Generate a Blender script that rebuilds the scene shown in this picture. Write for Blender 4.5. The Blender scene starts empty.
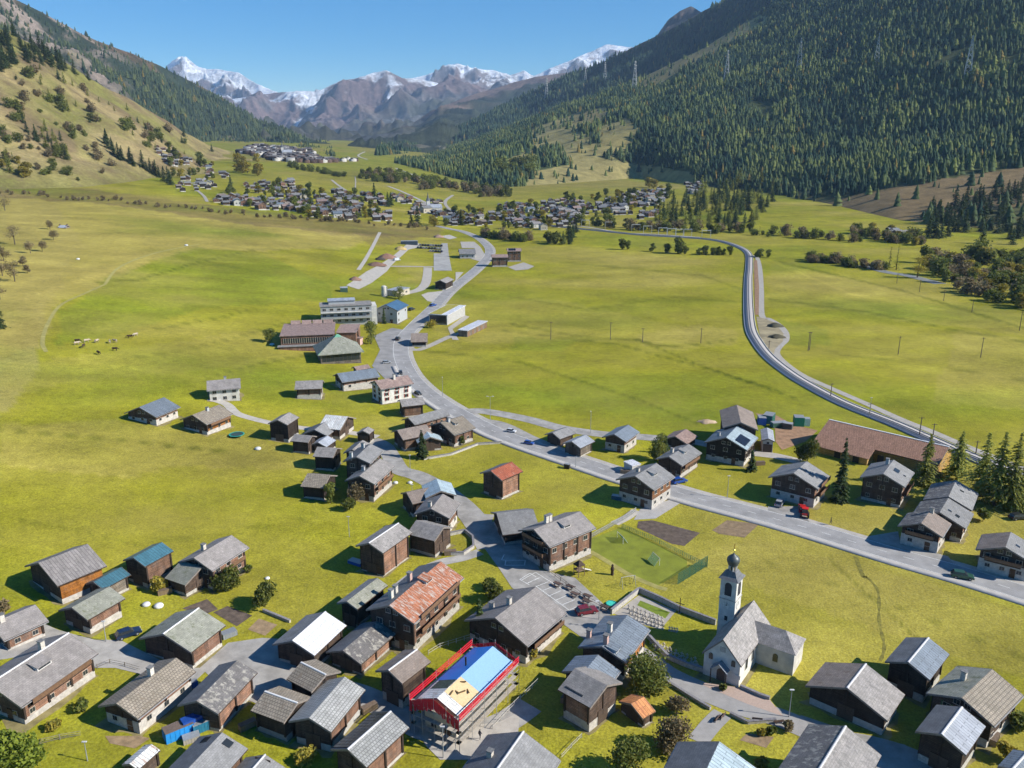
import bpy, bmesh, math, random
import numpy as np
from mathutils import Vector, Matrix, noise
from mathutils.geometry import tessellate_polygon
R = math.radians
PI = math.pi
scene = bpy.context.scene
COL = scene.collection
random.seed(7)
# ------------------------------------------------------------------ camera geometry (used to read places off the photograph)
H, PITCH, F = 90.0, R(16.55), 828.0
SP_, CP_ = math.sin(PITCH), math.cos(PITCH)
CAM = Vector((0, 0, H))
def ray(u, v):
    tx, t = (u-512)/F, (v-384)/F
    return Vector((tx, CP_-t*SP_, -SP_-t*CP_))
def unp(u, v, zc): return CAM + ray(u, v)*zc
def proj(p):
    x, y, z = p[0], p[1], p[2]-H
    zc = CP_*y - SP_*z
    return 512+F*x/zc, 384-F*(SP_*y+CP_*z)/zc, zc
def sp(x, k):
    x = x/k
    return k*(x if x > 30 else math.log1p(math.exp(x)) if x > -30 else 0.0)
def T(x, y):
    return 25*(1-math.exp(-sp(y-650, 60)/2000)) + 75*(1-math.exp(-sp(-(x+60), 15)/620))
def gnd(u, v):
    d = ray(u, v)
    a, b = 20.0, 20.0
    while b < 40000:
        p = CAM+d*b
        if p.z < T(p.x, p.y): break
        a = b; b *= 1.15
    for _ in range(40):
        m = (a+b)/2; p = CAM+d*m
        if p.z < T(p.x, p.y): b = m
        else: a = m
    p = CAM+d*b
    return Vector((p.x, p.y, T(p.x, p.y)))
def clamp(x, a=0., b=1.): return max(a, min(b, x))
TILES = dict(A=(0,528,6.4),B=(0,648,6.4),C=(140,528,6.4),D=(140,648,6.4),E=(260,528,6.4),F=(260,648,6.4),G=(380,528,6.4),H=(380,648,6.4),
 I=(520,528,6.4),J=(520,648,6.4),K=(660,528,6.4),L=(660,648,6.4),M=(780,618,6.4),N=(864,648,6.4),O=(240,390,6.4),P=(340,470,6.4),
 Q=(370,370,6.4),R=(480,430,6.4),S=(540,400,6.4),U=(660,390,6.4),V=(760,400,6.4),W=(864,430,6.4),X=(110,350,6.4),Y=(260,290,6.4),
 Z=(340,220,6.4),a=(400,200,6.4),q=(0,576,4),r=(256,576,4),s=(512,576,4),t=(768,576,4),e=(768,384,4),p=(0,0,1),
 b=(140,130,6.4),c=(280,130,6.4),d=(420,150,6.4),f=(560,150,6.4),g=(700,240,6.4),h=(864,180,6.4),m=(512,384,4),n=(0,192,4),o=(0,0,4),k=(512,0,4),l=(768,0,4),i=(768,192,4),j=(512,192,4))
def px(s):
    ox, oy, sc = TILES[s[0]]
    x, y = s[1:].split(',')
    return ox+float(x)/sc, oy+float(y)/sc
def pxs(s): return [px(w) for w in s.split()]
def inpoly(u, v, poly):
    c = False; j = len(poly)-1
    for i in range(len(poly)):
        xi, yi = poly[i]; xj, yj = poly[j]
        if (yi > v) != (yj > v) and u < (xj-xi)*(v-yi)/(yj-yi)+xi: c = not c
        j = i
    return c
# ------------------------------------------------------------------ object helpers
def tag(o, label=None, cat=None, group=None, kind=None):
    if label: o['label'] = label
    if cat: o['category'] = cat
    if group: o['group'] = group
    if kind: o['kind'] = kind
    return o
def empty(name, loc, rz=0, label=None, cat=None, group=None):
    o = bpy.data.objects.new(name, None); COL.objects.link(o)
    o.empty_display_size = .3
    o.location = loc; o.rotation_euler = (0, 0, rz)
    return tag(o, label, cat, group)
def link(name, me, parent=None, loc=(0, 0, 0), rz=0):
    o = bpy.data.objects.new(name, me); COL.objects.link(o)
    if parent: o.parent = parent
    o.location = loc; o.rotation_euler = (0, 0, rz)
    return o
def copy_tree(o, parent=None):
    c = o.copy(); COL.objects.link(c)
    if parent is not None: c.parent = parent
    for ch in list(o.children): copy_tree(ch, c)
    return c
class MB:
    def __init__(s): s.v = []; s.f = []; s.m = []
    def face(s, pts, mi=0):
        n = len(s.v); s.v += [tuple(p) for p in pts]; s.f.append(tuple(range(n, n+len(pts)))); s.m.append(mi); return s
    def hexa(s, b, t, mi=0):
        n = len(s.v); s.v += [tuple(p) for p in b]+[tuple(p) for p in t]; k = len(b)
        s.f.append(tuple(n+i for i in reversed(range(k)))); s.f.append(tuple(n+k+i for i in range(k))); s.m += [mi, mi]
        for i in range(k):
            j = (i+1) % k; s.f.append((n+i, n+j, n+k+j, n+k+i)); s.m.append(mi)
        return s
    def box(s, x0, x1, y0, y1, z0, z1, mi=0):
        return s.hexa([(x0,y0,z0),(x1,y0,z0),(x1,y1,z0),(x0,y1,z0)], [(x0,y0,z1),(x1,y0,z1),(x1,y1,z1),(x0,y1,z1)], mi)
    def prism(s, sec, x0, x1, mi=0, mis=None):          # section in (y,z), swept along x
        n = len(s.v); k = len(sec)
        s.v += [(x0, y, z) for y, z in sec]+[(x1, y, z) for y, z in sec]
        s.f.append(tuple(n+i for i in reversed(range(k)))); s.f.append(tuple(n+k+i for i in range(k))); s.m += [mi, mi]
        for i in range(k):
            j = (i+1) % k; s.f.append((n+i, n+j, n+k+j, n+k+i)); s.m.append(mis[i] if mis else mi)
        return s
    def tube(s, p0, p1, r0, r1=None, k=6, mi=0):
        r1 = r0 if r1 is None else r1
        p0, p1 = Vector(p0), Vector(p1); d = (p1-p0).normalized()
        a = d.orthogonal().normalized(); b = d.cross(a)
        c = [(math.cos(2*PI*i/k), math.sin(2*PI*i/k)) for i in range(k)]
        return s.hexa([p0+(a*x+b*y)*r0 for x, y in c], [p1+(a*x+b*y)*r1 for x, y in c], mi)
    def lathe(s, prof, k=16, mi=0, c=(0, 0)):           # prof: (r,z) bottom to top
        n = len(s.v); m = len(prof)
        for r, z in prof: s.v += [(c[0]+r*math.cos(2*PI*i/k), c[1]+r*math.sin(2*PI*i/k), z) for i in range(k)]
        for j in range(m-1):
            for i in range(k):
                i2 = (i+1) % k; s.f.append((n+j*k+i, n+j*k+i2, n+(j+1)*k+i2, n+(j+1)*k+i)); s.m.append(mi)
        s.f.append(tuple(n+i for i in reversed(range(k)))); s.f.append(tuple(n+(m-1)*k+i for i in range(k))); s.m += [mi, mi]
        return s
    def mesh(s, name, mats, smooth=False):
        me = bpy.data.meshes.new(name); me.from_pydata(s.v, [], s.f)
        for m in (mats if isinstance(mats, (list, tuple)) else [mats]): me.materials.append(m)
        me.polygons.foreach_set('material_index', s.m)
        if smooth: me.polygons.foreach_set('use_smooth', [True]*len(s.f))
        me.update(); return me
    def build(s, name, mats, parent=None, loc=(0, 0, 0), rz=0, smooth=False):
        return link(name, s.mesh(name, mats, smooth), parent, loc, rz)
def np_mesh(name, V, Fc, mats, cols=None, smooth=False):
    me = bpy.data.meshes.new(name)
    V = np.asarray(V, np.float32); Fc = np.asarray(Fc, np.int32); k = Fc.shape[1]
    me.vertices.add(len(V)); me.vertices.foreach_set('co', V.ravel())
    me.loops.add(Fc.size); me.loops.foreach_set('vertex_index', Fc.ravel())
    me.polygons.add(len(Fc)); me.polygons.foreach_set('loop_start', np.arange(0, Fc.size, k, dtype=np.int32))
    me.update(calc_edges=True)
    if smooth: me.polygons.foreach_set('use_smooth', np.ones(len(Fc), bool))
    if cols is not None:
        at = me.color_attributes.new('Col', 'FLOAT_COLOR', 'POINT')
        c = np.ones((len(V), 4), np.float32); c[:, :3] = cols; at.data.foreach_set('color', c.ravel())
    for m in (mats if isinstance(mats, (list, tuple)) else [mats]): me.materials.append(m)
    return me
# ------------------------------------------------------------------ materials
MATS = {}
class NT:
    def __init__(s, name):
        s.m = bpy.data.materials.new(name); s.m.use_nodes = True; s.t = s.m.node_tree
        s.b = s.t.nodes['Principled BSDF']; s.x = 0
    def n(s, typ, **kw):
        nd = s.t.nodes.new(typ)
        for k, v in kw.items():
            if k in nd.inputs: nd.inputs[k].default_value = v
            else: setattr(nd, k, v)
        return nd
    def l(s, a, b): s.t.links.new(a, b)
    def coord(s, scale=(1, 1, 1), world=False, rot=(0, 0, 0)):
        mp = s.n('ShaderNodeMapping'); mp.inputs['Scale'].default_value = scale; mp.inputs['Rotation'].default_value = rot
        if world: s.l(s.n('ShaderNodeNewGeometry').outputs['Position'], mp.inputs['Vector'])
        else: s.l(s.n('ShaderNodeTexCoord').outputs['Object'], mp.inputs['Vector'])
        return mp.outputs[0]
    def noise(s, vec, scale, detail=3, rough=.6):
        nd = s.n('ShaderNodeTexNoise'); nd.inputs['Scale'].default_value = scale; nd.inputs['Detail'].default_value = detail; nd.inputs['Roughness'].default_value = rough
        s.l(vec, nd.inputs['Vector']); return nd.outputs['Fac']
    def ramp(s, fac, lo, hi, a=0., b=1.):            # map range
        nd = s.n('ShaderNodeMapRange'); s.l(fac, nd.inputs['Value'])
        for k, v in zip(('From Min', 'From Max', 'To Min', 'To Max'), (lo, hi, a, b)): nd.inputs[k].default_value = v
        return nd.outputs[0]
    def mix(s, fac, a, b, mode='MIX'):
        nd = s.n('ShaderNodeMix', data_type='RGBA', blend_type=mode)
        for k, v in ((0, fac), (6, a), (7, b)):
            if hasattr(v, 'links') or hasattr(v, 'is_linked'): s.l(v, nd.inputs[k])
            elif isinstance(v, (int, float)): nd.inputs[k].default_value = v
            else: nd.inputs[k].default_value = (*v, 1)
        return nd.outputs[2]
    def mul(s, col, fac):                              # colour times scalar socket
        nd = s.n('ShaderNodeVectorMath', operation='SCALE'); s.l(col, nd.inputs[0]); s.l(fac, nd.inputs['Scale']); return nd.outputs[0]
    def bump(s, fac, dist=.05, strength=.6):
        nd = s.n('ShaderNodeBump'); nd.inputs['Distance'].default_value = dist; nd.inputs['Strength'].default_value = strength
        s.l(fac, nd.inputs['Height']); s.l(nd.outputs[0], s.b.inputs['Normal'])
    def rgb(s, c):
        nd = s.n('ShaderNodeRGB'); nd.outputs[0].default_value = (*c, 1); return nd.outputs[0]
    def out(s, col, rough=.9, spec=.2, metal=0.):
        if isinstance(col, tuple): s.b.inputs['Base Color'].default_value = (*col, 1)
        else: s.l(col, s.b.inputs['Base Color'])
        s.b.inputs['Roughness'].default_value = rough; s.b.inputs['Specular IOR Level'].default_value = spec; s.b.inputs['Metallic'].default_value = metal
        return s.m
    def orand(s): return s.n('ShaderNodeObjectInfo').outputs['Random']
def plain(name, c, rough=.8, spec=.3, metal=0., vary=.25, scale=3., rnd=.12):
    if name in MATS: return MATS[name]
    t = NT(name); v = t.coord()
    f = t.ramp(t.noise(v, scale, 4), .3, .7, 1-vary, 1+vary)
    col = t.mul(t.mul(t.rgb(c), f), t.ramp(t.orand(), 0, 1, 1-rnd, 1+rnd))
    MATS[name] = t.out(col, rough, spec, metal); return MATS[name]
def wood(name, c, vary=.45, row=.28):
    if name in MATS: return MATS[name]
    t = NT(name); g = t.n('ShaderNodeTexCoord').outputs['Object']
    sep = t.n('ShaderNodeSeparateXYZ'); t.l(g, sep.inputs[0])
    ad = t.n('ShaderNodeMath', operation='ADD'); t.l(sep.outputs[0], ad.inputs[0]); t.l(sep.outputs[1], ad.inputs[1])
    cb = t.n('ShaderNodeCombineXYZ'); t.l(ad.outputs[0], cb.inputs[0]); t.l(sep.outputs[2], cb.inputs[1])
    br = t.n('ShaderNodeTexBrick'); t.l(cb.outputs[0], br.inputs['Vector'])
    br.inputs['Scale'].default_value = 1; br.inputs['Brick Width'].default_value = 3.1; br.inputs['Row Height'].default_value = row
    br.inputs['Mortar Size'].default_value = .035; br.inputs['Mortar Smooth'].default_value = .6; br.inputs['Bias'].default_value = -.2
    br.inputs['Color1'].default_value = (*[x*1.15 for x in c], 1); br.inputs['Color2'].default_value = (*[x*.72 for x in c], 1)
    br.inputs['Mortar'].default_value = (*[x*.25 for x in c], 1)
    v = t.coord((1, 1, .35))
    f = t.ramp(t.noise(v, 1.1, 5, .65), .3, .72, 1-vary, 1+vary)
    f2 = t.ramp(t.noise(t.coord((.25, .25, 3)), 1.7, 4, .6), .3, .7, .8, 1.2)
    col = t.mul(t.mul(t.mul(br.outputs[0], f), f2), t.ramp(t.orand(), 0, 1, .75, 1.25))
    col = t.mix(t.ramp(t.noise(t.coord(), .45, 3), .5, .75, 0, .45), col, (sum(c)/3*.95, sum(c)/3*.9, sum(c)/3*.85))
    MATS[name] = t.out(col, .85, .15); return MATS[name]
def roofm(name, c, kind='slate', patch=None, patchamt=0., rough=.75, vary=.22, spec=.35, flat=False):
    if name in MATS: return MATS[name]
    t = NT(name); g = t.n('ShaderNodeTexCoord').outputs['Object']
    sep = t.n('ShaderNodeSeparateXYZ'); t.l(g, sep.inputs[0])
    cb = t.n('ShaderNodeCombineXYZ')
    br = t.n('ShaderNodeTexBrick'); br.inputs['Scale'].default_value = 1
    if kind == 'seam':     # long sheets running down the slope
        t.l(sep.outputs[1], cb.inputs[0]); t.l(sep.outputs[0], cb.inputs[1]); w, r, ms, dk = 2.6, .62, .07, .5
    elif kind == 'tile':
        t.l(sep.outputs[0], cb.inputs[0]); t.l(sep.outputs[1], cb.inputs[1]); w, r, ms, dk = .5, .5, .07, .45
    else:
        t.l(sep.outputs[0], cb.inputs[0]); t.l(sep.outputs[1], cb.inputs[1]); w, r, ms, dk = .6, .34, .03, .7
    t.l(cb.outputs[0], br.inputs['Vector'])
    br.inputs['Brick Width'].default_value = w; br.inputs['Row Height'].default_value = r; br.inputs['Mortar Size'].default_value = ms
    br.inputs['Mortar Smooth'].default_value = .5
    br.inputs['Color1'].default_value = (*[x*1.1 for x in c], 1); br.inputs['Color2'].default_value = (*[x*.88 for x in c], 1)
    br.inputs['Mortar'].default_value = (*[x*dk for x in c], 1)
    v = t.coord((1, .5, 1)) if kind != 'seam' else t.coord((1, .25, 1))
    f = t.ramp(t.noise(v, .8, 5, .65), .3, .7, 1-vary, 1+vary)
    f2 = t.ramp(t.noise(t.coord(), 9, 2, .5), .3, .7, .88, 1.12)
    col = t.mul(t.mul(t.mul(br.outputs[0], f), f2), t.ramp(t.orand(), 0, 1, .88, 1.12))
    if patch: col = t.mix(t.ramp(t.noise(t.coord((1, .6, 1) if kind != 'seam' else (2.2, .3, 1)), 1.3, 6, .7), .62-patchamt*.25, .68-patchamt*.22, 0, 1), col, patch)
    mo = t.ramp(t.noise(t.coord(), .5, 5, .65), .45, .75, 0, .3)
    col = t.mix(mo, col, (c[0]*.62, c[1]*.64, c[2]*.58))
    MATS[name] = t.out(col, rough, spec); t.bump(br.outputs['Fac'], -.03, .5); return MATS[name]
def vcol(name, rough=.95, scales=((.05, .15), (.6, .25), (3., .25)), bump=.15, obj=False, tint=None):
    if name in MATS: return MATS[name]
    t = NT(name); at = t.n('ShaderNodeVertexColor', layer_name='Col').outputs['Color']
    v = t.coord(world=True); col = at
    for s, a in scales: col = t.mul(col, t.ramp(t.noise(v, s, 4, .65), .28, .72, 1-a, 1+a))
    if tint:
        col = t.mix(t.ramp(t.noise(v, tint[0], 5, .7), .45, .7, 0, tint[2]), col, tint[1])
    MATS[name] = t.out(col, rough, .1)
    if bump: t.bump(t.noise(v, 1.2, 4, .7), bump, .5)
    return MATS[name]
def leafm(name, c1, c2, c3=None):
    if name in MATS: return MATS[name]
    t = NT(name); v = t.coord()
    col = t.mix(t.ramp(t.noise(v, .9, 3), .38, .62), c1, c2)
    if c3: col = t.mix(t.ramp(t.noise(v, 2.3, 3), .52, .66), col, c3)
    col = t.mul(col, t.ramp(t.orand(), 0, 1, .75, 1.3))
    m = t.out(col, .75, .2)
    tr = t.n('ShaderNodeBsdfTranslucent'); t.l(col, tr.inputs['Color']); mx = t.n('ShaderNodeMixShader'); mx.inputs[0].default_value = .38
    t.l(t.b.outputs[0], mx.inputs[1]); t.l(tr.outputs[0], mx.inputs[2]); t.l(mx.outputs[0], t.t.nodes['Material Output'].inputs['Surface'])
    MATS[name] = m; return m
GLASS = NT('window_glass').out((.025, .03, .035), .15, .6)
WHITE = plain('white_plaster', (.55, .53, .485), vary=.20, scale=.7)
STONE = plain('pale_stone', (.38, .36, .32), vary=.3, scale=2.5)
CONC = plain('concrete', (.36, .35, .33), vary=.18, scale=1.5)
FRAME = plain('white_frame', (.6, .58, .54), vary=.05)
DARKW = plain('dark_timber', (.055, .035, .024), vary=.4)
METAL = plain('grey_metal', (.32, .33, .34), .5, .5, .3, vary=.1)
BLACK = plain('black_rubber', (.02, .02, .02), vary=.1)
WOODS = dict(
 old=wood('old_logs_and_gable_shade', (.088, .06, .045)), blk=wood('blackened_logs', (.052, .038, .030)),
 red=wood('reddish_logs', (.235, .13, .087)), brn=wood('brown_logs', (.17, .10, .066)),
 org=wood('orange_boards', (.38, .15, .035), row=.2), yel=wood('fresh_boards', (.50, .30, .085), row=.2, vary=.15),
 gry=wood('greyed_boards', (.2, .165, .13)))
WALLS = dict(WOODS, wht=WHITE, bas=plain('weathered_base_render', (.44, .41, .37), vary=.25, scale=1.8), crm=plain('cream_plaster', (.52, .46, .36), vary=.08), gre=plain('grey_plaster', (.36, .37, .37), vary=.08),
 stn=STONE, con=CONC, pnk=plain('rose_plaster', (.5, .33, .28), vary=.08))
ROOFS = dict(
 grey=roofm('grey_slate', (.225, .222, .22)), pink=roofm('warm_grey_slate', (.265, .24, .225)), gren=roofm('lichen_grey_slate', (.25, .25, .205), 'slate', (.15, .16, .10), .25),
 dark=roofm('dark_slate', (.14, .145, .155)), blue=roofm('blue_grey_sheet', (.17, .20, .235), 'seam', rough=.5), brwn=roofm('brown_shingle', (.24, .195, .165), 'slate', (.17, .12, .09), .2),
 teal=roofm('teal_sheet', (.055, .14, .18), 'seam', rough=.4, spec=.5), rust=roofm('rusty_red_sheet', (.30, .085, .045), 'seam', (.36, .2, .14), .2),
 rst2=roofm('rust_and_zinc_sheet', (.33, .125, .065), 'seam', (.40, .34, .30), .45, vary=.35),
 whit=roofm('white_sheet', (.64, .65, .69), 'seam', rough=.5, vary=.06), mott=roofm('mottled_slate', (.15, .14, .135), 'slate', (.33, .31, .27), .4),
 sheet=roofm('grey_corrugated', (.22, .20, .19), 'seam', (.15, .14, .13), .3), tile=roofm('grey_tiles', (.32, .32, .31), 'tile'), ltbl=roofm('pale_blue_sheet', (.36, .44, .48), 'seam', rough=.45),
 slsh=roofm('steel_sheet', (.36, .38, .42), 'seam', rough=.45), cop=roofm('copper_coloured_sheet', (.55, .24, .09), 'seam', (.35, .13, .06), .4), shin=roofm('silvery_shingle', (.27, .25, .235), 'slate', (.18, .17, .16), .35),
 red=roofm('red_brown_tiles', (.37, .205, .135), 'tile'), brk=roofm('rose_brown_roof', (.27, .19, .165), 'slate', (.36, .28, .24), .3), olv=roofm('hay_brown_shingle', (.27, .23, .18), 'tile', (.19, .15, .11), .2),
 wzin=roofm('white_zinc_rust', (.62, .62, .60), 'seam', (.35, .22, .16), .2))
HAZE = 4.2e-5
# ------------------------------------------------------------------ ground sheet
G1 = (.25, .235, .018); G2 = (.20, .205, .02); G3 = (.34, .275, .07); BR = (.15, .10, .05); G4 = (.145, .19, .013)
PATCH = [ ([(-500,188),(0,188),(55,205),(85,245),(50,300),(38,365),(15,410),(-500,480)], (.31,.255,.10), .6),   # (polygon in photo pixels, colour, strength): meadow differences that belong to the grass itself
 ([(-400,235),(-60,225),(0,193),(120,205),(250,222),(380,236),(340,250),(200,250),(150,262),(60,300),(40,345),(0,360),(-400,420)], G3, .75),
 ([(60,312),(110,275),(195,248),(260,252),(330,285),(330,300),(200,310),(120,335),(55,345)], G4, .55),
 ([(0,365),(120,350),(250,330),(330,340),(330,352),(200,372),(60,385),(0,400)], G3, .35),
 ([(0,465),(130,478),(175,466),(330,470),(330,455),(200,430),(100,420),(0,425)], G3, .45),
 ([(450,300),(560,300),(700,330),(700,345),(560,340),(480,345),(430,330)], G3, .3),
 ([(512,335),(575,338),(560,352),(512,350)], G4, .5),
 ([(640,336),(700,325),(735,330),(735,345),(690,350),(640,345)], G3, .4),
 ([(780,320),(830,330),(830,345),(785,345)], G4, .5),
 ([(770,262),(1100,330),(1100,345),(900,320),(765,300)], G3, .35),
 ([(960,330),(1100,350),(1100,420),(930,400)], G3, .4),
 ([(680,560),(760,540),(1024,610),(1024,680),(760,590)], G3, .35),
 ([(-500,190),(0,183),(100,190),(250,210),(330,219),(440,227),(440,238),(330,234),(250,225),(100,204),(0,196),(-500,218)], BR, .65),
 ([(440,160),(560,165),(700,150),(860,200),(700,190),(560,186),(440,190)], G3, .6),
 ([(350,228),(420,232),(415,242),(370,246)], BR, .5),
 ([(395,262),(425,262),(425,278),(398,272)], G3, .5), ([(375,292),(425,268),(420,290),(385,288)], G3, .5),
]
def ground_col(x, y):
    u, v, zc = proj((x, y, T(x, y)))
    c = Vector(G1)
    if zc > 5:
        wob = noise.noise(Vector((x*.03, y*.03, 1)))*6
        for pl, cc, a in PATCH:
            if inpoly(u+wob, v+wob*.5, pl): c = c.lerp(Vector(cc), a)
    n = noise.fractal(Vector((x*.006, y*.012, 3)), .9, 2.1, 5)
    c = c.lerp(Vector(G3), clamp(n*.9)).lerp(Vector(G4), clamp(-n*.9))
    n2 = noise.noise(Vector((x*.011+y*.02, (y-x*.4)*.07, 9)))
    n3 = noise.fractal(Vector((x*.02, y*.02, 19)), 1, 2, 4)
    c = c*(1+.22*n2+.18*n3)
    if y > 1000: c = c.lerp(Vector((.19, .165, .045)) if noise.noise(Vector((x*.004, y*.0025, 4))) > 0 else Vector((.16, .18, .02)), clamp((y-1000)/500)*.6)
    return c
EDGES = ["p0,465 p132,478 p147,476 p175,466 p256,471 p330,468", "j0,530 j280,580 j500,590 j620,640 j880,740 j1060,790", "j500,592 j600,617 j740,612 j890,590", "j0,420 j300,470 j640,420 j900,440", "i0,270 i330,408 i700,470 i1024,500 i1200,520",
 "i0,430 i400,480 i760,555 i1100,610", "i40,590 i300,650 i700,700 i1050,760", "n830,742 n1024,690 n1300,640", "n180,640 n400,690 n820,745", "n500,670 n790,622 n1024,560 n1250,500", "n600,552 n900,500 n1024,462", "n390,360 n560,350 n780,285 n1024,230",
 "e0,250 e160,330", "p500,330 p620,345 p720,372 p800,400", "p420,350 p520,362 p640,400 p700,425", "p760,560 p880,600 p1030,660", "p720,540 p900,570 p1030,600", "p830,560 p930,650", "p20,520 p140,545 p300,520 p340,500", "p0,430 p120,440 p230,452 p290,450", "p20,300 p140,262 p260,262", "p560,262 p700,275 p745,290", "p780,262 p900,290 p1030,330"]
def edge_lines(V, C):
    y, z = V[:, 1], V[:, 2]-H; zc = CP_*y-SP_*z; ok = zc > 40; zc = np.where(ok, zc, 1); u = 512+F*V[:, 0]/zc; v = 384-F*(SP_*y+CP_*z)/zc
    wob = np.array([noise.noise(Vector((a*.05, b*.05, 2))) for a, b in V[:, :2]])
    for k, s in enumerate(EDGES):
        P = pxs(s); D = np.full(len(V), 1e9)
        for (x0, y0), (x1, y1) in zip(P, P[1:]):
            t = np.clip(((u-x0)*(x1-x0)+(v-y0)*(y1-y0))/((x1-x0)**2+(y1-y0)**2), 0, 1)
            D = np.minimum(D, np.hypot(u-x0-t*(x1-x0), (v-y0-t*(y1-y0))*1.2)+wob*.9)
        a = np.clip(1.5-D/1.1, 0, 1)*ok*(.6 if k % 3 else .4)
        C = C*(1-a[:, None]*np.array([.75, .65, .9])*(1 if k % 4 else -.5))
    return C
def build_ground():
    angs = [-180+i*6 for i in range(20)]+[-60+i*.25 for i in range(480)]+[60+i*6 for i in range(21)]
    rad = [12.0]
    while rad[-1] < 9000: rad.append(rad[-1]*1.0125)
    V, C = [(0, 0, T(0, 0))], [tuple(G1)]
    for r in rad:
        for a in angs:
            x, y = r*math.sin(R(a)), r*math.cos(R(a)); V.append((x, y, T(x, y)))
            C.append(tuple(ground_col(x, y)) if abs(a) < 61 and r > 60 else G1)
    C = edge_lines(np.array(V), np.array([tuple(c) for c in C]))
    m = len(angs); idx = np.arange(len(rad)*m).reshape(len(rad), m)+1
    q = np.stack([idx[:-1, :-1], idx[1:, :-1], idx[1:, 1:], idx[:-1, 1:]], -1).reshape(-1, 4)[:, ::-1]
    mt = vcol('meadow_grass', scales=((.008, .16), (.06, .2), (.4, .2), (2.2, .4)), bump=.4, tint=(.02, (.34, .28, .06), .35))
    me = np_mesh('meadow_ground', V, q, mt, C, True)
    o = link('meadow_ground', me); tag(o, kind='structure')
    bm = bmesh.new(); bm.from_mesh(me); bm.verts.ensure_lookup_table()
    for i in range(m-1):
        try: bm.faces.new((bm.verts[0], bm.verts[1+i+1], bm.verts[1+i]))
        except Exception: pass
    bm.to_mesh(me); bm.free()
build_ground()
# ------------------------------------------------------------------ roads, paths and yards
ASPH = plain('asphalt', (.265, .257, .25), .85, vary=.22, scale=.22); GRAV = plain('gravel', (.38, .35, .31), .95, vary=.16, scale=.5); PAVE = plain('pale_paving', (.33, .315, .30), .9, vary=.12, scale=.6)
PATHM = plain('trodden_path', (.29, .26, .08), .95, vary=.25, scale=.4); SOIL = plain('dug_soil', (.10, .075, .058), .95, vary=.4, scale=.8); SOIL2 = plain('stubble_soil', (.24, .17, .10), .95, vary=.3, scale=.8)
CYARD = plain('grey_yard', (.30, .29, .27), vary=.25, scale=.2); LINE = plain('white_road_paint', (.6, .6, .58), vary=.15); BAL = plain('rail_ballast', (.30, .285, .28), .95, vary=.2, scale=2); DIRT = plain('red_brown_earth', (.28, .17, .10), .95, vary=.3, scale=.5)
VILL = plain('village_asphalt', (.30, .285, .265), .9, vary=.28, scale=.3)
def smooth_line(P, n=6):
    out = []
    for i in range(len(P)-1):
        p0, p1, p2, p3 = P[max(0, i-1)], P[i], P[i+1], P[min(len(P)-1, i+2)]
        for k in range(n):
            t = k/n
            out.append(.5*((2*p1)+(p2-p0)*t+(2*p0-5*p1+4*p2-p3)*t*t+(3*p1-p0-3*p2+p3)*t**3))
    out.append(P[-1]); return out
def line_pts(s, n=6):
    P = [Vector(gnd(*q)[:2]) for q in (pxs(s) if isinstance(s, str) else s)]
    return smooth_line(P, n)
def lift_of(x, y): return .0002*max(0, y-150)
def ribbon(name, pts, w, mat, lift=.04, off=0., kind='structure', raised=0., parent=None):
    V, Fc = [], []
    for i, p in enumerate(pts):
        a, b = pts[max(0, i-1)], pts[min(len(pts)-1, i+1)]
        d = (b-a).normalized(); nrm = Vector((d.y, -d.x))      # to the right of travel
        ww = w(i/len(pts)) if callable(w) else w
        for s in (-1, 1):
            q = p+nrm*(off+s*ww/2); z = T(q.x, q.y)+lift+lift_of(q.x, q.y)
            V.append((q.x, q.y, z+raised))
            if raised: V.append((q.x, q.y, z-.3))
        if i:
            if raised:
                n = 4*(i-1); Fc += [(n, n+2, n+6, n+4), (n+1, n, n+4, n+5), (n+2, n+3, n+7, n+6)]
            else:
                n = 2*(i-1); Fc.append((n, n+1, n+3, n+2))
    o = link(name, np_mesh(name, V, Fc, mat), parent)
    if kind: tag(o, kind=kind)
    return o
def patch(name, poly, mat, lift=.03, kind='structure', cuts=3):
    P = [gnd(*q) for q in (pxs(poly) if isinstance(poly, str) else poly)]
    bm = bmesh.new(); vs = [bm.verts.new(p) for p in P]
    for t in tessellate_polygon([P]): bm.faces.new([vs[i] for i in t])
    bmesh.ops.recalc_face_normals(bm, faces=bm.faces)
    if bm.faces and sum(f.normal.z for f in bm.faces) < 0: bmesh.ops.reverse_faces(bm, faces=bm.faces)
    if cuts: bmesh.ops.subdivide_edges(bm, edges=bm.edges, cuts=cuts, use_grid_fill=True)
    for v in bm.verts: v.co.z = T(v.co.x, v.co.y)+lift+lift_of(v.co.x, v.co.y)
    me = bpy.data.meshes.new(name); bm.to_mesh(me); bm.free(); me.materials.append(mat)
    return tag(link(name, me), kind=kind)
MAIN = "p1110,622 p1040,598 p960,573 p900,556 p850,541 p800,526 p750,512 p700,499 p660,487 p620,475 p590,465 p560,455 p530,445 p500,434 p485,427 p464,416 p442,403 p424,390 p410,375 p402,358 p401,345 p405,336 p417,323 p434,307 p449,291 p473,272 p486,259 p489,249 p479,239 p463,232 p449,229 p436,226"
mp = line_pts(MAIN, 8)
ribbon('main_road', mp, 7.0, ASPH, .06)
ribbon('road_edge_line', mp, .16, LINE, .066, 3.25); ribbon('road_edge_line', mp, .16, LINE, .066, -3.25)
ribbon('pavement', mp[:len(mp)*60//100], 2.1, PAVE, .02, -4.7, raised=.14)
ribbon('verge_gravel', mp, 1.6, GRAV, .03, 4.35)
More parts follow.
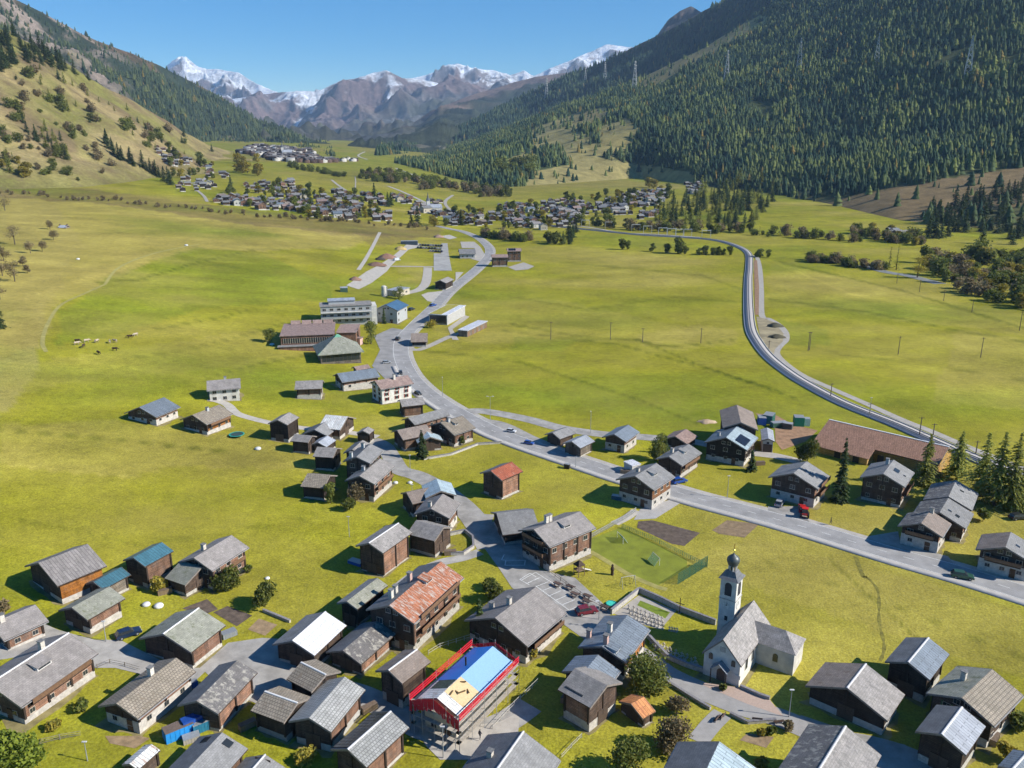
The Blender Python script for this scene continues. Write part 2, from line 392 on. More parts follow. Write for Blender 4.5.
# dashes on the centre line
MBd = MB(); acc = 0
for i in range(len(mp)-1):
    acc += (mp[i+1]-mp[i]).length
    if acc > 5.5:
        acc = 0; d = (mp[i+1]-mp[i]).normalized(); n = Vector((d.y, -d.x))*.08
        q = [mp[i]-n, mp[i]+n, mp[i]+n+d*2.2, mp[i]-n+d*2.2]
        MBd.face([(p.x, p.y, T(p.x, p.y)+.068+lift_of(p.x, p.y)) for p in reversed(q)])
tag(MBd.build('road_centre_dashes', LINE), kind='structure')
ribbon('side_road', line_pts("p462,414 p475,411 p495,413 p530,420 p560,428 p600,434 p640,437 p690,441"), 5.5, VILL, .05)
ribbon('lay_by_road', line_pts("p470,420 p500,424 p530,438 p552,447"), 4.2, VILL, .055)
ribbon('farm_lane', line_pts("p690,441 p745,452 p775,456 p800,462"), 4.5, GRAV, .05)
ribbon('village_street', line_pts("p372,440 p384,446 p392,458 p400,470 p418,476 p440,488 p458,502 p470,514 p482,530 p492,548"), lambda t: 5.0+2*t, VILL, .045)
ribbon('village_street', line_pts("p492,521 p480,520 p470,518"), 7, VILL, .05)
ribbon('village_lane', line_pts("p210,399 p226,404 p236,413 p250,418 p271,423 p302,428 p330,430 p352,433 p378,437"), 3.2, GRAV, .04)
patch('parking_yard', "p482,524 p505,520 p519,535 p540,570 p575,578 p612,612 p600,632 p588,642 p560,622 p530,600 p512,588 p500,570 p482,545", VILL, .05)
ribbon('village_path', line_pts("p480,552 p462,558 p440,563 p415,575 p398,588"), 3.0, VILL, .045)
patch('village_square', "p-60,640 p0,625 p40,622 p58,630 p95,640 p120,640 p160,660 p175,668 p200,668 p228,643 p262,638 p300,640 p330,690 p300,705 p262,706 p225,690 p205,672 p170,705 p160,690 p140,674 p115,668 p90,668 p60,650 p0,660 p-60,690", VILL, .05, cuts=4)
ribbon('village_alley', line_pts("p300,690 p340,690 p368,698 p400,716 p430,731 p470,733 p505,722 p530,705"), 5, VILL, .055)
patch('gravel_yard', "p418,728 p470,726 p500,722 p520,712 p518,735 p490,745 p470,760 p440,760 p425,745", GRAV, .062)
ribbon('church_lane', line_pts("p592,628 p620,644 p648,660 p668,675 p700,690 p740,706 p780,718 p830,738 p880,748 p925,765 p970,800"), 4.8, PAVE, .05)
patch('church_forecourt', "L220,215 L510,255 L700,330 L790,440 L560,360 L300,250", plain('rose_paving', (.36,.27,.22), vary=.1), .056, cuts=0)
ribbon('church_path', line_pts("L400,420 L320,500 L240,600"), 3.2, PAVE, .054)
patch('barn_yard', "p800,715 p860,735 p905,745 p960,790 p900,800 p840,760", VILL, .054, cuts=0)
patch('hall_forecourt', "p374,336 p392,328 p404,330 p399,345 p396,362 p400,378 p388,382 p372,366 p380,350", ASPH, .05, cuts=0)
patch('house_forecourt', "e0,490 e130,490 e170,560 e0,520", VILL, .052, cuts=0)
patch('house_forecourt', "e400,610 e520,590 e530,640 e720,690 e760,740 e740,770 e560,690 e390,640", VILL, .052, cuts=0)
patch('house_forecourt', "S640,700 S830,640 S915,650 S740,760 S600,768", PAVE, .052, cuts=0)
ribbon('gravel_drive', line_pts("R1000,515 R940,560 R860,600"), 2.5, GRAV, .05)
# construction area and lanes beyond the hall
patch('gravel_works_yard', "Z40,420 Z120,445 Z200,405 Z300,330 Z330,290 Z440,190 Z510,175 Z505,150 Z430,155 Z340,230 Z250,290 Z170,330 Z100,380", GRAV, .06)
patch('gravel_works_yard', "Z600,215 Z645,215 Z650,150 Z688,150 Z695,215 Z716,325 Z600,325", CYARD, .06, cuts=1)
ribbon('gravel_lane', line_pts("Z320,297 Z450,298 Z605,300"), 4, GRAV, .05)
ribbon('gravel_lane', line_pts("Z562,305 Z558,360 Z545,410 Z510,445 Z440,465 Z400,470"), 6, GRAV, .05)
ribbon('gravel_lane', line_pts("Z118,320 Z165,250 Z215,160 Z255,80"), 2.8, GRAV, .05)
patch('gravel_works_yard', "Z770,140 Z860,140 Z900,175 Z935,235 Z890,265 Z840,250 Z870,215 Z860,180 Z780,180", GRAV, .06, cuts=1)
patch('gravel_works_yard', "Z740,335 Z790,335 Z735,400 Z650,455 Z560,465 Z520,480 Z560,520 Z590,525 Z740,385", GRAV, .05, cuts=1)
ribbon('gravel_drive', line_pts("Y940,340 Y1010,385 Z720,740 Z860,710 Z910,680"), 3.5, GRAV, .05)
patch('gravel_works_yard', "Z690,690 Z800,610 Z830,620 Z790,650 Z720,700 Z760,768 Z720,768", GRAV, .05, cuts=1)
patch('gravel_works_yard', "a690,430 a790,400 a860,425 a820,445 a740,452", GRAV, .05, cuts=0)
patch('gravel_works_yard', "Z640,105 Z700,95 Z750,115 Z700,125", GRAV, .05, cuts=0)
ribbon('footpath', line_pts("I450,150 I560,215 I700,300 I860,370 I940,395"), 1.4, PATHM, .03)
patch('sports_pitch', "I450,70 I640,0 m440,572 m700,705 m700,740 I880,370 I620,250 I455,145", plain('pitch_grass', (.17,.19,.018), vary=.25, scale=.25), .025, cuts=2)
patch('dug_field', "m505,550 m560,545 m752,596 m690,648 m640,640 m500,575", SOIL, .03, cuts=0)
patch('dug_field', "m800,585 m860,545 m990,560 m930,615 m830,600", SOIL2, .03, cuts=0)
patch('garden_bed', "C270,515 C430,455 C500,520 C400,560", SOIL, .03, cuts=0)
patch('garden_bed', "C470,540 C560,500 C720,560 C620,630", SOIL, .03, cuts=0)
patch('garden_bed', "C690,650 C760,580 C880,620 C800,690", SOIL2, .03, cuts=0)
patch('graveyard_gravel', "I600,548 I762,430 I1000,530 I900,650 I760,610", GRAV, .03, cuts=0)
patch('graveyard_lawn', "I770,465 I960,540 I930,580 I750,495", plain('lawn', (.15,.20,.02), vary=.2, scale=1), .036, cuts=0)
patch('garden_bed', "L510,590 L560,545 L730,570 L680,640", SOIL2, .03, cuts=0)
patch('garden_terrace', "q420,640 q560,640 q600,650 q540,690 q440,670", SOIL2, .03, cuts=0)
patch('machine_yard', "U610,150 U740,160 U850,220 U1010,260 U930,330 U780,385 U740,330 U735,250", DIRT, .03, cuts=1)
ribbon('farm_path', line_pts("n420,370 n330,410 n240,455 n190,530 n170,600 n185,640"), 1.5, PATHM, .04)
ribbon('farm_path', line_pts("n800,208 n620,245 n480,300 n420,370"), 1.6, PATHM, .04)
ribbon('drain_scar', line_pts("t390,0 t440,60 t445,180 t465,280 t450,340"), lambda t: .25+.45*abs(math.sin(t*23)), plain('trench_earth', (.17,.15,.025), vary=.5, scale=.8), .02)
ribbon('drain_scar', line_pts("e350,690 e380,768 t390,0"), .9, plain('trench_earth', (.15,.12,.04)), .02)
# parking bays
bay = MB()
def stripe(a, b, w=.14, lift=.058):
    A, B_ = gnd(*px(a)), gnd(*px(b)); d = (B_-A).normalized(); n = Vector((d.y, -d.x, 0))*w/2
    bay.face([(p.x, p.y, T(p.x, p.y)+lift) for p in (A-n, B_-n, B_+n, A+n)])
for s_ in ("I100,285 I220,360", "I10,335 I100,285", "I50,352 I130,318", "I105,375 I182,345", "I148,400 I222,372", "I185,437 I262,402", "I225,465 I305,430", "I272,492 I352,460", "I318,525 I398,490", "I100,372 I325,535", "I220,360 I290,405", "I0,332 I60,365",
           "G895,330 G960,290", "G945,355 G1015,320", "G895,330 G945,360", "G960,290 G1000,315"):
    stripe(*s_.split())
def band(pts):
    for a, b in zip(pts, pts[1:]): stripe(a, b, .2, .062)
band(["G805,208", "G930,208", "G925,240", "G800,240", "G805,208"]); band(["G805,208", "G778,205", "G795,172"])
tag(bay.build('yard_markings', LINE), kind='structure')
# ------------------------------------------------------------------ railway
rp = line_pts("p1110,512 p1040,484 p1000,469 p960,453 p923,437 p893,424 p843,404 p805,384 p785,371 p768,357 p757,343 p750,328 p748,303 p748,280 p749,266 p748,254 p738,247 p718,241 p690,238 p640,235 p600,231 p560,227 p520,222", 8)
ribbon('railway_bed', rp, 4.4, BAL, .05, raised=.35)
ribbon('railway_wall', rp, .35, CONC, .1, 2.7, raised=.5)
for off in (-.55, .55): ribbon('rail', rp, .16, plain('rail_steel', (.22, .2, .2), .35, .5, .6), .06, off, raised=.52)
ribbon('rail_cess', rp, .25, plain('blue_grey_kerb', (.3, .33, .4)), .06, -2.5, raised=.42)
ribbon('farm_track', line_pts("g345,100 g368,120 g385,200 g392,330 g395,480 g440,505 g500,540 g545,590 g548,640 g510,680 g488,720 g520,768 p800,374 p830,388 p862,402 p900,419 p930,431 p975,450 p1030,471"), 3.2, GRAV, .06)
patch('rail_embankment', "g345,130 g366,130 g378,300 g376,480 g352,480", DIRT, .07, cuts=1)
patch('rail_embankment', "g360,490 g400,500 g480,530 g535,600 g530,650 g480,700 g470,740 g420,680 g385,620 g368,540", plain('sandy_cutting', (.30,.25,.15), vary=.35, scale=.15), .07, cuts=1)
ribbon('river', line_pts("i690,368 i620,350 i560,335 i470,320 i380,295"), 9, plain('river_gravel', (.22,.23,.22), vary=.3, scale=.3), .06)
# ------------------------------------------------------------------ far roads and clearings on the valley floor
for s_, w in (("c330,320 c380,360 c450,405 c480,425", 7), ("c480,425 c484,330 c480,300", 3), ("c690,360 c780,395 c900,450 c960,480", 9), ("c740,245 c830,280 c920,310 c990,320", 12), ("c545,140 c500,165 c560,190", 10),
              ("d210,290 d165,325 d170,360 d230,410", 8), ("b300,345 b390,330 b440,290 b450,280", 8), ("b370,390 b410,425 b430,460", 6), ("f0,490 f140,490 f400,530 f600,540 f900,560", 6)):
    ribbon('valley_road', line_pts(s_), w*.55, GRAV, .1)
# ------------------------------------------------------------------ hills and mountains: sheets between rows of (photo x, photo y, distance)
def resample(row, n, rows0=None):
    P = np.array([list(gnd(u, v)+(Vector((0, 0, -2.5)))) if zc is None else list(unp(u, v, zc*1.2)) for u, v, zc in row])
    s = np.linspace(0, len(P)-1, n)
    return np.stack([np.interp(s, np.arange(len(P)), P[:, k]) for k in range(3)], -1)
def fract(p, oct_=6, ridged=False):
    if ridged: return noise.ridged_multi_fractal(p, 1.0, 2.1, oct_, 1.0, 2.0)-1.2
    return noise.fractal(p, 1.0, 2.1, oct_)
def sheet(name, rows, nu, nvs, amp, fr, colf, mat, ridged=False, crestamp=.15, seed=0, back=True, kind='structure', dirv=(1, 1)):
    Rr = [resample(r, nu) for r in rows]
    L = []
    for k in range(len(Rr)-1):
        for j in range(nvs[k]):
            t = j/nvs[k]; L.append(Rr[k]*(1-t)+Rr[k+1]*t)
    L.append(Rr[-1]); P = np.array(L); nv = len(L)
    # soften the profile between rows
    for _ in range(3): P[1:-1] = (P[:-2]+2*P[1:-1]+P[2:])/4
    for _ in range(2): P[:, 1:-1] = (P[:, :-2]+2*P[:, 1:-1]+P[:, 2:])/4
    for j in range(nv):
        t = j/(nv-1); a = amp*min(1, t*5)*(1 if t < .85 else crestamp+(1-crestamp)*(1-t)/.15)
        for i in range(nu):
            p = P[j, i]
            d = fract(Vector((p[0]*fr*dirv[0]+seed, p[1]*fr*dirv[1], p[2]*fr*.6)), 6, ridged)
            P[j, i, 2] += a*d
    nvf = nv
    if back:
        ext = []
        for k in range(1, 7):
            q = P[nv-1].copy(); d = q[:, :2]/np.linalg.norm(q[:, :2], axis=1)[:, None]
            q[:, :2] += d*(.08*k*np.linalg.norm(q[:, :2], axis=1)[:, None]); q[:, 2] = q[:, 2]*(1-k/6)-20*k/6
            ext.append(q)
        P = np.concatenate([P, np.array(ext)])
    n2 = len(P); C = np.zeros((n2, nu, 3))
    N = np.cross(np.gradient(P, axis=1), np.gradient(P, axis=0)); N /= np.linalg.norm(N, axis=2)[..., None]+1e-9
    for j in range(n2):
        for i in range(nu):
            p = P[j, i]; u, v, zc = proj(p); C[j, i] = colf(p, u, v, abs(N[j, i, 2]), min(1, j/nvf))
    idx = np.arange(n2*nu).reshape(n2, nu)
    q = np.stack([idx[:-1, :-1], idx[:-1, 1:], idx[1:, 1:], idx[1:, :-1]], -1).reshape(-1, 4)
    o = link(name, np_mesh(name, P.reshape(-1, 3), q, mat, C.reshape(-1, 3), True)); tag(o, kind=kind)
    return P[:nvf]
def nz(p, f, s=0, o=5): return noise.fractal(Vector((p[0]*f+s, p[1]*f, p[2]*f)), 1, 2.1, o)
def lerp(a, b, t): return tuple(a[i]+(b[i]-a[i])*t for i in range(3))
HG = (.31, .245, .11); HGR = (.20, .19, .055); HB = (.17, .12, .07)
def col_l1(p, u, v, nz_, t):
    c = lerp(HG, HGR, clamp(.5+nz(p, .006)*1.6)); c = lerp(c, HB, clamp(nz(p, .012, 40)*2.2-.1)*.8)
    return lerp(c, (.16, .17, .035), clamp(1-t*5)*.7)
hillm = vcol('hill_pasture', scales=((.01, .15), (.05, .25), (.3, .3)), bump=1.2, tint=(.03, (.15, .105, .06), .75))
L1 = sheet('hillside', [
 [(-420,215,None),(-130,200,None),(0,190,None),(80,188,None),(130,183,None),(150,180,None),(205,176,None),(250,172,None),(300,168,None)],
 [(-420,120,640),(-130,130,700),(0,120,800),(60,125,880),(115,135,960),(150,152,1000),(200,161,1150),(250,164,1330),(300,165,1500)],
 [(-420,-60,760),(-130,-40,860),(0,28,1010),(60,58,1080),(112,90,1180),(170,122,1350),(210,146,1520),(250,156,1720),(300,163,1950)]],
 190, [30, 40], 16, .006, col_l1, hillm, seed=3, crestamp=.3)
def col_l2(p, u, v, nz_, t):
    h = p[2]; f = clamp((h-60-t*0)/700)
    c = (.035, .05, .03)
    alp = clamp((t-.84+.2*nz(p, .003, 5))*7)
    c = lerp(c, (.17, .115, .07), alp*clamp((235-u)/40))
    if u < 140: c = lerp(c, (.27, .22, .18), clamp(nz(p, .006, 77)*3+.25)*clamp((140-u)/40))
    return lerp(c, (.20, .17, .10), clamp(nz(p, .004, 12)*3-1.5))
mountm = vcol('mountain_face', scales=((.004, .25), (.02, .35), (.1, .3)), bump=9)
L2 = sheet('mountain', [
 [(-300,120,1250),(-100,100,1400),(0,80,1500),(60,90,1600),(110,115,1750),(170,145,1950),(215,165,2300),(270,166,2350),(335,157,None)],
 [(-300,-140,1900),(-100,-62,2050),(0,-9,2200),(40,10,2350),(100,42,2600),(150,61,2800),(200,86,3200),(262,121,3300),(335,151,3250)]],
 240, [70], 60, .0022, col_l2, mountm, ridged=True, crestamp=.12, seed=8)
def col_r1(p, u, v, nz_, t):
    c = lerp((.05, .065, .025), (.09, .095, .035), clamp(.5+nz(p, .01)*1.8))
    return lerp((.17, .15, .06), c, clamp(t*14))
CLEAR = [   # grassy openings in the forest on the right-hand mountain
 [(530,130),(560,118),(605,106),(612,112),(600,124),(580,130),(592,140),(600,150),(610,165),(575,165),(560,150),(535,152)],
 [(600,128),(625,118),(640,128),(632,145),(612,160),(598,150)], [(530,172),(600,158),(640,165),(690,172),(720,195),(520,200)],
 [(640,72),(700,45),(760,15),(775,18),(720,50),(660,84),(640,92)],
 [(820,205),(880,190),(1030,165),(1100,165),(1100,200),(980,210),(900,225),(850,215)], [(505,160),(530,150),(545,160),(510,172)]]
def in_clear(u, v): return any(inpoly(u, v, c) for c in CLEAR)
def col_r1b(p, u, v, nz_, t):
    c = col_r1(p, u, v, nz_, t)
    if in_clear(u+3*nz(p, .02), v+2*nz(p, .02, 3)):
        c = lerp((.27, .23, .09), (.19, .125, .065), clamp((u-760)/80)*.8 if v > 120 else .25)
    return c
R1 = sheet('mountain', [
 [(395,163,None),(430,172,None),(500,188,None),(560,184,None),(640,178,None),(700,186,None),(760,192,None),(830,205,None),(900,222,None),(1000,232,None),(1150,242,None),(1350,250,None)],
 [(410,160,2300),(440,163,1900),(500,160,1450),(560,150,1500),(630,130,1540),(700,135,1420),(760,140,1370),(830,140,1290),(900,140,1190),(1000,130,1120),(1150,100,1080),(1350,60,1080)],
 [(425,156,2900),(450,149,2900),(505,130,2700),(560,108,2500),(625,86,2400),(700,50,2350),(768,8,2420),(830,-45,2500),(900,-110,2600),(1020,-210,2700),(1150,-300,2800),(1350,-420,2900)]],
 260, [40, 60], 8, .006, col_r1b, vcol('forest_floor', scales=((.01, .2), (.06, .3), (.5, .2)), bump=.8), seed=21, crestamp=.25)
def col_r2(p, u, v, nz_, t):
    c = (.04, .05, .03)
    if u > 615: c = lerp(c, (.19, .12, .08), clamp((t-.93+.08*nz(p, .004))*14)*(1 if u < 712 else 0))
    return c
R2 = sheet('mountain', [
 [(375,156,None),(430,162,2500),(480,150,2800),(540,130,3100),(600,110,2900),(660,90,2800),(720,60,2750),(790,20,2750),(900,-80,2950),(1100,-250,3100),(1350,-400,3200)],
 [(385,151,3100),(440,139,3500),(482,117,3800),(522,97,3900),(562,79,3700),(602,62,3500),(640,43,3350),(680,24,3200),(722,1,3200),(860,-90,3300),(1350,-480,3500)]],
 240, [60], 45, .002, col_r2, mountm, ridged=True, seed=31, crestamp=.1)
sheet('rocky_peak', [[(650,45,3900),(665,40,3900),(680,36,3850),(695,30,3800),(715,20,3800)],
 [(658,34,4100),(668,20,4100),(680,11,4080),(691,6,4070),(704,14,4070)]+[(712,14,4060),(722,13,4050),(735,10,4050),(750,0,4050)][:0]], 60, [14], 14, .01, lambda p, u, v, n, t: lerp((.17,.12,.09), (.10,.09,.085), clamp(.5+nz(p,.01)*2)), mountm, ridged=True, seed=5)
def col_spur(p, u, v, nz_, t):
    c = (.045, .055, .035); c = lerp(c, (.20, .14, .11), clamp((t-.72+.3*nz(p, .002))*5))
    return lerp(c, (.30, .27, .2), clamp(nz(p, .003, 9)*4-2.3))
sheet('mountain', [
 [(330,154,None),(370,153,None),(400,153,None),(440,155,None),(500,150,3900),(580,120,4800),(680,100,4700)],
 [(372,149,5900),(384,137,5900),(410,126,6000),(440,108,6000),(475,93,6200),(520,80,6300),(640,60,6300)]],
 200, [60], 90, .0013, col_spur, mountm, ridged=True, seed=51, crestamp=.15)
def snowf(base, lvl, s, rock=(.19, .15, .145), low=(.085, .085, .055)):
    def f(p, u, v, nz_, t):
        c = lerp(low, rock, clamp((t-.22+.35*nz(p, .0012, s))*2.8))
        c = lerp(c, (.11, .115, .12), clamp(nz(p, .002, s+9)*2.6-.1)*.75)
        sn = clamp((t-lvl+.30*nz(p, .0025, s+4, 7)+.35*(nz_-.72))*9)
        return lerp(c, (.86, .88, .92), sn)
    return f
farm = vcol('high_mountain', rough=.85, scales=((.0015, .18), (.006, .3), (.02, .35)), bump=60)
sheet('mountain', [
 [(120,180,7800),(200,178,7800),(260,160,None),(300,154,None),(340,152,None),(380,152,None),(430,153,None),(500,155,None),(600,160,7600),(700,150,7600)],
 [(150,120,8200),(215,118,8200),(265,130,8000),(300,138,7900),(335,142,7800),(375,140,7700),(430,135,7900),(500,120,8200),(600,100,8400),(700,90,8400)],
 [(170,94,9600),(230,98,9600),(262,94,9500),(290,92,9300),(316,92,9200),(342,81,9200),(366,77,9100),(386,70,9000),(402,77,9000),(420,80,9100),(450,88,9200),(480,96,9300)]],
 340, [50, 100], 330, .0009, snowf(0, .88, 3, (.21, .15, .14)), farm, ridged=True, seed=61, crestamp=.12)
sheet('mountain', [
 [(300,150,9800),(400,150,9800),(450,150,9800),(500,150,9800),(550,150,9800),(620,140,9800),(700,130,9800)],
 [(300,95,12000),(385,80,11800),(425,74,11800),(446,67,11600),(458,64,11600),(470,68,11600),(490,71,11800),(510,74,11800),(524,69,11800),(534,76,11800),(565,63,12000),(590,51,12200),(606,43,12200),(640,50,12200)][::1]],
 320, [110], 330, .0010, snowf(0, .80, 17), farm, ridged=True, seed=71, crestamp=.13)
sheet('snowy_mountain', [
 [(100,150,9800),(160,150,9800),(200,150,9800),(240,150,9700),(280,140,9600),(320,140,9500)],
 [(120,60,12600),(165,70,12600),(178,58,12500),(186,56,12500),(196,64,12300),(206,69,12200),(222,69,12000),(238,72,11800),(258,82,11500),(290,96,11300),(320,110,11000)]],
 240, [90], 330, .0011, snowf(0, .64, 27), farm, ridged=True, seed=81, crestamp=.14)
# ------------------------------------------------------------------ windows, doors (shared meshes)
WIN_F = MB().box(-.68, .68, -.02, .06, -.6, .6).box(-.78, .78, -.02, .12, -.68, -.6).mesh('window', plain('window_frame_paint', (.42, .38, .32), vary=.1))
WIN_P = MB().box(-.60, -.03, .06, .08, -.52, .52).box(.03, .60, .06, .08, -.52, .52).mesh('pane', GLASS)
SHUT = {}
def shutter_mesh(c):
    if c not in SHUT: SHUT[c] = MB().box(-.16, .16, -.02, .06, -.7, .7).mesh('shutter', plain('shutter_'+c, dict(red=(.3, .05, .04), grn=(.06, .12, .05), brn=(.12, .06, .03))[c]))
    return SHUT[c]
DOOR = MB().box(-.55, .55, -.02, .08, 0, 2.1).mesh('door', plain('door_wood', (.10, .055, .03)))
HAND = MB().box(.32, .42, .08, .13, 1.0, 1.1).mesh('handle', METAL)
GATE = MB().box(-1.3, 1.3, -.02, .07, 0, 2.5).mesh('barn_door', plain('barn_door_wood', (.08, .055, .04)))
REPORT = []; APEX = []
def house(A, B, C, base, name='house', roof='grey', wall='brn', label='', group=None, plinth=1.2, pm='bas', win=1, ridge=None, chim=(), posts=True, cat=None,
          lr=1., og=.7, oe=.8, roof2=None, shut=None, balc=None, dormer=(), panels=None, sky=(), thick=.22, door=True, floors=None, wall2=None, barn=False, th0=None, pp=23, ps=1.6, wallg=None):
    A, B, Cc = px(A), px(B), px(C)
    tile = C
    def solve(h):
        ra, rb, rc = ray(*A), ray(*B), ray(*Cc)
        a = CAM+ra*((h-H)/ra.z); b = CAM+rb*((h-H)/rb.z)
        d = Vector((b.x-a.x, b.y-a.y, 0)); L = d.length; d.normalize()
        s = (a-CAM).dot(d)/rc.dot(d); c = CAM+rc*s
        return a, b, c, d, L
    if isinstance(base, str): # explicit ridge height above the ground under it
        h = float(base); q = solve(h)[0]; h = h+T(q.x, q.y)
        for _ in range(3): q = solve(h)[0]; h = float(base)+T(q.x, q.y)
    else:
        vb = px(f'{tile[0]}0,{base}')[1]; lo, hi = 1.5, 75.
        for _ in range(40):
            h = (lo+hi)/2; a, b, c, d, L = solve(h)
            e = Vector((c.x-a.x, c.y-a.y, 0)); w_ = e.length; e.normalize()
            k = c-e*min(oe, w_*.4)+d*og; k.z = T(k.x, k.y)
            if c.z < k.z+1 or proj(k)[1] < vb: lo = h
            else: hi = h
    a, b, c, d, L = solve(h)
    e = Vector((c.x-a.x, c.y-a.y, 0)); w_ = e.length; sgn = 1 if d.x*e.y-d.y*e.x > 0 else -1
    hfix = h if isinstance(base, str) else None
    def model(q):
        ax, ay, th, L, w_, pt, h = q
        dx, dy = math.cos(th), math.sin(th); ex, ey = -dy*sgn, dx*sgn
        pa = (ax, ay, h); pb = (ax+dx*L, ay+dy*L, h); pc = (ax+ex*w_, ay+ey*w_, h-w_*math.tan(pt))
        r = []
        for P3, P2 in ((pa, A), (pb, B), (pc, Cc)):
            u, v, _ = proj(P3); r += [u-P2[0], v-P2[1]]
        if hfix is None:
            k = min(oe, w_*.4); kx, ky = pc[0]-ex*k+dx*og, pc[1]-ey*k+dy*og
            r.append((proj((kx, ky, T(kx, ky)))[1]-vb)/1.3)
        else: r.append((h-hfix)/.2)
        r.append((pt-R(pp))/R(ps)); r.append((w_-pitw)/(4. if th0 is None else .4))
        if th0 is not None: r.append((math.sin(th-R(th0)))/.01)
        return np.array(r)
    pitw = min(w_, 6.5) if th0 is None else 3.8
    q = np.array([a.x, a.y, math.atan2(d.y, d.x) if th0 is None else R(th0), min(L, 16), min(w_, 7.), R(pp), h])
    for it in range(40):
        r0 = model(q); J = np.zeros((len(r0), 7)); eps = np.array([.01, .01, .001, .01, .01, .001, .01])
        for k in range(7):
            qq = q.copy(); qq[k] += eps[k]; J[:, k] = (model(qq)-r0)/eps[k]
        st_ = np.linalg.solve(J.T@J+np.eye(7)*1e-4*(1 if it > 5 else 100), -J.T@r0)
        st_[2] = max(-.2, min(.2, st_[2])); q = q+st_; q[4] = max(1.5, q[4]); q[3] = max(2., q[3])
    ax, ay, th, L, w_, pt, h = q; rr = model(q)
    a = Vector((ax, ay, h)); d = Vector((math.cos(th), math.sin(th), 0)); b = a+d*L; e = Vector((-d.y, d.x, 0))*sgn
    c = a+e*w_; c.z = h-w_*math.tan(pt)
    g0 = T(c.x, c.y); hr = h-g0; ze = c.z-g0; pitch = (hr-ze)/w_
    REPORT.append((name, [round(float(x), 1) for x in (L, 2*w_, hr, ze)], round(math.degrees(math.atan(pitch))), 'err', round(float(np.abs(rr[:7]).max()), 1), label[:44]))
    APEX.append((label, a.copy(), b.copy()))
    p0 = math.tan(R(13)); p1 = math.tan(R(52))
    if pitch < p0: ze = hr-w_*p0; pitch = p0
    if pitch > p1: ze = hr-w_*p1; pitch = p1
    mid = (a+b)/2; root = empty(name, (mid.x, mid.y, g0), math.atan2(d.y, d.x), label, cat or name.replace('_', ' '), group)
    sd = 1 if (d.x*e.y-d.y*e.x) > 0 else -1         # which local side is the seen eave
    wl = w_*lr; hx = L/2; t = thick
    def sec(y0, z0, y1, z1): pass
    zl = hr-pitch*wl
    ys = [(sd*w_, ze), (0, hr), (-sd*wl, zl)]
    top = ys; bot = [(-sd*wl, zl-t), (0, hr-t*1.1), (sd*w_, ze-t)]
    secp = top+bot
    if sd > 0: secp = secp
    mats = [ROOFS[roof], ROOFS[roof2] if roof2 else ROOFS[roof], DARKW]  # roof2 covers the slope away from the sun, mostly darker: shade in the colour
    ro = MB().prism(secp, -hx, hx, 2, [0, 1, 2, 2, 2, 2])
    if sd < 0: ro.f = [tuple(reversed(f)) for f in ro.f]
    me = ro.mesh('roof', mats); bm = bmesh.new(); bm.from_mesh(me); bmesh.ops.recalc_face_normals(bm, faces=bm.faces); bm.to_mesh(me); bm.free()
    link('roof', me, root)
    if ridge: MB().prism([(-.16, hr-.05), (-.15, hr+.05), (0, hr+.11), (.15, hr+.05), (.16, hr-.05)], -hx-.03, hx+.03).build('ridge_cap', plain('pale_ridge_metal', (.62, .61, .60), .5, vary=.1) if ridge == 1 else ROOFS[ridge], root)
    # bargeboards on the two gables
    for x in (-hx-.04, hx):
        m = MB()
        for yy, zz in ((sd*w_, ze), (-sd*wl, zl)):
            m.hexa([(x, 0, hr-t-.12), (x+.04, 0, hr-t-.12), (x+.04, yy, zz-t-.12), (x, yy, zz-t-.12)], [(x, 0, hr+.02), (x+.04, 0, hr+.02), (x+.04, yy, zz+.02), (x, yy, zz+.02)])
        m.build('bargeboard', plain('grey_board', (.22, .19, .165)), root)
    og = min(og, L*.2); oe_ = min(oe, w_*.35)
    x0, x1 = -hx+og, hx-og; wr, wll = w_-oe_, wl-oe_
    zt = lambda y: hr-t*1.1-pitch*abs(y)-.01
    W = WALLS[wall]; WG = WALLS[wallg or ('old' if wall in ('org', 'red', 'brn', 'lbr') else wall)]  # gables of warm-coloured walls get darker logs: weathering plus shade put into the colour
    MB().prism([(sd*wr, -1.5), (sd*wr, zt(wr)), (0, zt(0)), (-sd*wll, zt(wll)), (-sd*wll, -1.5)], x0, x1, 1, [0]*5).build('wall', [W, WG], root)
    o = root.children[-1] if False else None
    if plinth:
        ph = min(plinth, ze*.6)
        y_a, y_b = sorted((sd*(wr+.05), -sd*(wll+.05)))
        MB().box(x0-.05, x1+.05, y_a, y_b, -1.6, ph).build('stone_base', WALLS[pm], root)
    fw, ft = x1-x0, wr+wll
    if name in ('house', 'barn', 'church'):
        R_ = random.Random(int(mid.x*10)); pg = []; cr, sr = math.cos(root.rotation_euler.z), math.sin(root.rotation_euler.z)
        n4 = [(x0, -wll*sd), (x1, -wll*sd), (x1, wr*sd), (x0, wr*sd)]
        for i in range(4):
            for k in range(5):
                xx = n4[i][0]+(n4[(i+1) % 4][0]-n4[i][0])*k/5; yy = n4[i][1]+(n4[(i+1) % 4][1]-n4[i][1])*k/5; f_ = 1+R_.uniform(.06, .34)
                pg.append((mid.x+(xx*cr-yy*sr)*f_, mid.y+(xx*sr+yy*cr)*f_))
        m = MB(); 
        for i in range(20):
            a_, b_ = pg[i], pg[(i+1) % 20]; t3 = [(mid.x, mid.y), a_, b_] if sd > 0 else [(mid.x, mid.y), b_, a_]
            m.face([(x, y, T(x, y)+.022+lift_of(x, y)) for x, y in t3])
        tag(m.build('worn_ground', plain('worn_ground', (.21, .175, .075), .95, vary=.4, scale=.5)), kind='structure')
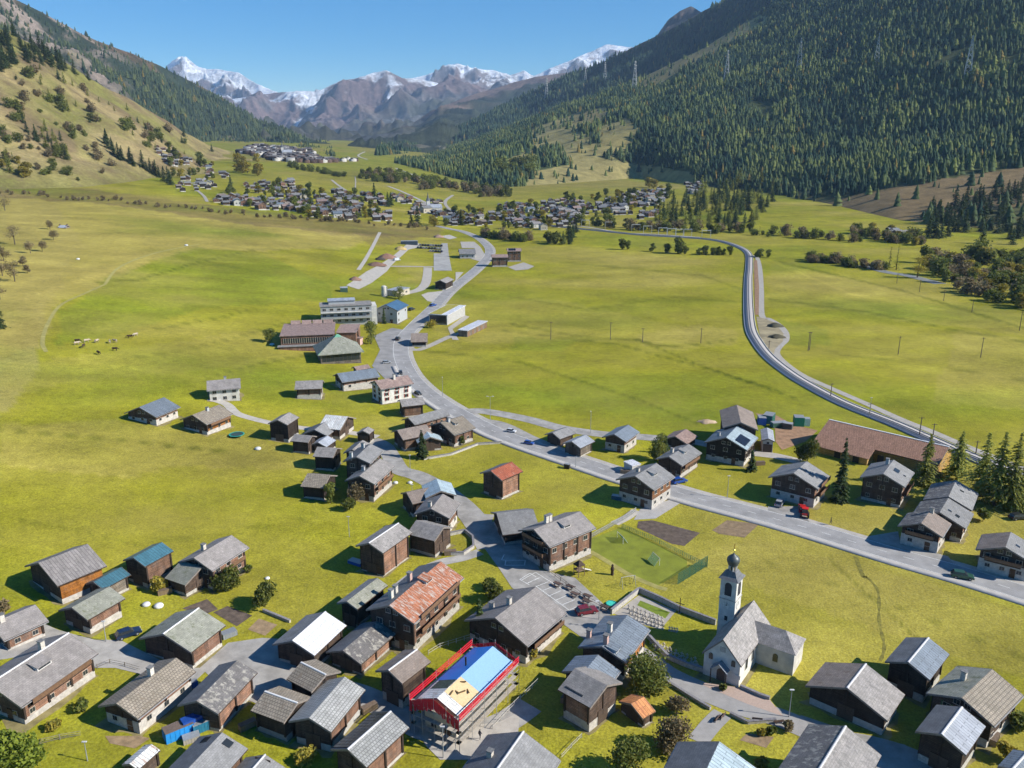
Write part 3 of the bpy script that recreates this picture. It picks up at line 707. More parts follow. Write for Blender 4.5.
    for sg, ww in ((sd, w_), (-sd, wl)):
        if win: zz = hr-pitch*ww-.1; MB().box(-hx, hx, min(sg*ww, sg*(ww+.14)), max(sg*ww, sg*(ww+.14)), zz-.1, zz).build('gutter', plain('gutter_zinc', (.3, .3, .3), .5), root)
    if posts and wall not in ('wht', 'crm', 'gre', 'pnk', 'con'):
        pmt = plain('post_timber', (.035, .024, .018))
        n = max(1, round(fw/5))
        for i in range(n+1):
            xx = x0+.15+(fw-.3)*i/n
            for sgn, ww in ((sd, wr), (-sd, wll)):
                y = sgn*ww; MB().box(xx-.17, xx+.17, min(y, y+sgn*.2), max(y, y+sgn*.2), (plinth or 0)*.9, zt(ww)-.02).build('timber_post', pmt, root)
        for x, q in ((x0, -1), (x1, 1)):
            MB().box(min(x, x+q*.13), max(x, x+q*.13), -.11, .11, (plinth or 0)*.9, zt(0)-.3).build('timber_post', pmt, root)
    nfl = floors or max(1, round((ze-.4)/2.7))
    z0 = .3 if not plinth else 0
    if win:
        def place(face, s, z, ww=1., hh=1.):
            if face in ('r', 'l'):
                sg, yy = (sd, wr) if face == 'r' else (-sd, wll)
                loc = (s, sg*(yy+(.05 if z < (plinth or 0) else 0)), z); rz = 0 if sg > 0 else PI
            else:
                q = -1 if face == 'a' else 1; xx = x0 if q < 0 else x1
                loc = (xx+q*(.05 if z < (plinth or 0) else 0), s, z); rz = PI/2 if q < 0 else -PI/2
            f_ = link('window', WIN_F, root, loc, rz); f_.scale = (ww, 1, hh); link('pane', WIN_P, f_)
            if shut and ww > .8:
                for k in (-1, 1): sh = link('shutter', shutter_mesh(shut), f_, (k*.77, 0, 0))
        for fl in range(nfl):
            z = .2+1.45+fl*(ze-.4)/nfl
            if z+.75 > ze: z = ze-.85
            if z < .9: continue
            for face, span in (('r', fw), ('l', fw), ('a', ft), ('b', ft)):
                if win == .5 and face in ('l', 'b'): continue
                n = max(1, int(span/(2.9 if win >= 1 else 4.2)))
                for i in range(n):
                    s = -span/2+span*(i+.5)/n+random.uniform(-.25, .25)
                    if face in ('a', 'b'): s += sd*(wr-wll)/2
                    if win < 1 and random.random() < .35: continue
                    sm = .75 if (fl == 0 and plinth) else .95
                    place(face, s, z, sm, sm)
        if hr-ze > 1.9:
            for q in ('a', 'b'):
                for s in (-.8, .8) if ft > 8 else (0,): place(q, s, ze+(hr-ze)*.28, .75, .75)
    elif barn:
        for q in ('a', 'b'):
            xx, rz = (x0-.06, PI/2) if q == 'a' else (x1+.06, -PI/2)
            g_ = link('barn_door', GATE, root, (xx, 0, .05), rz)
        # small dark loft opening
        MB().box(-.35, .35, -.01, .06, -.3, .3).build('loft_hatch', BLACK, root, (x0, 0, zt(0)-1.3), PI/2)
    if door and win:
        f_ = link('door', DOOR, root, (x0-.06, sd*wr*.45, .05), PI/2); link('handle', HAND, f_)
    for c_ in chim:                                       # (along 0..1 from A, across -1..1 with + the seen side, height, material)
        cx, cy = -hx+L*c_[0], sd*w_*c_[1]; zr = hr-pitch*abs(cy)
        m = MB().box(cx-.38, cx+.38, cy-.38, cy+.38, zr-.6, zr+c_[2]); f_ = m.build('chimney', plain('pale_chimney_render', (.5, .46, .4)) if len(c_) < 4 else WALLS[c_[3]], root)
        MB().box(cx-.48, cx+.48, cy-.48, cy+.48, zr+c_[2], zr+c_[2]+.12).build('cap', plain('chimney_cap', (.16, .16, .16)), f_)
    for dm in dormer:                                     # (along, across, width)
        cx, cy, dw = -hx+L*dm[0], w_*dm[1], dm[2]; zr = hr-pitch*cy; dd = 1.9
        y_in, y_out = cy-dd*.3, cy+dd*.5; zb = hr-pitch*y_out
        tz = hr-pitch*y_in+.25
        m = MB().hexa([(cx-dw/2, sd*y_in, zb), (cx+dw/2, sd*y_in, zb), (cx+dw/2, sd*y_out, zb), (cx-dw/2, sd*y_out, zb)], [(cx-dw/2, sd*y_in, tz), (cx+dw/2, sd*y_in, tz), (cx+dw/2, sd*y_out, tz-.25), (cx-dw/2, sd*y_out, tz-.25)])
        dj = m.build('dormer', FRAME, root)
        MB().hexa([(cx-dw/2-.15, sd*(y_in-.5), tz+.1), (cx+dw/2+.15, sd*(y_in-.5), tz+.1), (cx+dw/2+.15, sd*(y_out+.25), tz-.28), (cx-dw/2-.15, sd*(y_out+.25), tz-.28)],
                  [(cx-dw/2-.15, sd*(y_in-.5), tz+.2), (cx+dw/2+.15, sd*(y_in-.5), tz+.2), (cx+dw/2+.15, sd*(y_out+.25), tz-.18), (cx-dw/2-.15, sd*(y_out+.25), tz-.18)]).build('dormer_roof', ROOFS[roof], dj)
        MB().box(cx-dw/2+.15, cx+dw/2-.15, min(sd*y_out, sd*(y_out+.03)), max(sd*y_out, sd*(y_out+.03)), zb+.12, tz-.36).build('pane', GLASS, dj)
    def onroof(nm, xa, xb, ya, yb, mat, up=.06, par=None):   # fractions
        X0, X1 = -hx+L*xa, -hx+L*xb; s2 = sd if ya >= 0 else -sd; Y0, Y1 = abs(ya)*w_, abs(yb)*w_
        zz = lambda y: hr-pitch*y
        b_ = [(X0, s2*Y0, zz(Y0)-.02), (X1, s2*Y0, zz(Y0)-.02), (X1, s2*Y1, zz(Y1)-.02), (X0, s2*Y1, zz(Y1)-.02)]
        return MB().hexa(b_, [(x, y, z+up+.02) for x, y, z in b_]).build(nm, mat, par or root)
    for s_ in sky: onroof('skylight', s_[0], s_[0]+s_[2]/L, s_[1], s_[1]+math.copysign(s_[3]/w_, s_[1]), GLASS, .09)
    if panels:
        xa, xb, ya, yb, nx, ny = panels; pmt = plain('solar_glass', (.012, .016, .03), .2, .6, vary=.1)
        for i in range(nx):
            for j in range(ny):
                fx, fy = (xb-xa)/nx, (yb-ya)/ny
                onroof('solar_panel', xa+i*fx+.004, xa+(i+1)*fx-.004, ya+j*fy+.005*np.sign(yb), ya+(j+1)*fy-.005*np.sign(yb), pmt, .12)
    if balc:
        for face, z, dep in balc:
            m = MB(); rl = MB()
            if face in 'ab':
                q = -1 if face == 'a' else 1; xx = x0 if q < 0 else x1; xo = xx+q*dep; ya, yb = -ft*.38, ft*.38
                m.box(min(xx, xo), max(xx, xo), ya, yb, z-.12, z)
                rl.box(xo-.03, xo+.03, ya, yb, z+.12, z+.95)
                for yy in (ya, yb): rl.box(min(xx, xo), max(xx, xo), yy-.03, yy+.03, z+.12, z+.95)
            else:
                sg, yy = (sd, wr) if face == 'r' else (-sd, wll); yo = sg*(yy+dep); ys_ = sg*yy
                m.box(x0+fw*.08, x1-fw*.08, min(ys_, yo), max(ys_, yo), z-.12, z)
                rl.box(x0+fw*.08, x1-fw*.08, yo-.03, yo+.03, z+.12, z+.95)
            b_ = m.build('balcony', DARKW, root); rl.build('railing', plain('balcony_boards', (.16, .09, .05)), b_)
    root['dims'] = [hx, w_, hr, ze, pitch, float(sd), x0, x1, wr, wll]
    root['onroof'] = 0; del root['onroof']
    return root
def barn(A, B, C, base, label, **k):
    k.setdefault('wall', 'old'); k.setdefault('plinth', .7); k.setdefault('pm', 'stn')
    return house(A, B, C, base, name='barn', label=label, win=0, barn=True, **k)
WALLS['lbr'] = wood('light_brown_logs', (.22, .105, .05))
def hs(A, B, C, base, label, **k): return house(A, B, C, base, name='house', label=label, **k)
GB = 'timber barns and houses of the near village'
# ---- lower left
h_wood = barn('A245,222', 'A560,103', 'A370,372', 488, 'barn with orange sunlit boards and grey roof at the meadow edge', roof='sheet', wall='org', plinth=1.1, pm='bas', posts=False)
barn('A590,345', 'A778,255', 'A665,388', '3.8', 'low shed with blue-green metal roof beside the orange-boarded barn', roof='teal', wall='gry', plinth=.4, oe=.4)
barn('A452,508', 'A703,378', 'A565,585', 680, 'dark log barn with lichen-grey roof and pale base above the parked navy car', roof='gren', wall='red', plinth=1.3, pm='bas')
hs('A225,490', 'A-60,612', 'A310,595', 690, 'house with plain mauve-grey roof cut by the frame behind the large dormered house', roof='pink', wall='red', chim=[(.78, .1, 1.3)], plinth=.8)
barn('p132.8,557.4', 'p161.9,542.4', 'p145.3,566.3', 588, 'tall narrow barn with teal metal roof at the edge of the meadow', roof='teal', wall='brn', plinth=1.0, pm='stn', og=.4, oe=.5)
hs('C345,190', 'C585,45', 'C460,275', 395, 'house with pinkish grey roof and white upper wall on the meadow edge', roof='pink', wall='red', chim=[(.4, -.35, 1.3)], plinth=.8, balc=[('r', 2.9, 1.0)])
barn('C395,252', 'C262,212', 'C285,365', 440, 'small greenish roofed outbuilding joined to the pinkish roofed meadow house', roof='gren', wall='old', oe=.5, og=.5)
barn('C140,678', 'C380,517', 'C333,790', 902, 'long log barn with two-tone greenish roof and white ridge by the garden beds', roof='gren', wall='red', plinth=.8, ridge=1)
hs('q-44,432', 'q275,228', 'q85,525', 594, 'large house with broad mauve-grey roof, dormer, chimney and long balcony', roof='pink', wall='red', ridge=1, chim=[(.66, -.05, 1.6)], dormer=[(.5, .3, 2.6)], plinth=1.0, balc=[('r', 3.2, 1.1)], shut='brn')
hs('p115.6,703.5', 'p176.2,658', 'p138.3,718.3', 734, 'house with pale diamond-tiled roof, cream chimney and whitewashed ground floor', roof='olv', wall='red', plinth=2.4, chim=[(.6, -.12, 1.5)])
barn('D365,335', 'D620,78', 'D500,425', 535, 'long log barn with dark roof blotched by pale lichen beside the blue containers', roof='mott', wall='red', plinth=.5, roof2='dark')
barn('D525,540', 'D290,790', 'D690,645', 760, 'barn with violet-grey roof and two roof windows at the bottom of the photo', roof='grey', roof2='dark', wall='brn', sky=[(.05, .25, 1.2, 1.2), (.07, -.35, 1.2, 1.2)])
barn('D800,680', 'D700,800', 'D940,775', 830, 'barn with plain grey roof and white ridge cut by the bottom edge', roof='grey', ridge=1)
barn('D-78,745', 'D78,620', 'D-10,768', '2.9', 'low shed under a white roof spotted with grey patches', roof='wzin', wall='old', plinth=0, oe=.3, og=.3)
barn('E205,722', 'E420,535', 'p314.7,655.5', 671, 'barn whose sunny roof side is covered in bright white sheets', roof='whit', roof2='grey', wall='old', ridge=1)  # grey on the far slope is shade put into the colour
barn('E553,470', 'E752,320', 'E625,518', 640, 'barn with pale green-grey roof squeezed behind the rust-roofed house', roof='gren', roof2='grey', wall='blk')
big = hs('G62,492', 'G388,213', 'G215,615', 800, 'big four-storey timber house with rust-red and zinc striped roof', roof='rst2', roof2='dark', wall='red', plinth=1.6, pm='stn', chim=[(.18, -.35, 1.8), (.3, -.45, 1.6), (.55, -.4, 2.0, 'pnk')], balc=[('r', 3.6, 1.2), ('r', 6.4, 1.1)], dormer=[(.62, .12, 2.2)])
barn('r345,298', 'r490,180', 'r422,352', 396, 'barn with moss-blotched pale roof between the white-roofed barn and the rusty house', roof='mott', roof2='dark', wall='red', plinth=.4)
barn('F435,172', 'F260,98', 'F318,272', '6.2', 'small barn with brown shingle roof and white ridge standing crosswise by the square', roof='olv', ridge=1, wall='blk', og=.4)
barn('F265,352', 'D795,290', 'F130,465', 600, 'small barn with hay-brown shingle roof and white ridge next to the grey-tiled barn', roof='olv', ridge=1, wall='blk', og=.4, plinth=1.0, pm='con')
barn('F315,445', 'F540,183', 'F455,540', 665, 'large barn with evenly tiled pale grey roof and tall dark gable', roof='tile', wall='red', plinth=1.2, pm='con')
barn('F568,645', 'F835,402', 'F678,768', 900, 'barn with ribbed grey roof and solar panels on its shaded side', roof='tile', roof2='dark', wall='red', panels=(.03, .97, -.06, -.96, 12, 4), plinth=.5, pm='bas', ridge=1)
barn('H60,140', 'H235,5', 'H140,232', 390, 'raised barn with speckled brown roof beside the red scaffold', roof='brwn', wall='old', ridge=1, plinth=1.6, pm='stn')
hs('G740,572', 'p535.6,586.6', 'G940,760', 870, 'broad house with wide warm-grey roof next to the car park', roof='pink', wall='old', chim=[(.42, -.12, 1.5), (.35, -.6, 1.2)], plinth=1.5, balc=[('r', 3.0, 1.3)])
hs('H920,525', 'H700,850', 'H1149,723', 860, 'house with slate-blue roof and small white chimney at the bottom edge', roof='grey', roof2='dark', wall='brn', chim=[(.5, -.45, 1.0)], ridge=1)
hs('R345,635', 'R640,520', 'R445,750', 907, 'three-storey log house with warm grey roof and dormer above the car park', roof='pink', wall='red', chim=[(.35, -.25, 1.8), (.42, -.25, 1.8)], dormer=[(.55, .3, 2.0)], plinth=1.6, pm='bas', balc=[('a', 3.2, 1.2), ('a', 6.0, 1.2)])
barn('R105,530', 'R340,507', 'R148,672', 735, 'grey-roofed barn over the shaded street, joined to the three-storey log house', roof='grey', wall='blk')
barn('R65,262', 'R205,207', 'R145,320', 445, 'lone barn with rusty red metal roof in the meadow by the street', roof='rust', roof2='dark', wall='red', plinth=.6, ridge='rust')
barn('S78,208', 'S180,172', 'S130,250', 300, 'small plain barn on the far side of the main road', roof='grey', wall='old', plinth=.3)
barn('S200,265', 'S295,222', 'S262,307', 367, 'small barn with bright steel roof beside the main road', roof='slsh', wall='gry', plinth=.3)
hs('S475,218', 'S565,158', 'S550,268', 340, 'house with blue-grey roof and white ground floor beyond the main road', roof='blue', wall='brn', plinth=2.4, posts=False)
hs('S610,485', 'S745,402', 'S728,580', 703, 'tall brown timber house with white base beside the main road and vegetable field', roof='grey', wall='lbr', wall2='brn', plinth=2.6, dormer=[(.55, .3, 2.0)], chim=[(.4, -.3, 1.0)], posts=False)
hs('U57,425', 'U185,345', 'U140,485', 568, 'dark timber house with white windows and blue car parked in front', roof='grey', wall='brn', plinth=1.2, chim=[(.35, -.3, 1.3)], dormer=[(.55, .2, 1.6)], balc=[('r', 3, 1.1)])
barn('U95,297', 'U168,250', 'U175,345', 385, 'small barn with pinkish-brown roof behind the dark timber houses', roof='brk', wall='blk', plinth=.4)
hs('U425,300', 'U497,225', 'U555,388', 490, 'large dark chalet with steel-blue roof and dark solar panels', roof='ltbl', roof2='blue', wall='blk', plinth=1.6, panels=(.12, .62, .35, .85, 3, 2), chim=[(.3, -.5, 1.2, 'gre')])
barn('U515,213', 'U492,95', 'U632,250', '9.5', 'tall barn with brown-grey roof behind the chalet with solar panels', roof='brwn', wall='red', plinth=.5)
barn('U690,318', 'U685,240', 'U738,322', '4.5', 'small pale shed with bluish roof in the farm yard', roof='slsh', wall='wht', plinth=.2, oe=.4, og=.4)
hs('V215,468', 'V300,392', 'V370,568', 690, 'chalet with roof windows, garages and a red tractor parked in front', roof='grey', wall='red', plinth=2.4, posts=False, sky=[(.4, .1, .9, 1.1), (.4, .4, 1.6, 1.2)], balc=[('r', 3.2, 1.3), ('r', 5.6, 1.3)])
hs('V790,470', 'V855,382', 'V925,558', 690, 'dark chalet with slanted roof window opposite the long shed', roof='grey', wall='brn', plinth=.8, sky=[(.45, .25, 2.2, 1.3), (.5, .7, .6, .6)], chim=[(.7, -.15, 1.6, 'gre')], balc=[('r', 3.2, 1.3)])
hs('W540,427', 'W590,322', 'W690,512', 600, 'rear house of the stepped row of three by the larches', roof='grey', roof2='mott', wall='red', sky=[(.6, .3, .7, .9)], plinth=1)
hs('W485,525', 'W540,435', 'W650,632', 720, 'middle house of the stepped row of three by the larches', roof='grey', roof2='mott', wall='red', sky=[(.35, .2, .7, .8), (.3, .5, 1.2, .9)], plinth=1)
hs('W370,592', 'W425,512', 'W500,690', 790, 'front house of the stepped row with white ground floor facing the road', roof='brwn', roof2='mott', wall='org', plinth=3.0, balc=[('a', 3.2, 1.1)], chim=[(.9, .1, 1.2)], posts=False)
hs('e948,655', 'e972,592', 'e1060,715', 790, 'chalet with white ground floor near the road at the right edge', roof='grey', roof2='brwn', wall='brn', plinth=3.0, posts=False, sky=[(.4, .3, .8, .8)], balc=[('a', 3.1, 1.2)])
# ---- lower right barns
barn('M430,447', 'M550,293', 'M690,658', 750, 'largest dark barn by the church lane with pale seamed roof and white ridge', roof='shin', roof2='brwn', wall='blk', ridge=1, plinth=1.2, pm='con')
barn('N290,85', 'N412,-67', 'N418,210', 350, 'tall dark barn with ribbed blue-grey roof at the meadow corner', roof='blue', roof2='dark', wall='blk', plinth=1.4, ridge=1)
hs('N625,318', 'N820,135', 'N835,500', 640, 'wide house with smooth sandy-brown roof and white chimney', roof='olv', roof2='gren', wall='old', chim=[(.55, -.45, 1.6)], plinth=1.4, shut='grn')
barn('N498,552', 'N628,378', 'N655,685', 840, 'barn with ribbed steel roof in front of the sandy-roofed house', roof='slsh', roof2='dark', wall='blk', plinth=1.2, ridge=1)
barn('N950,775', 'N1050,665', 'N1040,850', '7', 'barn roof with white ridge in the bottom right corner', roof='blue', ridge=1)
barn('t312,598', 't195,790', 't452,720', '8.5', 'barn with rough dark shingles and one pale roof side at the bottom edge', roof='shin', roof2='mott', wall='blk', ridge=1)
hs('L380,600', 'L290,790', 'L640,785', '8', 'house with sky-blue metal roof side at the bottom edge below the church', roof='ltbl', roof2='dark', wall='old')
# ---- centre right of the scaffold
hs('s350,290', 's465,158', 's462,335', 420, 'long house with dark blue-grey metal roof, dormer and stone chimneys', roof='blue', wall='org', chim=[(.45, -.18, 1.8), (.1, .05, 1.8, 'pnk'), (.3, -.9, 1.5, 'pnk')], dormer=[(.12, .35, 1.8)], plinth=1.2)
hs('s290,378', 's345,315', 's385,445', 525, 'lower front wing with steel-blue roof and orange boarded side', roof='blue', wall='org', plinth=1.0, cat='house wing', og=.3)
barn('s385,437', 's250,372', 's310,525', 625, 'old granary with silvery shingle roof on a white base', roof='shin', wall='red', plinth=1.6, pm='bas', sky=[(.35, .75, 3.5, .25)])
barn('J715,357', 'J790,308', 'J785,455', 508, 'small garden shed with bright orange copper-coloured roof', roof='cop', wall='old', plinth=.3, oe=.4, og=.4)
# ---- middle cluster
barn('O240,190', 'O315,142', 'O305,225', 338, 'tall narrow granary standing alone at the lane, first of the cluster', roof='shin', wall='blk', plinth=1.2, pm='con', og=.5, oe=.5)
barn('O478,252', 'O545,200', 'O560,298', 345, 'barn with smooth blue-grey roof beside the white-roofed one', roof='grey', roof2='dark', wall='blk')
barn('O692,167', 'O548,160', 'O640,255', 318, 'barn with white zinc roof edged in rust', roof='wzin', wall='red', plinth=1.0, pm='bas')
barn('O465,290', 'O350,285', 'O432,335', 412, 'low log barn below the tall granary', roof='shin', wall='blk', og=.4)
barn('O497,335', 'O560,292', 'O555,365', 412, 'small shed with pale bluish roof in the middle of the cluster', roof='slsh', wall='blk', og=.3, oe=.3)
barn('O625,368', 'O495,366', 'O592,432', 520, 'grey-roofed barn with tall shaded gable on the meadow side', roof='shin', wall='blk', og=.4)
barn('O718,380', 'O785,320', 'O775,412', '8', 'barn with dark shaded roof at the back of the cluster', roof='shin', roof2='dark', wall='blk')
hs('O740,432', 'O835,345', 'O835,465', '9.5', 'house with two metal chimneys in the middle of the tight cluster', roof='grey', roof2='dark', wall='old', chim=[(.1, -.5, 1.5, 'gre'), (.75, -.3, 1.5, 'gre')])
hs('O765,548', 'O898,437', 'O860,605', 715, 'log house with balcony and pale base at the front of the cluster', roof='shin', roof2='grey', wall='red', plinth=1.4, chim=[(.35, -.25, 1.2, 'gre')], balc=[('r', 3, 1)])
barn('O580,542', 'O432,538', 'O530,628', 708, 'low barn behind the columnar tree on the meadow side', roof='olv', wall='blk', og=.4)
barn('O785,262', 'O820,235', 'O830,280', '4.2', 'tiny shed beside the lane behind the cluster', roof='shin', wall='blk', og=.3, oe=.3)
barn('P182,468', 'P375,340', 'P278,530', 682, 'large log barn with warm grey roof above the big rusty-roofed house', roof='shin', wall='red', plinth=.3, ridge=1)
barn('P655,368', 'P490,315', 'P610,460', 560, 'log barn with open ground floor next to the round garden wall', roof='shin', wall='old', og=.4)
hs('P590,240', 'P655,150', 'P695,320', 418, 'house with white side wall and outside stairs above the round garden', roof='pink', wall='brn', chim=[(.2, -.2, 1.3)], plinth=2)
barn('P643,142', 'P618,55', 'P748,153', '6.5', 'shed with pale blue-green sheet roof beside the street', roof='ltbl', wall='blk', plinth=.3, og=.4)
barn('P440,160', 'P560,88', 'P458,225', '5.5', 'low barn with brown shingle roof leaning against the blue-green shed', th0=30, roof='brwn', wall='old', og=.3)
# ---- along the bend
hs('Q30,68', 'Q240,32', 'Q70,125', 220, 'white three-storey apartment house with rose-brown roof and red shutters', roof='brk', wall='wht', plinth=0, shut='red', chim=[(.55, .2, 1.8)], posts=False, floors=3)
barn('Q190,190', 'Q335,172', 'Q205,237', 303, 'small barn in front of the white apartment house', roof='shin', wall='brn', plinth=.3)
hs('Q245,305', 'Q470,243', 'Q285,352', 405, 'long low house by the street with red-brown side', roof='grey', wall='red', plinth=.4, win=.7)
barn('Q175,385', 'Q360,345', 'Q212,450', 520, 'low brown-roofed building beside the street with a small log front', roof='brwn', wall='brn')
barn('Q385,430', 'Q365,392', 'Q470,450', 510, 'barn with light blue metal roof beside the tall spruce', roof='ltbl', wall='red', plinth=.5)
hs('Q450,335', 'Q592,295', 'Q540,415', 492, 'large log house with sandy roof at the road junction', roof='olv', wall='red', plinth=1.0, chim=[(.3, .1, 1.2, 'gre')], dormer=[(.45, .3, 1.2)])
# ---- upper left
hs('X185,365', 'X345,302', 'X295,430', 485, 'leftmost meadow house with blue-grey roof and white lower walls', roof='blue', wall='brn', plinth=2.6, posts=False)
hs('X525,415', 'X700,350', 'X618,475', 545, 'meadow house with sandy roof and orange timber side next to the trampoline', roof='olv', wall='org', plinth=1.2, chim=[(.5, .1, 1.0, 'gre')], balc=[('r', 2.8, 1.2)])
hs('X832,180', 'X618,195', 'X838,245', 325, 'white walled house with pinkish roof at the top of the gravel lane', roof='pink', wall='wht', plinth=0, chim=[(.45, -.1, 1.0, 'gre')])
barn('Y232,572', 'Y402,558', 'Y236,624', '5.4', 'lone small barn in the meadow below the riding hall', th0=7, roof='shin', wall='brn', plinth=1.2, pm='bas')
hs('Y492,533', 'Y735,500', 'Y527,590', 648, 'long barn-house with white walled end below the riding hall', roof='blue', wall='red', plinth=2.4, win=.7)
barn('Y600,490', 'Y690,475', 'Y620,515', '5', 'small rose-brown roofed shed behind the long barn-house', roof='brk', wall='red')
ROOFS['dblu'] = roofm('deep_blue_sheet', (.06, .13, .22), 'seam', rough=.45)
hs('Z295,543', 'Z367,508', 'Z370,582', 665, 'grey two-storey building with deep blue metal roof beside the road', roof='dblu', wall='gre', plinth=0, win=.7, lr=1.25)
barn('Z640,385', 'Z690,362', 'Z680,405', '6', 'small barn with black gable and pale roof right beside the road', roof='shin', wall='blk')
hs('Z760,185', 'Z865,180', 'Z762,222', 246, 'grey-roofed house on gravel inside the road bend', roof='grey', wall='gre', plinth=0)
hs('a580,345', 'a690,340', 'a590,378', 428, 'wide chalet with rose-brown roof on the outside of the road bend', th0=5, roof='brk', wall='brn', plinth=1.0)
hs('a680,305', 'a775,300', 'a690,340', 395, 'second chalet with brown roof behind the one on the road bend', th0=5, panels=(.1,.6,.1,.8,3,2), roof='brk', wall='brn', plinth=1.0)
barn('Z455,722', 'Z560,722', 'Z460,745', 775, 'small dark hut beside the road below the flat-roofed building', roof='brwn', wall='blk')
barn('n232,132', 'n270,130', 'n236,146', '3.5', th0=5, label='tiny hut with pale roof among the bushes on the upper left meadow', roof='slsh', wall='blk', og=.3, oe=.3)
# ------------------------------------------------------------------ helpers for flat-roofed buildings
def at_h(P, h):
    g = gnd(*P); z = g.z+h; r_ = ray(*P); p = CAM+r_*((z-H)/r_.z)
    for _ in range(4): z = T(p.x, p.y)+h; p = CAM+r_*((z-H)/r_.z)
    return p
def rect_of(quad, h):      # best rectangle through four roof corners
    Q = [at_h(px(s), h) for s in quad.split()]
    d = ((Q[1]-Q[0])+(Q[2]-Q[3])); d.z = 0; d.normalize(); n = Vector((-d.y, d.x, 0)); c = (Q[0]+Q[1]+Q[2]+Q[3])/4
    hx = ((Q[1]-Q[0]).dot(d)+(Q[2]-Q[3]).dot(d))/4; hy = (abs((Q[3]-Q[0]).dot(n))+abs((Q[2]-Q[1]).dot(n)))/4
    return Vector((c.x, c.y, T(c.x, c.y))), math.atan2(d.y, d.x), hx, hy
def flatb(name, label, quad, h, wall, roof, cat=None, over=.4, wins=None, storeys=1, fascia=None, band_=None):
    c, a, hx, hy = rect_of(quad, h); root = empty(name, c, a, label, cat or name.replace('_', ' '))
    MB().box(-hx+over, hx-over, -hy+over, hy-over, -1.5, h-.25).build('wall', WALLS.get(wall, wall), root)
    MB().box(-hx, hx, -hy, hy, h-.24, h).build('roof', [ROOFS.get(roof, roof)], root)
    if wins:
        for st_ in range(storeys):
            z = 1.6+st_*(h-.5)/storeys
            n = max(2, int(2*hx/wins))
            for i in range(n):
                for sg in (-1, 1):
                    f_ = link('window', WIN_F, root, (-hx+over+(2*hx-2*over)*(i+.5)/n, sg*(hy-over), z), 0 if sg > 0 else PI); link('pane', WIN_P, f_); f_.scale = (1.3, 1, .9)
    return root, hx, hy
# hay shed at the railway
hsd = house('p950,447', 'V440,132', 'W470,222', '7.2', name='hay_shed', label='long timber hay shed with red-brown roof beside the railway', roof='red', wall='yel', win=0, posts=False, plinth=0, cat='shed', oe=1.0)
hx, w_, hr, ze, pt, sd, x0, x1, wr, wl = hsd['dims']
ex = 4.2; xa, xb = -hx+2*hx*.50, hx
y0, y1 = w_-.2, w_+ex
MB().hexa([(xa, sd*y0, hr-pt*y0-.14), (xb, sd*y0, hr-pt*y0-.14), (xb, sd*y1, hr-pt*y1-.14), (xa, sd*y1, hr-pt*y1-.14)], [(xa, sd*y0, hr-pt*y0+.03), (xb, sd*y0, hr-pt*y0+.03), (xb, sd*y1, hr-pt*y1+.03), (xa, sd*y1, hr-pt*y1+.03)]).build('roof', ROOFS['red'], hsd)
MB().box(xa+.6, xb-.6, min(sd*(wr-.5), sd*(y1-.9)), max(sd*(wr-.5), sd*(y1-.9)), -1.5, hr-pt*y1-.1).build('wall', WALLS['yel'], hsd)
MB().box(-hx-.02, hx+.02, min(sd*.0, -sd*.5), max(sd*.0, -sd*.5), hr-.1, hr+.14).build('ridge_cap', plain('pale_ridge_metal', (.62, .61, .60)), hsd)
for s_ in (-.1, .25, .6):
    MB().box(-.9, .9, -.02, .06, 0, 2.4).build('barn_door', plain('dark_opening', (.05, .035, .02)), hsd, (-hx+2*hx*(.5+s_*.45), sd*((y1-.88) if s_ > 0 else wr), 0), 0 if sd > 0 else PI)
# school, long grey building, riding hall
sc_, hx, hy = flatb('school', 'long low school with rose-brown roof and dark window band', 'Y105,280 Y455,300 Y505,215 Y168,198', 6.2, 'red', 'brk', wins=None)
MB().box(-hx+1, hx-1, -hy+.36, -hy+.43, 2.9, 4.9).build('window', GLASS, sc_)
for i in range(22): MB().box(-.06, .06, -.1, .0, 2.7, 5.0).build('mullion', plain('pale_mullion', (.5, .45, .35)), sc_, (-hx+1.5+(2*hx-3)*i/21, -hy+.38, 0))
MB().box(-hx-1, hx-6, -hy-2.6, -hy+.5, 1.9, 2.15).build('canopy', ROOFS['grey'], sc_); MB().box(-hx-.6, hx-6.5, -hy-2.2, -hy+.4, -1, 1.85).build('annex', WALLS['red'], sc_)
for i in range(4):
    x = -hx*.72+i*hx*.42; MB().hexa([(x, hy-3, 6.2), (x+4.2, hy-3, 6.2), (x+4.2, hy-.5, 6.2), (x, hy-.5, 6.2)], [(x, hy-1.2, 7.6), (x+4.2, hy-1.2, 7.6), (x+4.2, hy-.5, 7.6), (x, hy-.5, 7.6)]).build('roof_monitor', ROOFS['brk'], sc_)
    MB().box(x+.2, x+4, hy-3.06, hy-3.0, 6.2, 6.25).build('flashing', BLACK, sc_)
sc2, hx, hy = flatb('annex_building', 'square annex with rose-brown roof joined to the school', 'Y478,268 Y600,275 Y662,222 Y520,212', 6.0, 'red', 'brk', cat='annex', wins=4)
flatb('annex_building', 'small low salmon-pink roofed annex in front of the square school annex', 'Y540,296 Y650,318 Y658,300 Y550,288', 3.0, 'pnk', 'brk', cat='annex')
lg, hx, hy = flatb('apartment_building', 'long three-storey grey building with white balconies and flat roof', 'Y372,95 Y705,106 Y720,80 Y385,62', 9.0, 'gre', 'shin', cat='building', wins=3.4, storeys=3)
for z in (3.0, 6.0): MB().box(-hx+.4, hx-.4, -hy-1.3, -hy+.5, z-.15, z).build('balcony', WHITE, lg)
MB().box(-hx+.4, hx-.4, -hy-1.3, -hy-1.2, 3.0, 3.9).build('railing', METAL, lg)
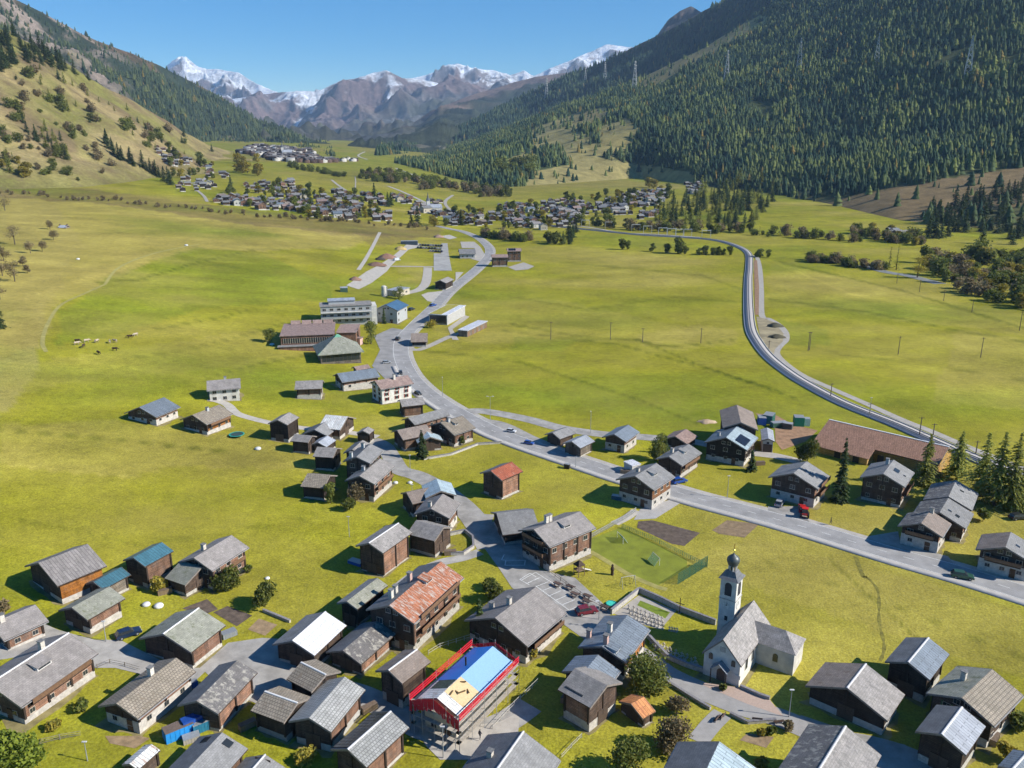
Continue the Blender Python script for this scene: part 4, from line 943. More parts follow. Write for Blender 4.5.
MB().box(hx-.45, hx+2.2, -hy+.3, hy-.3, -1, 8.3).build('end_wall', WHITE, lg)
MB().box(-hx*.65, hx*.35, -1, hy-.4, 9, 10.6).build('penthouse', WALLS['gre'], lg); MB().box(-hx*.68, hx*.38, -1.4, hy, 10.6, 10.9).build('roof', ROOFS['slsh'], lg)
def hall():
    Q = [at_h(px(s), 4.4) for s in ('Y325,411', 'Y625,408', 'Y668,340', 'Y372,343')]
    d = (Q[1]-Q[0])+(Q[2]-Q[3]); d.normalize(); n = Vector((-d.y, d.x, 0)); c = sum(Q, Vector())/4; g = T(c.x, c.y)
    hx = (Q[1]-Q[0]).length/2; hy = (abs((Q[3]-Q[0]).dot(n)))/2; root = empty('riding_hall', (c.x, c.y, g), math.atan2(d.y, d.x), 'large square hall with grey pyramid roof and green ridge light', 'hall')
    e, ap = 4.4, 9.6
    MB().box(-hx+1.2, hx-1.2, -hy+1.2, hy-1.2, -1.5, 4.2).build('wall', WALLS['gry'], root)
    m = MB(); t = [(-1.5, -1.5, ap), (1.5, -1.5, ap), (1.5, 1.5, ap), (-1.5, 1.5, ap)]; b_ = [(-hx, -hy, e), (hx, -hy, e), (hx, hy, e), (-hx, hy, e)]
    m.hexa([(x, y, z-.3) for x, y, z in b_], b_).hexa(b_, t); m.build('roof', ROOFS['gren'], root)
    MB().hexa([(-1.6, -1.6, ap-.1), (1.6, -1.6, ap-.1), (1.6, 1.6, ap-.1), (-1.6, 1.6, ap-.1)], [(-.3, -.3, ap+1), (.3, -.3, ap+1), (.3, .3, ap+1), (-.3, .3, ap+1)]).build('roof_light', plain('green_copper', (.12, .30, .20)), root)
    for x, y in ((-hx, -hy), (hx, -hy), (hx, hy), (-hx, hy)):
        MB().tube((x*.99, y*.99, e+.08), (x*.1, y*.1, ap-.2), .12, .12, 4).build('hip_cap', plain('green_copper', (.12, .30, .20)), root)
    for i in range(9):
        MB().box(-.8, .8, -.03, .03, 1.0, 3.6).build('window', GLASS, root, (-hx+2.6+(2*hx-5.2)*i/8, -hy+1.17, 0))
    for i in range(4): MB().box(-.03, .03, -.9, .9, .4, 3.4).build('barn_door', WALLS['red'], root, (hx-1.17, -hy+3+(2*hy-6)*i/3, 0))
hall()
mod, hx, hy = flatb('workshop_building', 'modern flat-roofed building with a strip of yellow-green planted roof beside the road', 'Z595,600 Z705,612 Z790,545 Z655,537', 5.2, 'con', 'whit', cat='building')
MB().box(-hx+.9, hx-.9, -hy+.3, -hy+.45, .6, 4.6).build('window_front', GLASS, mod); MB().box(-hx+.3, -hx+.45, -hy+.9, hy-.9, .6, 4.6).build('window_front', GLASS, mod)
MB().box(-hx+.5, hx*.3, -hy+.5, hy-.6, 5.2, 5.26).build('green_roof', plain('sedum_roof', (.34, .30, .05), vary=.3, scale=1), mod)
gar, hx, hy = flatb('garage_row', 'long low garage row with white flat roof by the gravel drive', 'Z795,720 Z925,655 Z905,632 Z772,690', 3.2, 'brk' if 'brk' in WALLS else 'gry', 'whit', cat='garages')
for i in range(5): MB().box(-1.1, 1.1, -.03, .05, 0, 2.3).build('garage_door', plain('brown_garage_door', (.2, .12, .07)), gar, (-hx+2+(2*hx-4)*i/4, -hy+.36, 0), PI)
flatb('garage', 'small white double garage beside the main road with two dark doors', 'S533,392 S590,420 S648,408 S592,378', 2.6, 'wht', 'whit', over=.15)
flatb('office_container', 'dark green site container beside the gravel yard', 'Z0,432 Z48,436 Z48,426 Z0,424', 2.6, plain('dark_green_paint', (.05, .10, .07)), 'slsh', cat='container', over=.05)
flatb('works_building', 'flat concrete works building next to the white silo', 'Z300,440 Z390,420 Z440,440 Z350,455', 3.6, 'crm', 'slsh', cat='building', wins=5)
p = gnd(*px('Z283,488')); si = empty('silo', p, 0, 'white cylindrical silo tower beside the works building', 'silo')
MB().lathe([(1.5, 0), (1.5, 5.6), (1.1, 6.1), (.2, 6.3)], 16).build('tank', WHITE, si); MB().box(1.4, 1.9, -.3, .3, 0, 5.6).build('ladder', METAL, si)
# ------------------------------------------------------------------ church
ch = house('s848,252', 's967,96', 's915,364', 445, name='church', pp=42, ps=4, label='white village church with grey shingle roof and onion-domed tower', roof='shin', wall='wht', plinth=0, win=0, posts=False, og=.3, oe=.3)
hx, w_, hr, ze, pt, sd, x0, x1, wr, wl = ch['dims']
def arch(w, h, y=.0, d=.08):
    m = MB(); P_ = [(-w/2, 0), (w/2, 0), (w/2, h-w/2)]+[(w/2*math.cos(t_), h-w/2+w/2*math.sin(t_)) for t_ in [PI*k/8 for k in range(1, 8)]]+[(-w/2, h-w/2)]
    return m.hexa([(x, y, z) for x, z in P_], [(x, y+d, z) for x, z in P_])
for i in range(3):
    f_ = arch(1.3, 2.6).build('window', WHITE, ch, (x0+(x1-x0)*(.22+.22*i), sd*wr, 1.7), 0 if sd > 0 else PI); arch(1.0, 2.3, .085, .03).build('pane', GLASS, f_, (0, 0, .15))
    f_ = arch(1.3, 2.6).build('window', WHITE, ch, (x0+(x1-x0)*(.22+.22*i), -sd*wl, 1.7), PI if sd > 0 else 0); arch(1.0, 2.3, .085, .03).build('pane', GLASS, f_, (0, 0, .15))
for y in (-2.0, 2.0): arch(.7, 1.2).build('window', GLASS, ch, (x0, y, 3.6), PI/2)
MB().box(-.5, .5, -.02, .1, 0, .9).build('plaque', plain('stone_plaque', (.45, .42, .38)), ch, (x0, 0, hr-2.6), PI/2)
arch(1.5, 2.4).build('door', plain('church_door', (.14, .10, .08)), ch, (x0, 0, 0), PI/2)
po = MB().hexa([(x0-1.5, -1.5, 2.6), (x0, -1.5, 2.6), (x0, 0, 3.9), (x0-1.5, 0, 3.9)], [(x0-1.5, -1.5, 2.75), (x0, -1.5, 2.75), (x0, 0, 4.05), (x0-1.5, 0, 4.05)]).hexa([(x0-1.5, 0, 3.9), (x0, 0, 3.9), (x0, 1.5, 2.6), (x0-1.5, 1.5, 2.6)], [(x0-1.5, 0, 4.05), (x0, 0, 4.05), (x0, 1.5, 2.75), (x0-1.5, 1.5, 2.75)]).build('porch_roof', ROOFS['blue'], ch)
for y in (-1.35, 1.35): MB().tube((x0-1.35, y, 0), (x0-1.35, y, 2.65), .1).build('porch_post', DARKW, ch)
MB().box(-.6, .6, 0, .08, 1.2, 2.0).build('notice_board', FRAME, ch, (x0, sd*2.8, .3), PI/2)
# polygonal choir end
m = MB(); k = 6; R_ = wr*.86
P_ = [(x1-.5+R_*.95*math.sin(PI*i/(k-1)), R_*math.cos(PI*i/(k-1))) for i in range(k)]
m.hexa([(x, y, -1.5) for x, y in P_], [(x, y, ze-.15) for x, y in P_]).build('choir', WHITE, ch)
m = MB(); 
for i in range(k-1):
    a_, b_ = P_[i], P_[i+1]; m.face([(a_[0]+.2, a_[1]*1.06, ze-.2), (b_[0]+.2, b_[1]*1.06, ze-.2), (x1-.4, 0, hr-.6)])
m.build('choir_roof', ROOFS['shin'], ch)
xs0, xs1, ys1, hs_ = x1-6.2, x1-.6, wr+6.6, ze-.1
sac = empty('sacristy', ch.location, ch.rotation_euler.z, 'white sacristy wing with hipped shingle roof on the sunny side of the church', 'church wing')
MB().box(xs0, xs1, min(sd*(wr-.1), sd*ys1), max(sd*(wr-.1), sd*ys1), -1.5, hs_).build('wall', WHITE, sac)
xm, yr = (xs0+xs1)/2, ys1-2.6; o_ = .3; zr = hs_+2.3
m = MB(); a_ = lambda x, y, z: (x, sd*y, z)
m.face([a_(xs0-o_, wr-1.8, hs_), a_(xs0-o_, ys1+o_, hs_), a_(xm, yr, zr), a_(xm, wr-1.8, zr)]).face([a_(xs1+o_, ys1+o_, hs_), a_(xs1+o_, wr-1.8, hs_), a_(xm, wr-1.8, zr), a_(xm, yr, zr)])
m.face([a_(xs0-o_, ys1+o_, hs_), a_(xs1+o_, ys1+o_, hs_), a_(xm, yr, zr)]).face([a_(xs0-o_, wr-1.8, hs_-.02), a_(xs1+o_, wr-1.8, hs_-.02), a_(xs1+o_, ys1+o_, hs_-.02), a_(xs0-o_, ys1+o_, hs_-.02)])
m.build('roof', ROOFS['shin'], sac)
f_ = arch(.9, 1.6).build('window', GLASS, sac, (xs0, sd*(wr+3.4), 1.6), PI/2)
# tower
tp = gnd(726.5, 642); rz = ch.rotation_euler.z
loc = ch.matrix_basis.inverted() @ Vector((tp.x, tp.y, ch.location.z)) if False else Matrix.Rotation(-rz, 4, 'Z') @ (Vector((tp.x, tp.y, ch.location.z))-ch.location)
tw = 1.5; TH = 13.6
t_ = MB().box(-tw, tw, -tw, tw, -1.5, TH).build('tower', WHITE, ch, loc)
for z in (9.6, TH-.1): MB().box(-tw-.12, tw+.12, -tw-.12, tw+.12, z, z+.16).build('cornice', plain('cornice_stone', (.36, .34, .31)), t_)
dk = plain('louvre_dark', (.045, .045, .05))
for a in range(4):
    rr = a*PI/2; v_ = Vector((math.cos(rr), math.sin(rr), 0))*tw
    arch(1.25, 2.6).build('belfry_opening', dk, t_, (v_.x, v_.y, 10.5), rr-PI/2)
    ck = MB(); 
    f_ = ck.hexa([(.85*math.cos(2*PI*i/20), 0, .85*math.sin(2*PI*i/20)) for i in range(20)], [(.85*math.cos(2*PI*i/20), .06, .85*math.sin(2*PI*i/20)) for i in range(20)]).build('clock_face', plain('clock_white', (.55, .53, .48)), t_, (v_.x, v_.y, 8.5), rr-PI/2)
    MB().box(-.05, .05, .065, .09, -.05, .6).box(-.05, .42, .065, .09, -.05, .05).build('clock_hands', BLACK, f_)
    MB().box(-.28, .28, 0, .05, 0, .9).build('slit_window', dk, t_, (v_.x, v_.y, 5.4), rr-PI/2)
SLT = ROOFS['dark']; COPP = plain('dark_dome_metal', (.075, .085, .085), .45, .5, .3)
m = MB(); prev = None
for s_, z in ((tw+.4, TH+.06), (tw*.85, TH+.6), (.8, TH+1.5)):
    c4 = [(-s_, -s_, z), (s_, -s_, z), (s_, s_, z), (-s_, s_, z)]
    if prev: m.hexa(prev, c4)
    prev = c4
m.build('skirt_roof', SLT, t_)
for i in range(8):
    a = 2*PI*(i+.5)/8; MB().tube((.68*math.cos(a), .68*math.sin(a), TH+1.45), (.68*math.cos(a), .68*math.sin(a), TH+2.5), .1).build('lantern_post', WHITE, t_)
MB().lathe([(.38, TH+1.4), (.38, TH+2.5)], 8).build('bell', plain('bronze_bell', (.12, .09, .05)), t_)
MB().lathe([(.85, TH+2.45), (.95, TH+2.6), (.9, TH+2.7), (1.12, TH+3.05), (1.18, TH+3.45), (1.05, TH+3.9), (.7, TH+4.25), (.3, TH+4.5), (.1, TH+4.8)], 20).build('onion_dome', COPP, t_, smooth=True)
MB().lathe([(.05, TH+4.7), (.05, TH+5.9)], 6).build('spire_rod', COPP, t_)
MB().lathe([(.02, TH+5.2), (.17, TH+5.35), (.17, TH+5.45), (.02, TH+5.6)], 8).box(-.05, .05, -.05, .05, TH+5.7, TH+6.6).box(-.32, .32, -.05, .05, TH+6.15, TH+6.27).build('gilded_cross', plain('gold_leaf', (.6, .4, .08), .3, .5, .8), t_)
# ------------------------------------------------------------------ house being re-roofed inside its scaffold
sh = house('r725,487', 'r945,283', 'r805,560', 670, name='house', label='house being re-roofed with blue sheets and bare boards inside a red-netted scaffold', roof='wzin', wall='crm', plinth=1.2, pm='stn', posts=False, floors=2)
hx, w_, hr, ze, pt, sd, x0, x1, wr, wl = sh['dims']
def rp_(xa, xb, ya, yb, nm, mat, up):
    X0, X1 = -hx+2*hx*xa, -hx+2*hx*xb; s2 = sd if yb > 0 else -sd; Y0, Y1 = abs(ya)*w_, abs(yb)*w_; zz = lambda y: hr-pt*y
    b_ = [(X0, s2*Y0, zz(Y0)), (X1, s2*Y0, zz(Y0)), (X1, s2*Y1, zz(Y1)), (X0, s2*Y1, zz(Y1))]
    MB().hexa(b_, [(x, y, z+up) for x, y, z in b_]).build(nm, mat, sh)
rp_(.40, 1.01, .0, 1.02, 'roof_underlay', plain('pale_blue_underlay', (.26, .44, .68), .5, vary=.06), .05)
rp_(.34, 1.01, -.0, -1.02, 'roof_underlay', plain('blue_tarpaulin', (.01, .17, .55), .4, vary=.1), .05)
rp_(.12, .42, .02, .95, 'roof_boards', plain('fresh_plywood', (.55, .40, .22), vary=.12), .04)
rp_(.18, .34, -.02, -.9, 'roof_boards', plain('dark_membrane', (.06, .08, .06), vary=.5), .04)
for i in range(5):
    X = -hx+2*hx*(.16+.05*i); Y = sd*w_*(.25+.13*(i % 4)); MB().box(-.5, .5, -.1, .1, 0, .14).build('timber_batten', plain('loose_batten', (.14, .09, .04)), sh, (X, Y, hr-pt*abs(Y)+.1), [.2, 1.4, -.5, .9, 2.2][i])
MB().tube((-hx+2*hx*.62, -sd*w_*.35, hr-pt*w_*.35), (-hx+2*hx*.62, -sd*w_*.35, hr+1.0), .16).build('flue', BLACK, sh)
sf = empty('scaffolding', sh.location, sh.rotation_euler.z, 'metal scaffold with red safety net around the house being re-roofed', 'scaffolding')
RED = plain('red_netting', (.55, .015, .03), .6, vary=.15); BX, BY = hx+.9, w_+.9; top = ze+1.2
deck = plain('scaffold_deck', (.36, .32, .27)); pole = plain('scaffold_tube', (.42, .42, .42), .4, .5, .4)
for sg in (-1, 1):
    for i in range(6):
        x = -BX+2*BX*i/5
        for y in (sg*BY, sg*(BY-.75)): MB().tube((x, y, -.3), (x, y, top if abs(y) > BY-.1 else ze-.6), .05, .05, 5).build('pole', pole, sf)
    for z in (1.6, 3.4, min(5.2, ze-.3)): MB().box(-BX, BX, min(sg*BY, sg*(BY-.75)), max(sg*BY, sg*(BY-.75)), z, z+.08).build('platform', deck, sf)
    for z in (2.6, 4.4): MB().tube((-BX, sg*BY, z), (BX, sg*BY, z), .03, .03, 5).build('ledger', pole, sf)
    for i in range(3): MB().box(-BX, BX, sg*BY-.04, sg*BY+.04, ze-.1+i*.45, ze+.08+i*.45).build('guard_board', RED, sf)
for q in (-1, 1):
    for i in range(5):
        y = -BY+2*BY*i/4; MB().tube((q*BX, y, -.3), (q*BX, y, hr-pt*abs(y)+.9), .05, .05, 5).build('pole', pole, sf)
    for z in (1.6, 3.4, ze-.3): MB().box(min(q*BX, q*(BX-.75)), max(q*BX, q*(BX-.75)), -BY, BY, z, z+.08).build('platform', deck, sf)
# net over the gable towards the lane and a lower strip on the far gable
for q, lo in ((-1, .9), (1, -.3)):
    m = MB(); n = 34
    for i in range(n):
        ya, yb = -BY+2*BY*i/n, -BY+2*BY*(i+1)/n; za, zb = hr-pt*abs(ya)+.35, hr-pt*abs(yb)+.35; sg_ = .12*math.sin(i*1.7)+.07*math.sin(i*4.1); za += .1*math.sin(i*2.3)
        m.hexa([(q*BX+sg_, ya, za-lo-1.0), (q*BX+sg_, yb, zb-lo-1.0), (q*BX, yb, zb), (q*BX, ya, za)], [(q*(BX+.03)+sg_, ya, za-lo-1.0), (q*(BX+.03)+sg_, yb, zb-lo-1.0), (q*(BX+.03), yb, zb), (q*(BX+.03), ya, za)])
    m.build('safety_net', RED, sf)
# ------------------------------------------------------------------ vehicles
def car_proto(name, paint, L=4.4, Wd=1.8, Hh=1.5, van=False):
    root = empty(name, (0, 0, 0)); hw = Wd/2
    P0 = plain('car_paint_'+name+'_'+paint, PAINT[paint], .3, .6, .2, vary=.03, rnd=.02)
    body = [(-L/2, .32), (-L/2, .78), (-L/2+.15, .95), (L/2-1.2, .95), (L/2-.15, .78), (L/2, .62), (L/2, .32)]
    m = MB(); n = len(body)
    m.hexa([(x, -hw, z) for x, z in body], [(x, hw, z) for x, z in body]); m.build('body', P0, root)
    rb = (L/2-.9, L/2-1.3) if van else (L/2-1.25, L/2-1.95)
    cab = [(-L/2+.1, .95), (rb[0], .95), (rb[1], Hh), (-L/2+(.2 if van else .55), Hh)]
    c_ = MB().hexa([(x, -hw+.08, z) for x, z in cab[:2]]+[(x, -hw+.22, z) for x, z in cab[2:]], [(x, hw-.08, z) for x, z in cab[:2]]+[(x, hw-.22, z) for x, z in cab[2:]]).build('cabin', GLASS if not van else P0, root)
    MB().box(cab[3][0]-.03, cab[2][0]+.03, -hw+.2, hw-.2, Hh-.02, Hh+.05).build('roof', P0, root)
    if van: MB().hexa([(rb[0]+.02, -hw+.2, 1.0), (rb[0]+.02, hw-.2, 1.0), (rb[1]+.05, hw-.3, Hh-.1), (rb[1]+.05, -hw+.3, Hh-.1)], [(rb[0]+.05, -hw+.2, 1.0), (rb[0]+.05, hw-.2, 1.0), (rb[1]+.08, hw-.3, Hh-.1), (rb[1]+.08, -hw+.3, Hh-.1)]).build('windscreen', GLASS, root)
    for x in (-L/2+.85, L/2-.85):
        for y in (-hw+.08, hw-.08):
            w0 = MB().tube((x, y-.11, .33), (x, y+.11, .33), .33, .33, 12).build('wheel', BLACK, root)
            MB().tube((x, y-.125, .33), (x, y+.125, .33), .17, .17, 8).build('rim', METAL, w0)
    for y in (-hw+.3, hw-.3): MB().box(L/2-.02, L/2+.03, y-.18, y+.18, .6, .74).build('headlight', plain('lamp_glass', (.7, .7, .68), .2), root); MB().box(-L/2-.03, -L/2+.02, y-.15, y+.15, .66, .82).build('tail_light', plain('red_lens', (.35, .01, .01), .3), root)
    return root
PAINT = dict(navy=(.015, .03, .07), dark=(.03, .033, .035), red=(.42, .02, .02), white=(.6, .6, .6), silver=(.35, .36, .37), blue=(.02, .08, .35), green=(.03, .09, .06), wine=(.18, .02, .03))
CARS = {}
def put_car(at_, deg, paint, label, group=None, van=False, sc=1.):
    k = (paint, van)
    if k not in CARS: CARS[k] = car_proto('van' if van else 'car', paint, *((5.2, 2.0, 2.2) if van else (4.4, 1.8, 1.5)), van=van); c = CARS[k]
    else: c = copy_tree(CARS[k])
    g = gnd(*px(at_)); c.location = (g.x, g.y, g.z+.06+lift_of(g.x, g.y)); c.rotation_euler = (0, 0, R(deg)); c.scale = (sc,)*3; tag(c, label, 'van' if van else 'car', group); return c
put_car('q515,240', 38, 'navy', 'dark navy car parked beside the lichen-roofed barn on the left')
put_car('I425,545', 18, 'wine', 'dark red car parked alone at the end of the marked car park')
put_car('p962,578', -20, 'green', 'dark green car driving on the main road near the right edge')
put_car('S890,530', 25, 'blue', 'bright blue car beside the dark timber house on the main road')
put_car('V270,708', 75, 'red', 'small red car behind the red tractor'); 
put_car('U765,735', 60, 'silver', 'silver car parked in front of the chalet garages')
put_car('Q308,158', -50, 'dark', 'black car behind the white apartment house', sc=.8); put_car('Q905,398', -25, 'white', 'white car in the lay-by at the road junction', sc=.72)
put_car('Q1018,475', -25, 'blue', 'blue car on the main road near the junction', sc=.72); put_car('Q640,395', 10, 'silver', 'grey car behind the large log house') if False else None
put_car('Y882,320', 85, 'dark', 'dark car on the main road by the hall forecourt'); put_car('Y812,470', 20, 'silver', 'silver car standing on the hall forecourt', sc=.8)
put_car('Y900,538', -80, 'dark', 'dark car on the bend above the white apartment house', sc=.8); put_car('Y970,130', 60, 'dark', 'dark car parked behind the deep blue-roofed building')
put_car('Z595,552', 55, 'blue', 'blue car on the main road beside the modern flat-roofed building'); put_car('Z365,262', 40, 'white', 'white van parked on the gravel works yard', van=True)
put_car('D375,505', 40, 'blue', 'small blue van tucked below the lichen-blotched barn', van=True)
put_car('W985,570', 10, 'dark', 'dark car parked under the larches at the right edge')
i_ = 0
for row, (x0_, y0_, x1_, y1_, n) in enumerate(((515, 165, 650, 170, 9), (500, 182, 645, 188, 9), (580, 203, 650, 207, 5))):
    for i in range(n):
        x, y = x0_+(x1_-x0_)*i/(n-1), y0_+(y1_-y0_)*i/(n-1)
        put_car(f'Z{x},{y}', 88, ['silver', 'green', 'white', 'dark', 'navy'][(i*3+row) % 5], 'one of the vehicles parked in tight rows on the works yard', 'vehicles parked in rows on the works yard')
# tractor
g = gnd(*px('V285,745')); tr = empty('tractor', (g.x, g.y, g.z+.05), R(70), 'red tractor parked in front of the chalet with garages', 'tractor')
rd = plain('tractor_red', (.5, .02, .02), .35, .5); MB().box(-.4, 1.7, -.4, .4, .7, 1.45).build('bonnet', rd, tr); MB().box(-1.5, .1, -.75, .75, .8, 1.3).build('mudguards', rd, tr)
MB().hexa([(-1.3, -.7, 1.3), (.0, -.7, 1.3), (.0, .7, 1.3), (-1.3, .7, 1.3)], [(-1.2, -.6, 2.4), (-.1, -.6, 2.4), (-.1, .6, 2.4), (-1.2, .6, 2.4)]).build('cab', GLASS, tr); MB().box(-1.35, .1, -.75, .75, 2.4, 2.55).build('roof', rd, tr)
for x, r_, y in ((-.9, .8, .85), (-.9, .8, -.85), (1.2, .5, .65), (1.2, .5, -.65)):
    w0 = MB().tube((x, y-.2, r_), (x, y+.2, r_), r_, r_, 14).build('wheel', BLACK, tr); MB().tube((x, y-.22, r_), (x, y+.22, r_), r_*.5, r_*.5, 10).build('rim', rd, w0)
# blue containers and skips
def crate(at_, deg, L, W_, Hh, col, label, name='container', lid=None):
    g = gnd(*px(at_)); r_ = empty(name, (g.x, g.y, g.z+.03), R(deg), label, name.replace('_', ' '))
    MB().box(-L/2, L/2, -W_/2, W_/2, 0, Hh).build('body', plain('paint_'+label[:12].replace(' ', '_'), col, .5, vary=.12), r_)
    MB().box(-L/2-.04, L/2+.04, -W_/2-.04, W_/2+.04, Hh, Hh+.07).build('lid', lid or METAL, r_)
    for x in [-L/2+L*i/6 for i in range(7)]: MB().box(x-.04, x+.04, -W_/2-.05, W_/2+.05, 0, Hh-.01).build('rib', plain('paint_'+label[:12].replace(' ', '_'), col), r_)
crate('D250,560', 38, 4.2, 2.0, 1.8, (.02, .22, .55), 'bright blue steel container with brown lid behind the blotched barn', lid=plain('brown_lid', (.16, .12, .1)))
crate('D390,520', 38, 2.6, 1.8, 1.6, (.02, .15, .25), 'dark teal skip full of scrap beside the blue container', 'skip', lid=plain('scrap', (.2, .2, .2), vary=.5))
crate('D330,590', 30, 2.4, 1.5, .8, (.35, .32, .28), 'low grey trailer with junk in front of the blue container', 'trailer')
crate('D335,250', 38, 1.6, 1.0, 1.1, (.02, .12, .45), 'small blue bin between two long roofs', 'bin')
crate('U650,215', 80, 3.4, 2.4, 2.4, (.04, .12, .45), 'blue tarpaulined stack in the farm machine yard', 'stack')
crate('U695,205', 60, 4.2, 3.0, 2.8, (.04, .16, .12), 'dark green silo bag at the farm machine yard', 'fodder_stack')
crate('U885,225', 80, 3.2, 3.0, 3.0, (.02, .25, .14), 'bright green tank at the far end of the machine yard', 'tank')
crate('U930,225', 80, 2.2, 2.4, 2.4, (.5, .62, .60), 'white and green tank beside the bright green one', 'tank')
crate('U760,235', 10, 5, 2.2, 1.6, (.06, .14, .10), 'green farm trailer in the machine yard', 'trailer'); crate('U815,245', -30, 3, 2, 1.8, (.08, .09, .09), 'dark hay wagon in the machine yard', 'wagon')
crate('R557,245', -25, 1.5, 1.0, 1.3, (.03, .03, .03), 'black roadside salt bin on the pavement', 'salt_bin')
crate('P105,600', 150, 3.4, 1.6, .7, (.10, .2, .3), 'blue tarpaulined woodpile in the shade of the large log barn', 'woodpile'); crate('P215,645', 150, 3, 1.2, .5, (.12, .13, .14), 'grey woodpile in the shade of the large log barn', 'woodpile')
crate('C570,690', 40, 2.6, 1.6, .9, (.25, .27, .28), 'grey covered stack at the end of the long log barn', 'stack')
crate('S495,635', -20, 2.8, 1.3, 1.0, (.05, .1, .15), 'dark blue covered trailer in the shadow of the tall brown house', 'trailer')
def bale(at_, s, label, group=None):
    g = gnd(*px(at_)); o = MB().lathe([(s*.55, 0), (s*.6, s*.15), (s*.5, s*.35), (s*.2, s*.45), (s*.05, s*.47)], 12).build('hay_bale', plain('white_wrap', (.6, .6, .58), .4, vary=.08), None, (g.x, g.y, g.z), smooth=True)
    tag(o, label, 'hay bale', group)
bale('C40,495', 1.4, 'large white wrapped bundle beside the lichen-roofed barn'); bale('C120,505', 1.6, 'larger white wrapped bundle next to the two-tone barn')
bale('C815,325', .9, 'single white stone-like bundle alone in the meadow'); bale('n745,215', 2.2, 'white wrapped bale on the upper meadow'); bale('n312,270', 1.8, 'small pale boulder-like bale on the upper left meadow')
for s_ in ('P355,85', 'P448,85'): bale(s_, 1.2, 'white wrapped bale on the lawn beside the front house of the cluster', 'two white bales on the lawn')
bale('O115,380', 1.6, 'white wrapped bale left of the tall granary'); bale('Y78,352', 1.8, 'white wrapped bale at the corner of the school')
# ------------------------------------------------------------------ trampolines and tarps
def disc(at_, r_, col, label, name, h=.7):
    g = gnd(*px(at_)); o = empty(name, g, 0, label, name.replace('_', ' '))
    MB().lathe([(r_*.86, h), (r_*.86, h+.02)], 20).build('mat', plain('mat_black' if r_ > 1.2 else 'mat_teal', (.03, .06, .06) if r_ > 1.2 else col), o)
    m = MB(); n = 20
    for i in range(n):
        a, b = 2*PI*i/n, 2*PI*(i+1)/n
        m.hexa([(r_*.84*math.cos(a), r_*.84*math.sin(a), h), (r_*math.cos(a), r_*math.sin(a), h), (r_*math.cos(b), r_*math.sin(b), h), (r_*.84*math.cos(b), r_*.84*math.sin(b), h)],
               [(r_*.84*math.cos(a), r_*.84*math.sin(a), h+.09), (r_*math.cos(a), r_*math.sin(a), h+.09), (r_*math.cos(b), r_*math.sin(b), h+.09), (r_*.84*math.cos(b), r_*.84*math.sin(b), h+.09)])
    m.build('rim', plain('teal_padding', (.02, .30, .25)), o)
    for i in range(4): a = PI/4+i*PI/2; MB().tube((r_*.9*math.cos(a), r_*.9*math.sin(a), 0), (r_*.9*math.cos(a), r_*.9*math.sin(a), h), .04).build('leg', METAL, o)
disc('X812,553', 2.3, (0, 0, 0), 'round trampoline with teal rim beside the meadow house', 'trampoline'); disc('O0,292', 2.0, (0, 0, 0), 'second round trampoline at the left end of the cluster', 'trampoline') if False else None
disc('I585,490', 1.1, (.05, .5, .38), 'small turquoise paddling pool in the playground', 'paddling_pool', .25)
def goal(at_, deg, label):
    g = gnd(*px(at_)); o = empty('goal', g, R(deg), label, 'goal'); gr = plain('green_net', (.10, .38, .26), vary=.2)
    for y in (-1.5, 1.5): MB().tube((0, y, 0), (0, y, 1.8), .05).build('post', FRAME, o); MB().tube((0, y, 1.8), (-1.3, y, 0), .03).build('stay', FRAME, o)
    MB().tube((0, -1.5, 1.8), (0, 1.5, 1.8), .05).build('crossbar', FRAME, o)
    m = MB()
    for i in range(13): y = -1.5+i*.25; m.box(-.02, .02, y-.02, y+.02, 0, .01); m.hexa([(0, y-.03, 1.78), (0, y+.03, 1.78), (-1.3, y+.03, 0), (-1.3, y-.03, 0)], [(.03, y-.03, 1.8), (.03, y+.03, 1.8), (-1.27, y+.03, .02), (-1.27, y-.03, .02)])
    for i in range(8): z = 1.78*(1-i/8); x = -1.3*i/8; m.box(x-.03, x+.03, -1.5, 1.5, z-.03, z+.03)
    m.build('net', gr, o)
goal('I640,85', 200, 'green-netted goal at the road end of the sports pitch'); goal('I870,220', 20, 'green-netted goal at the church end of the sports pitch')
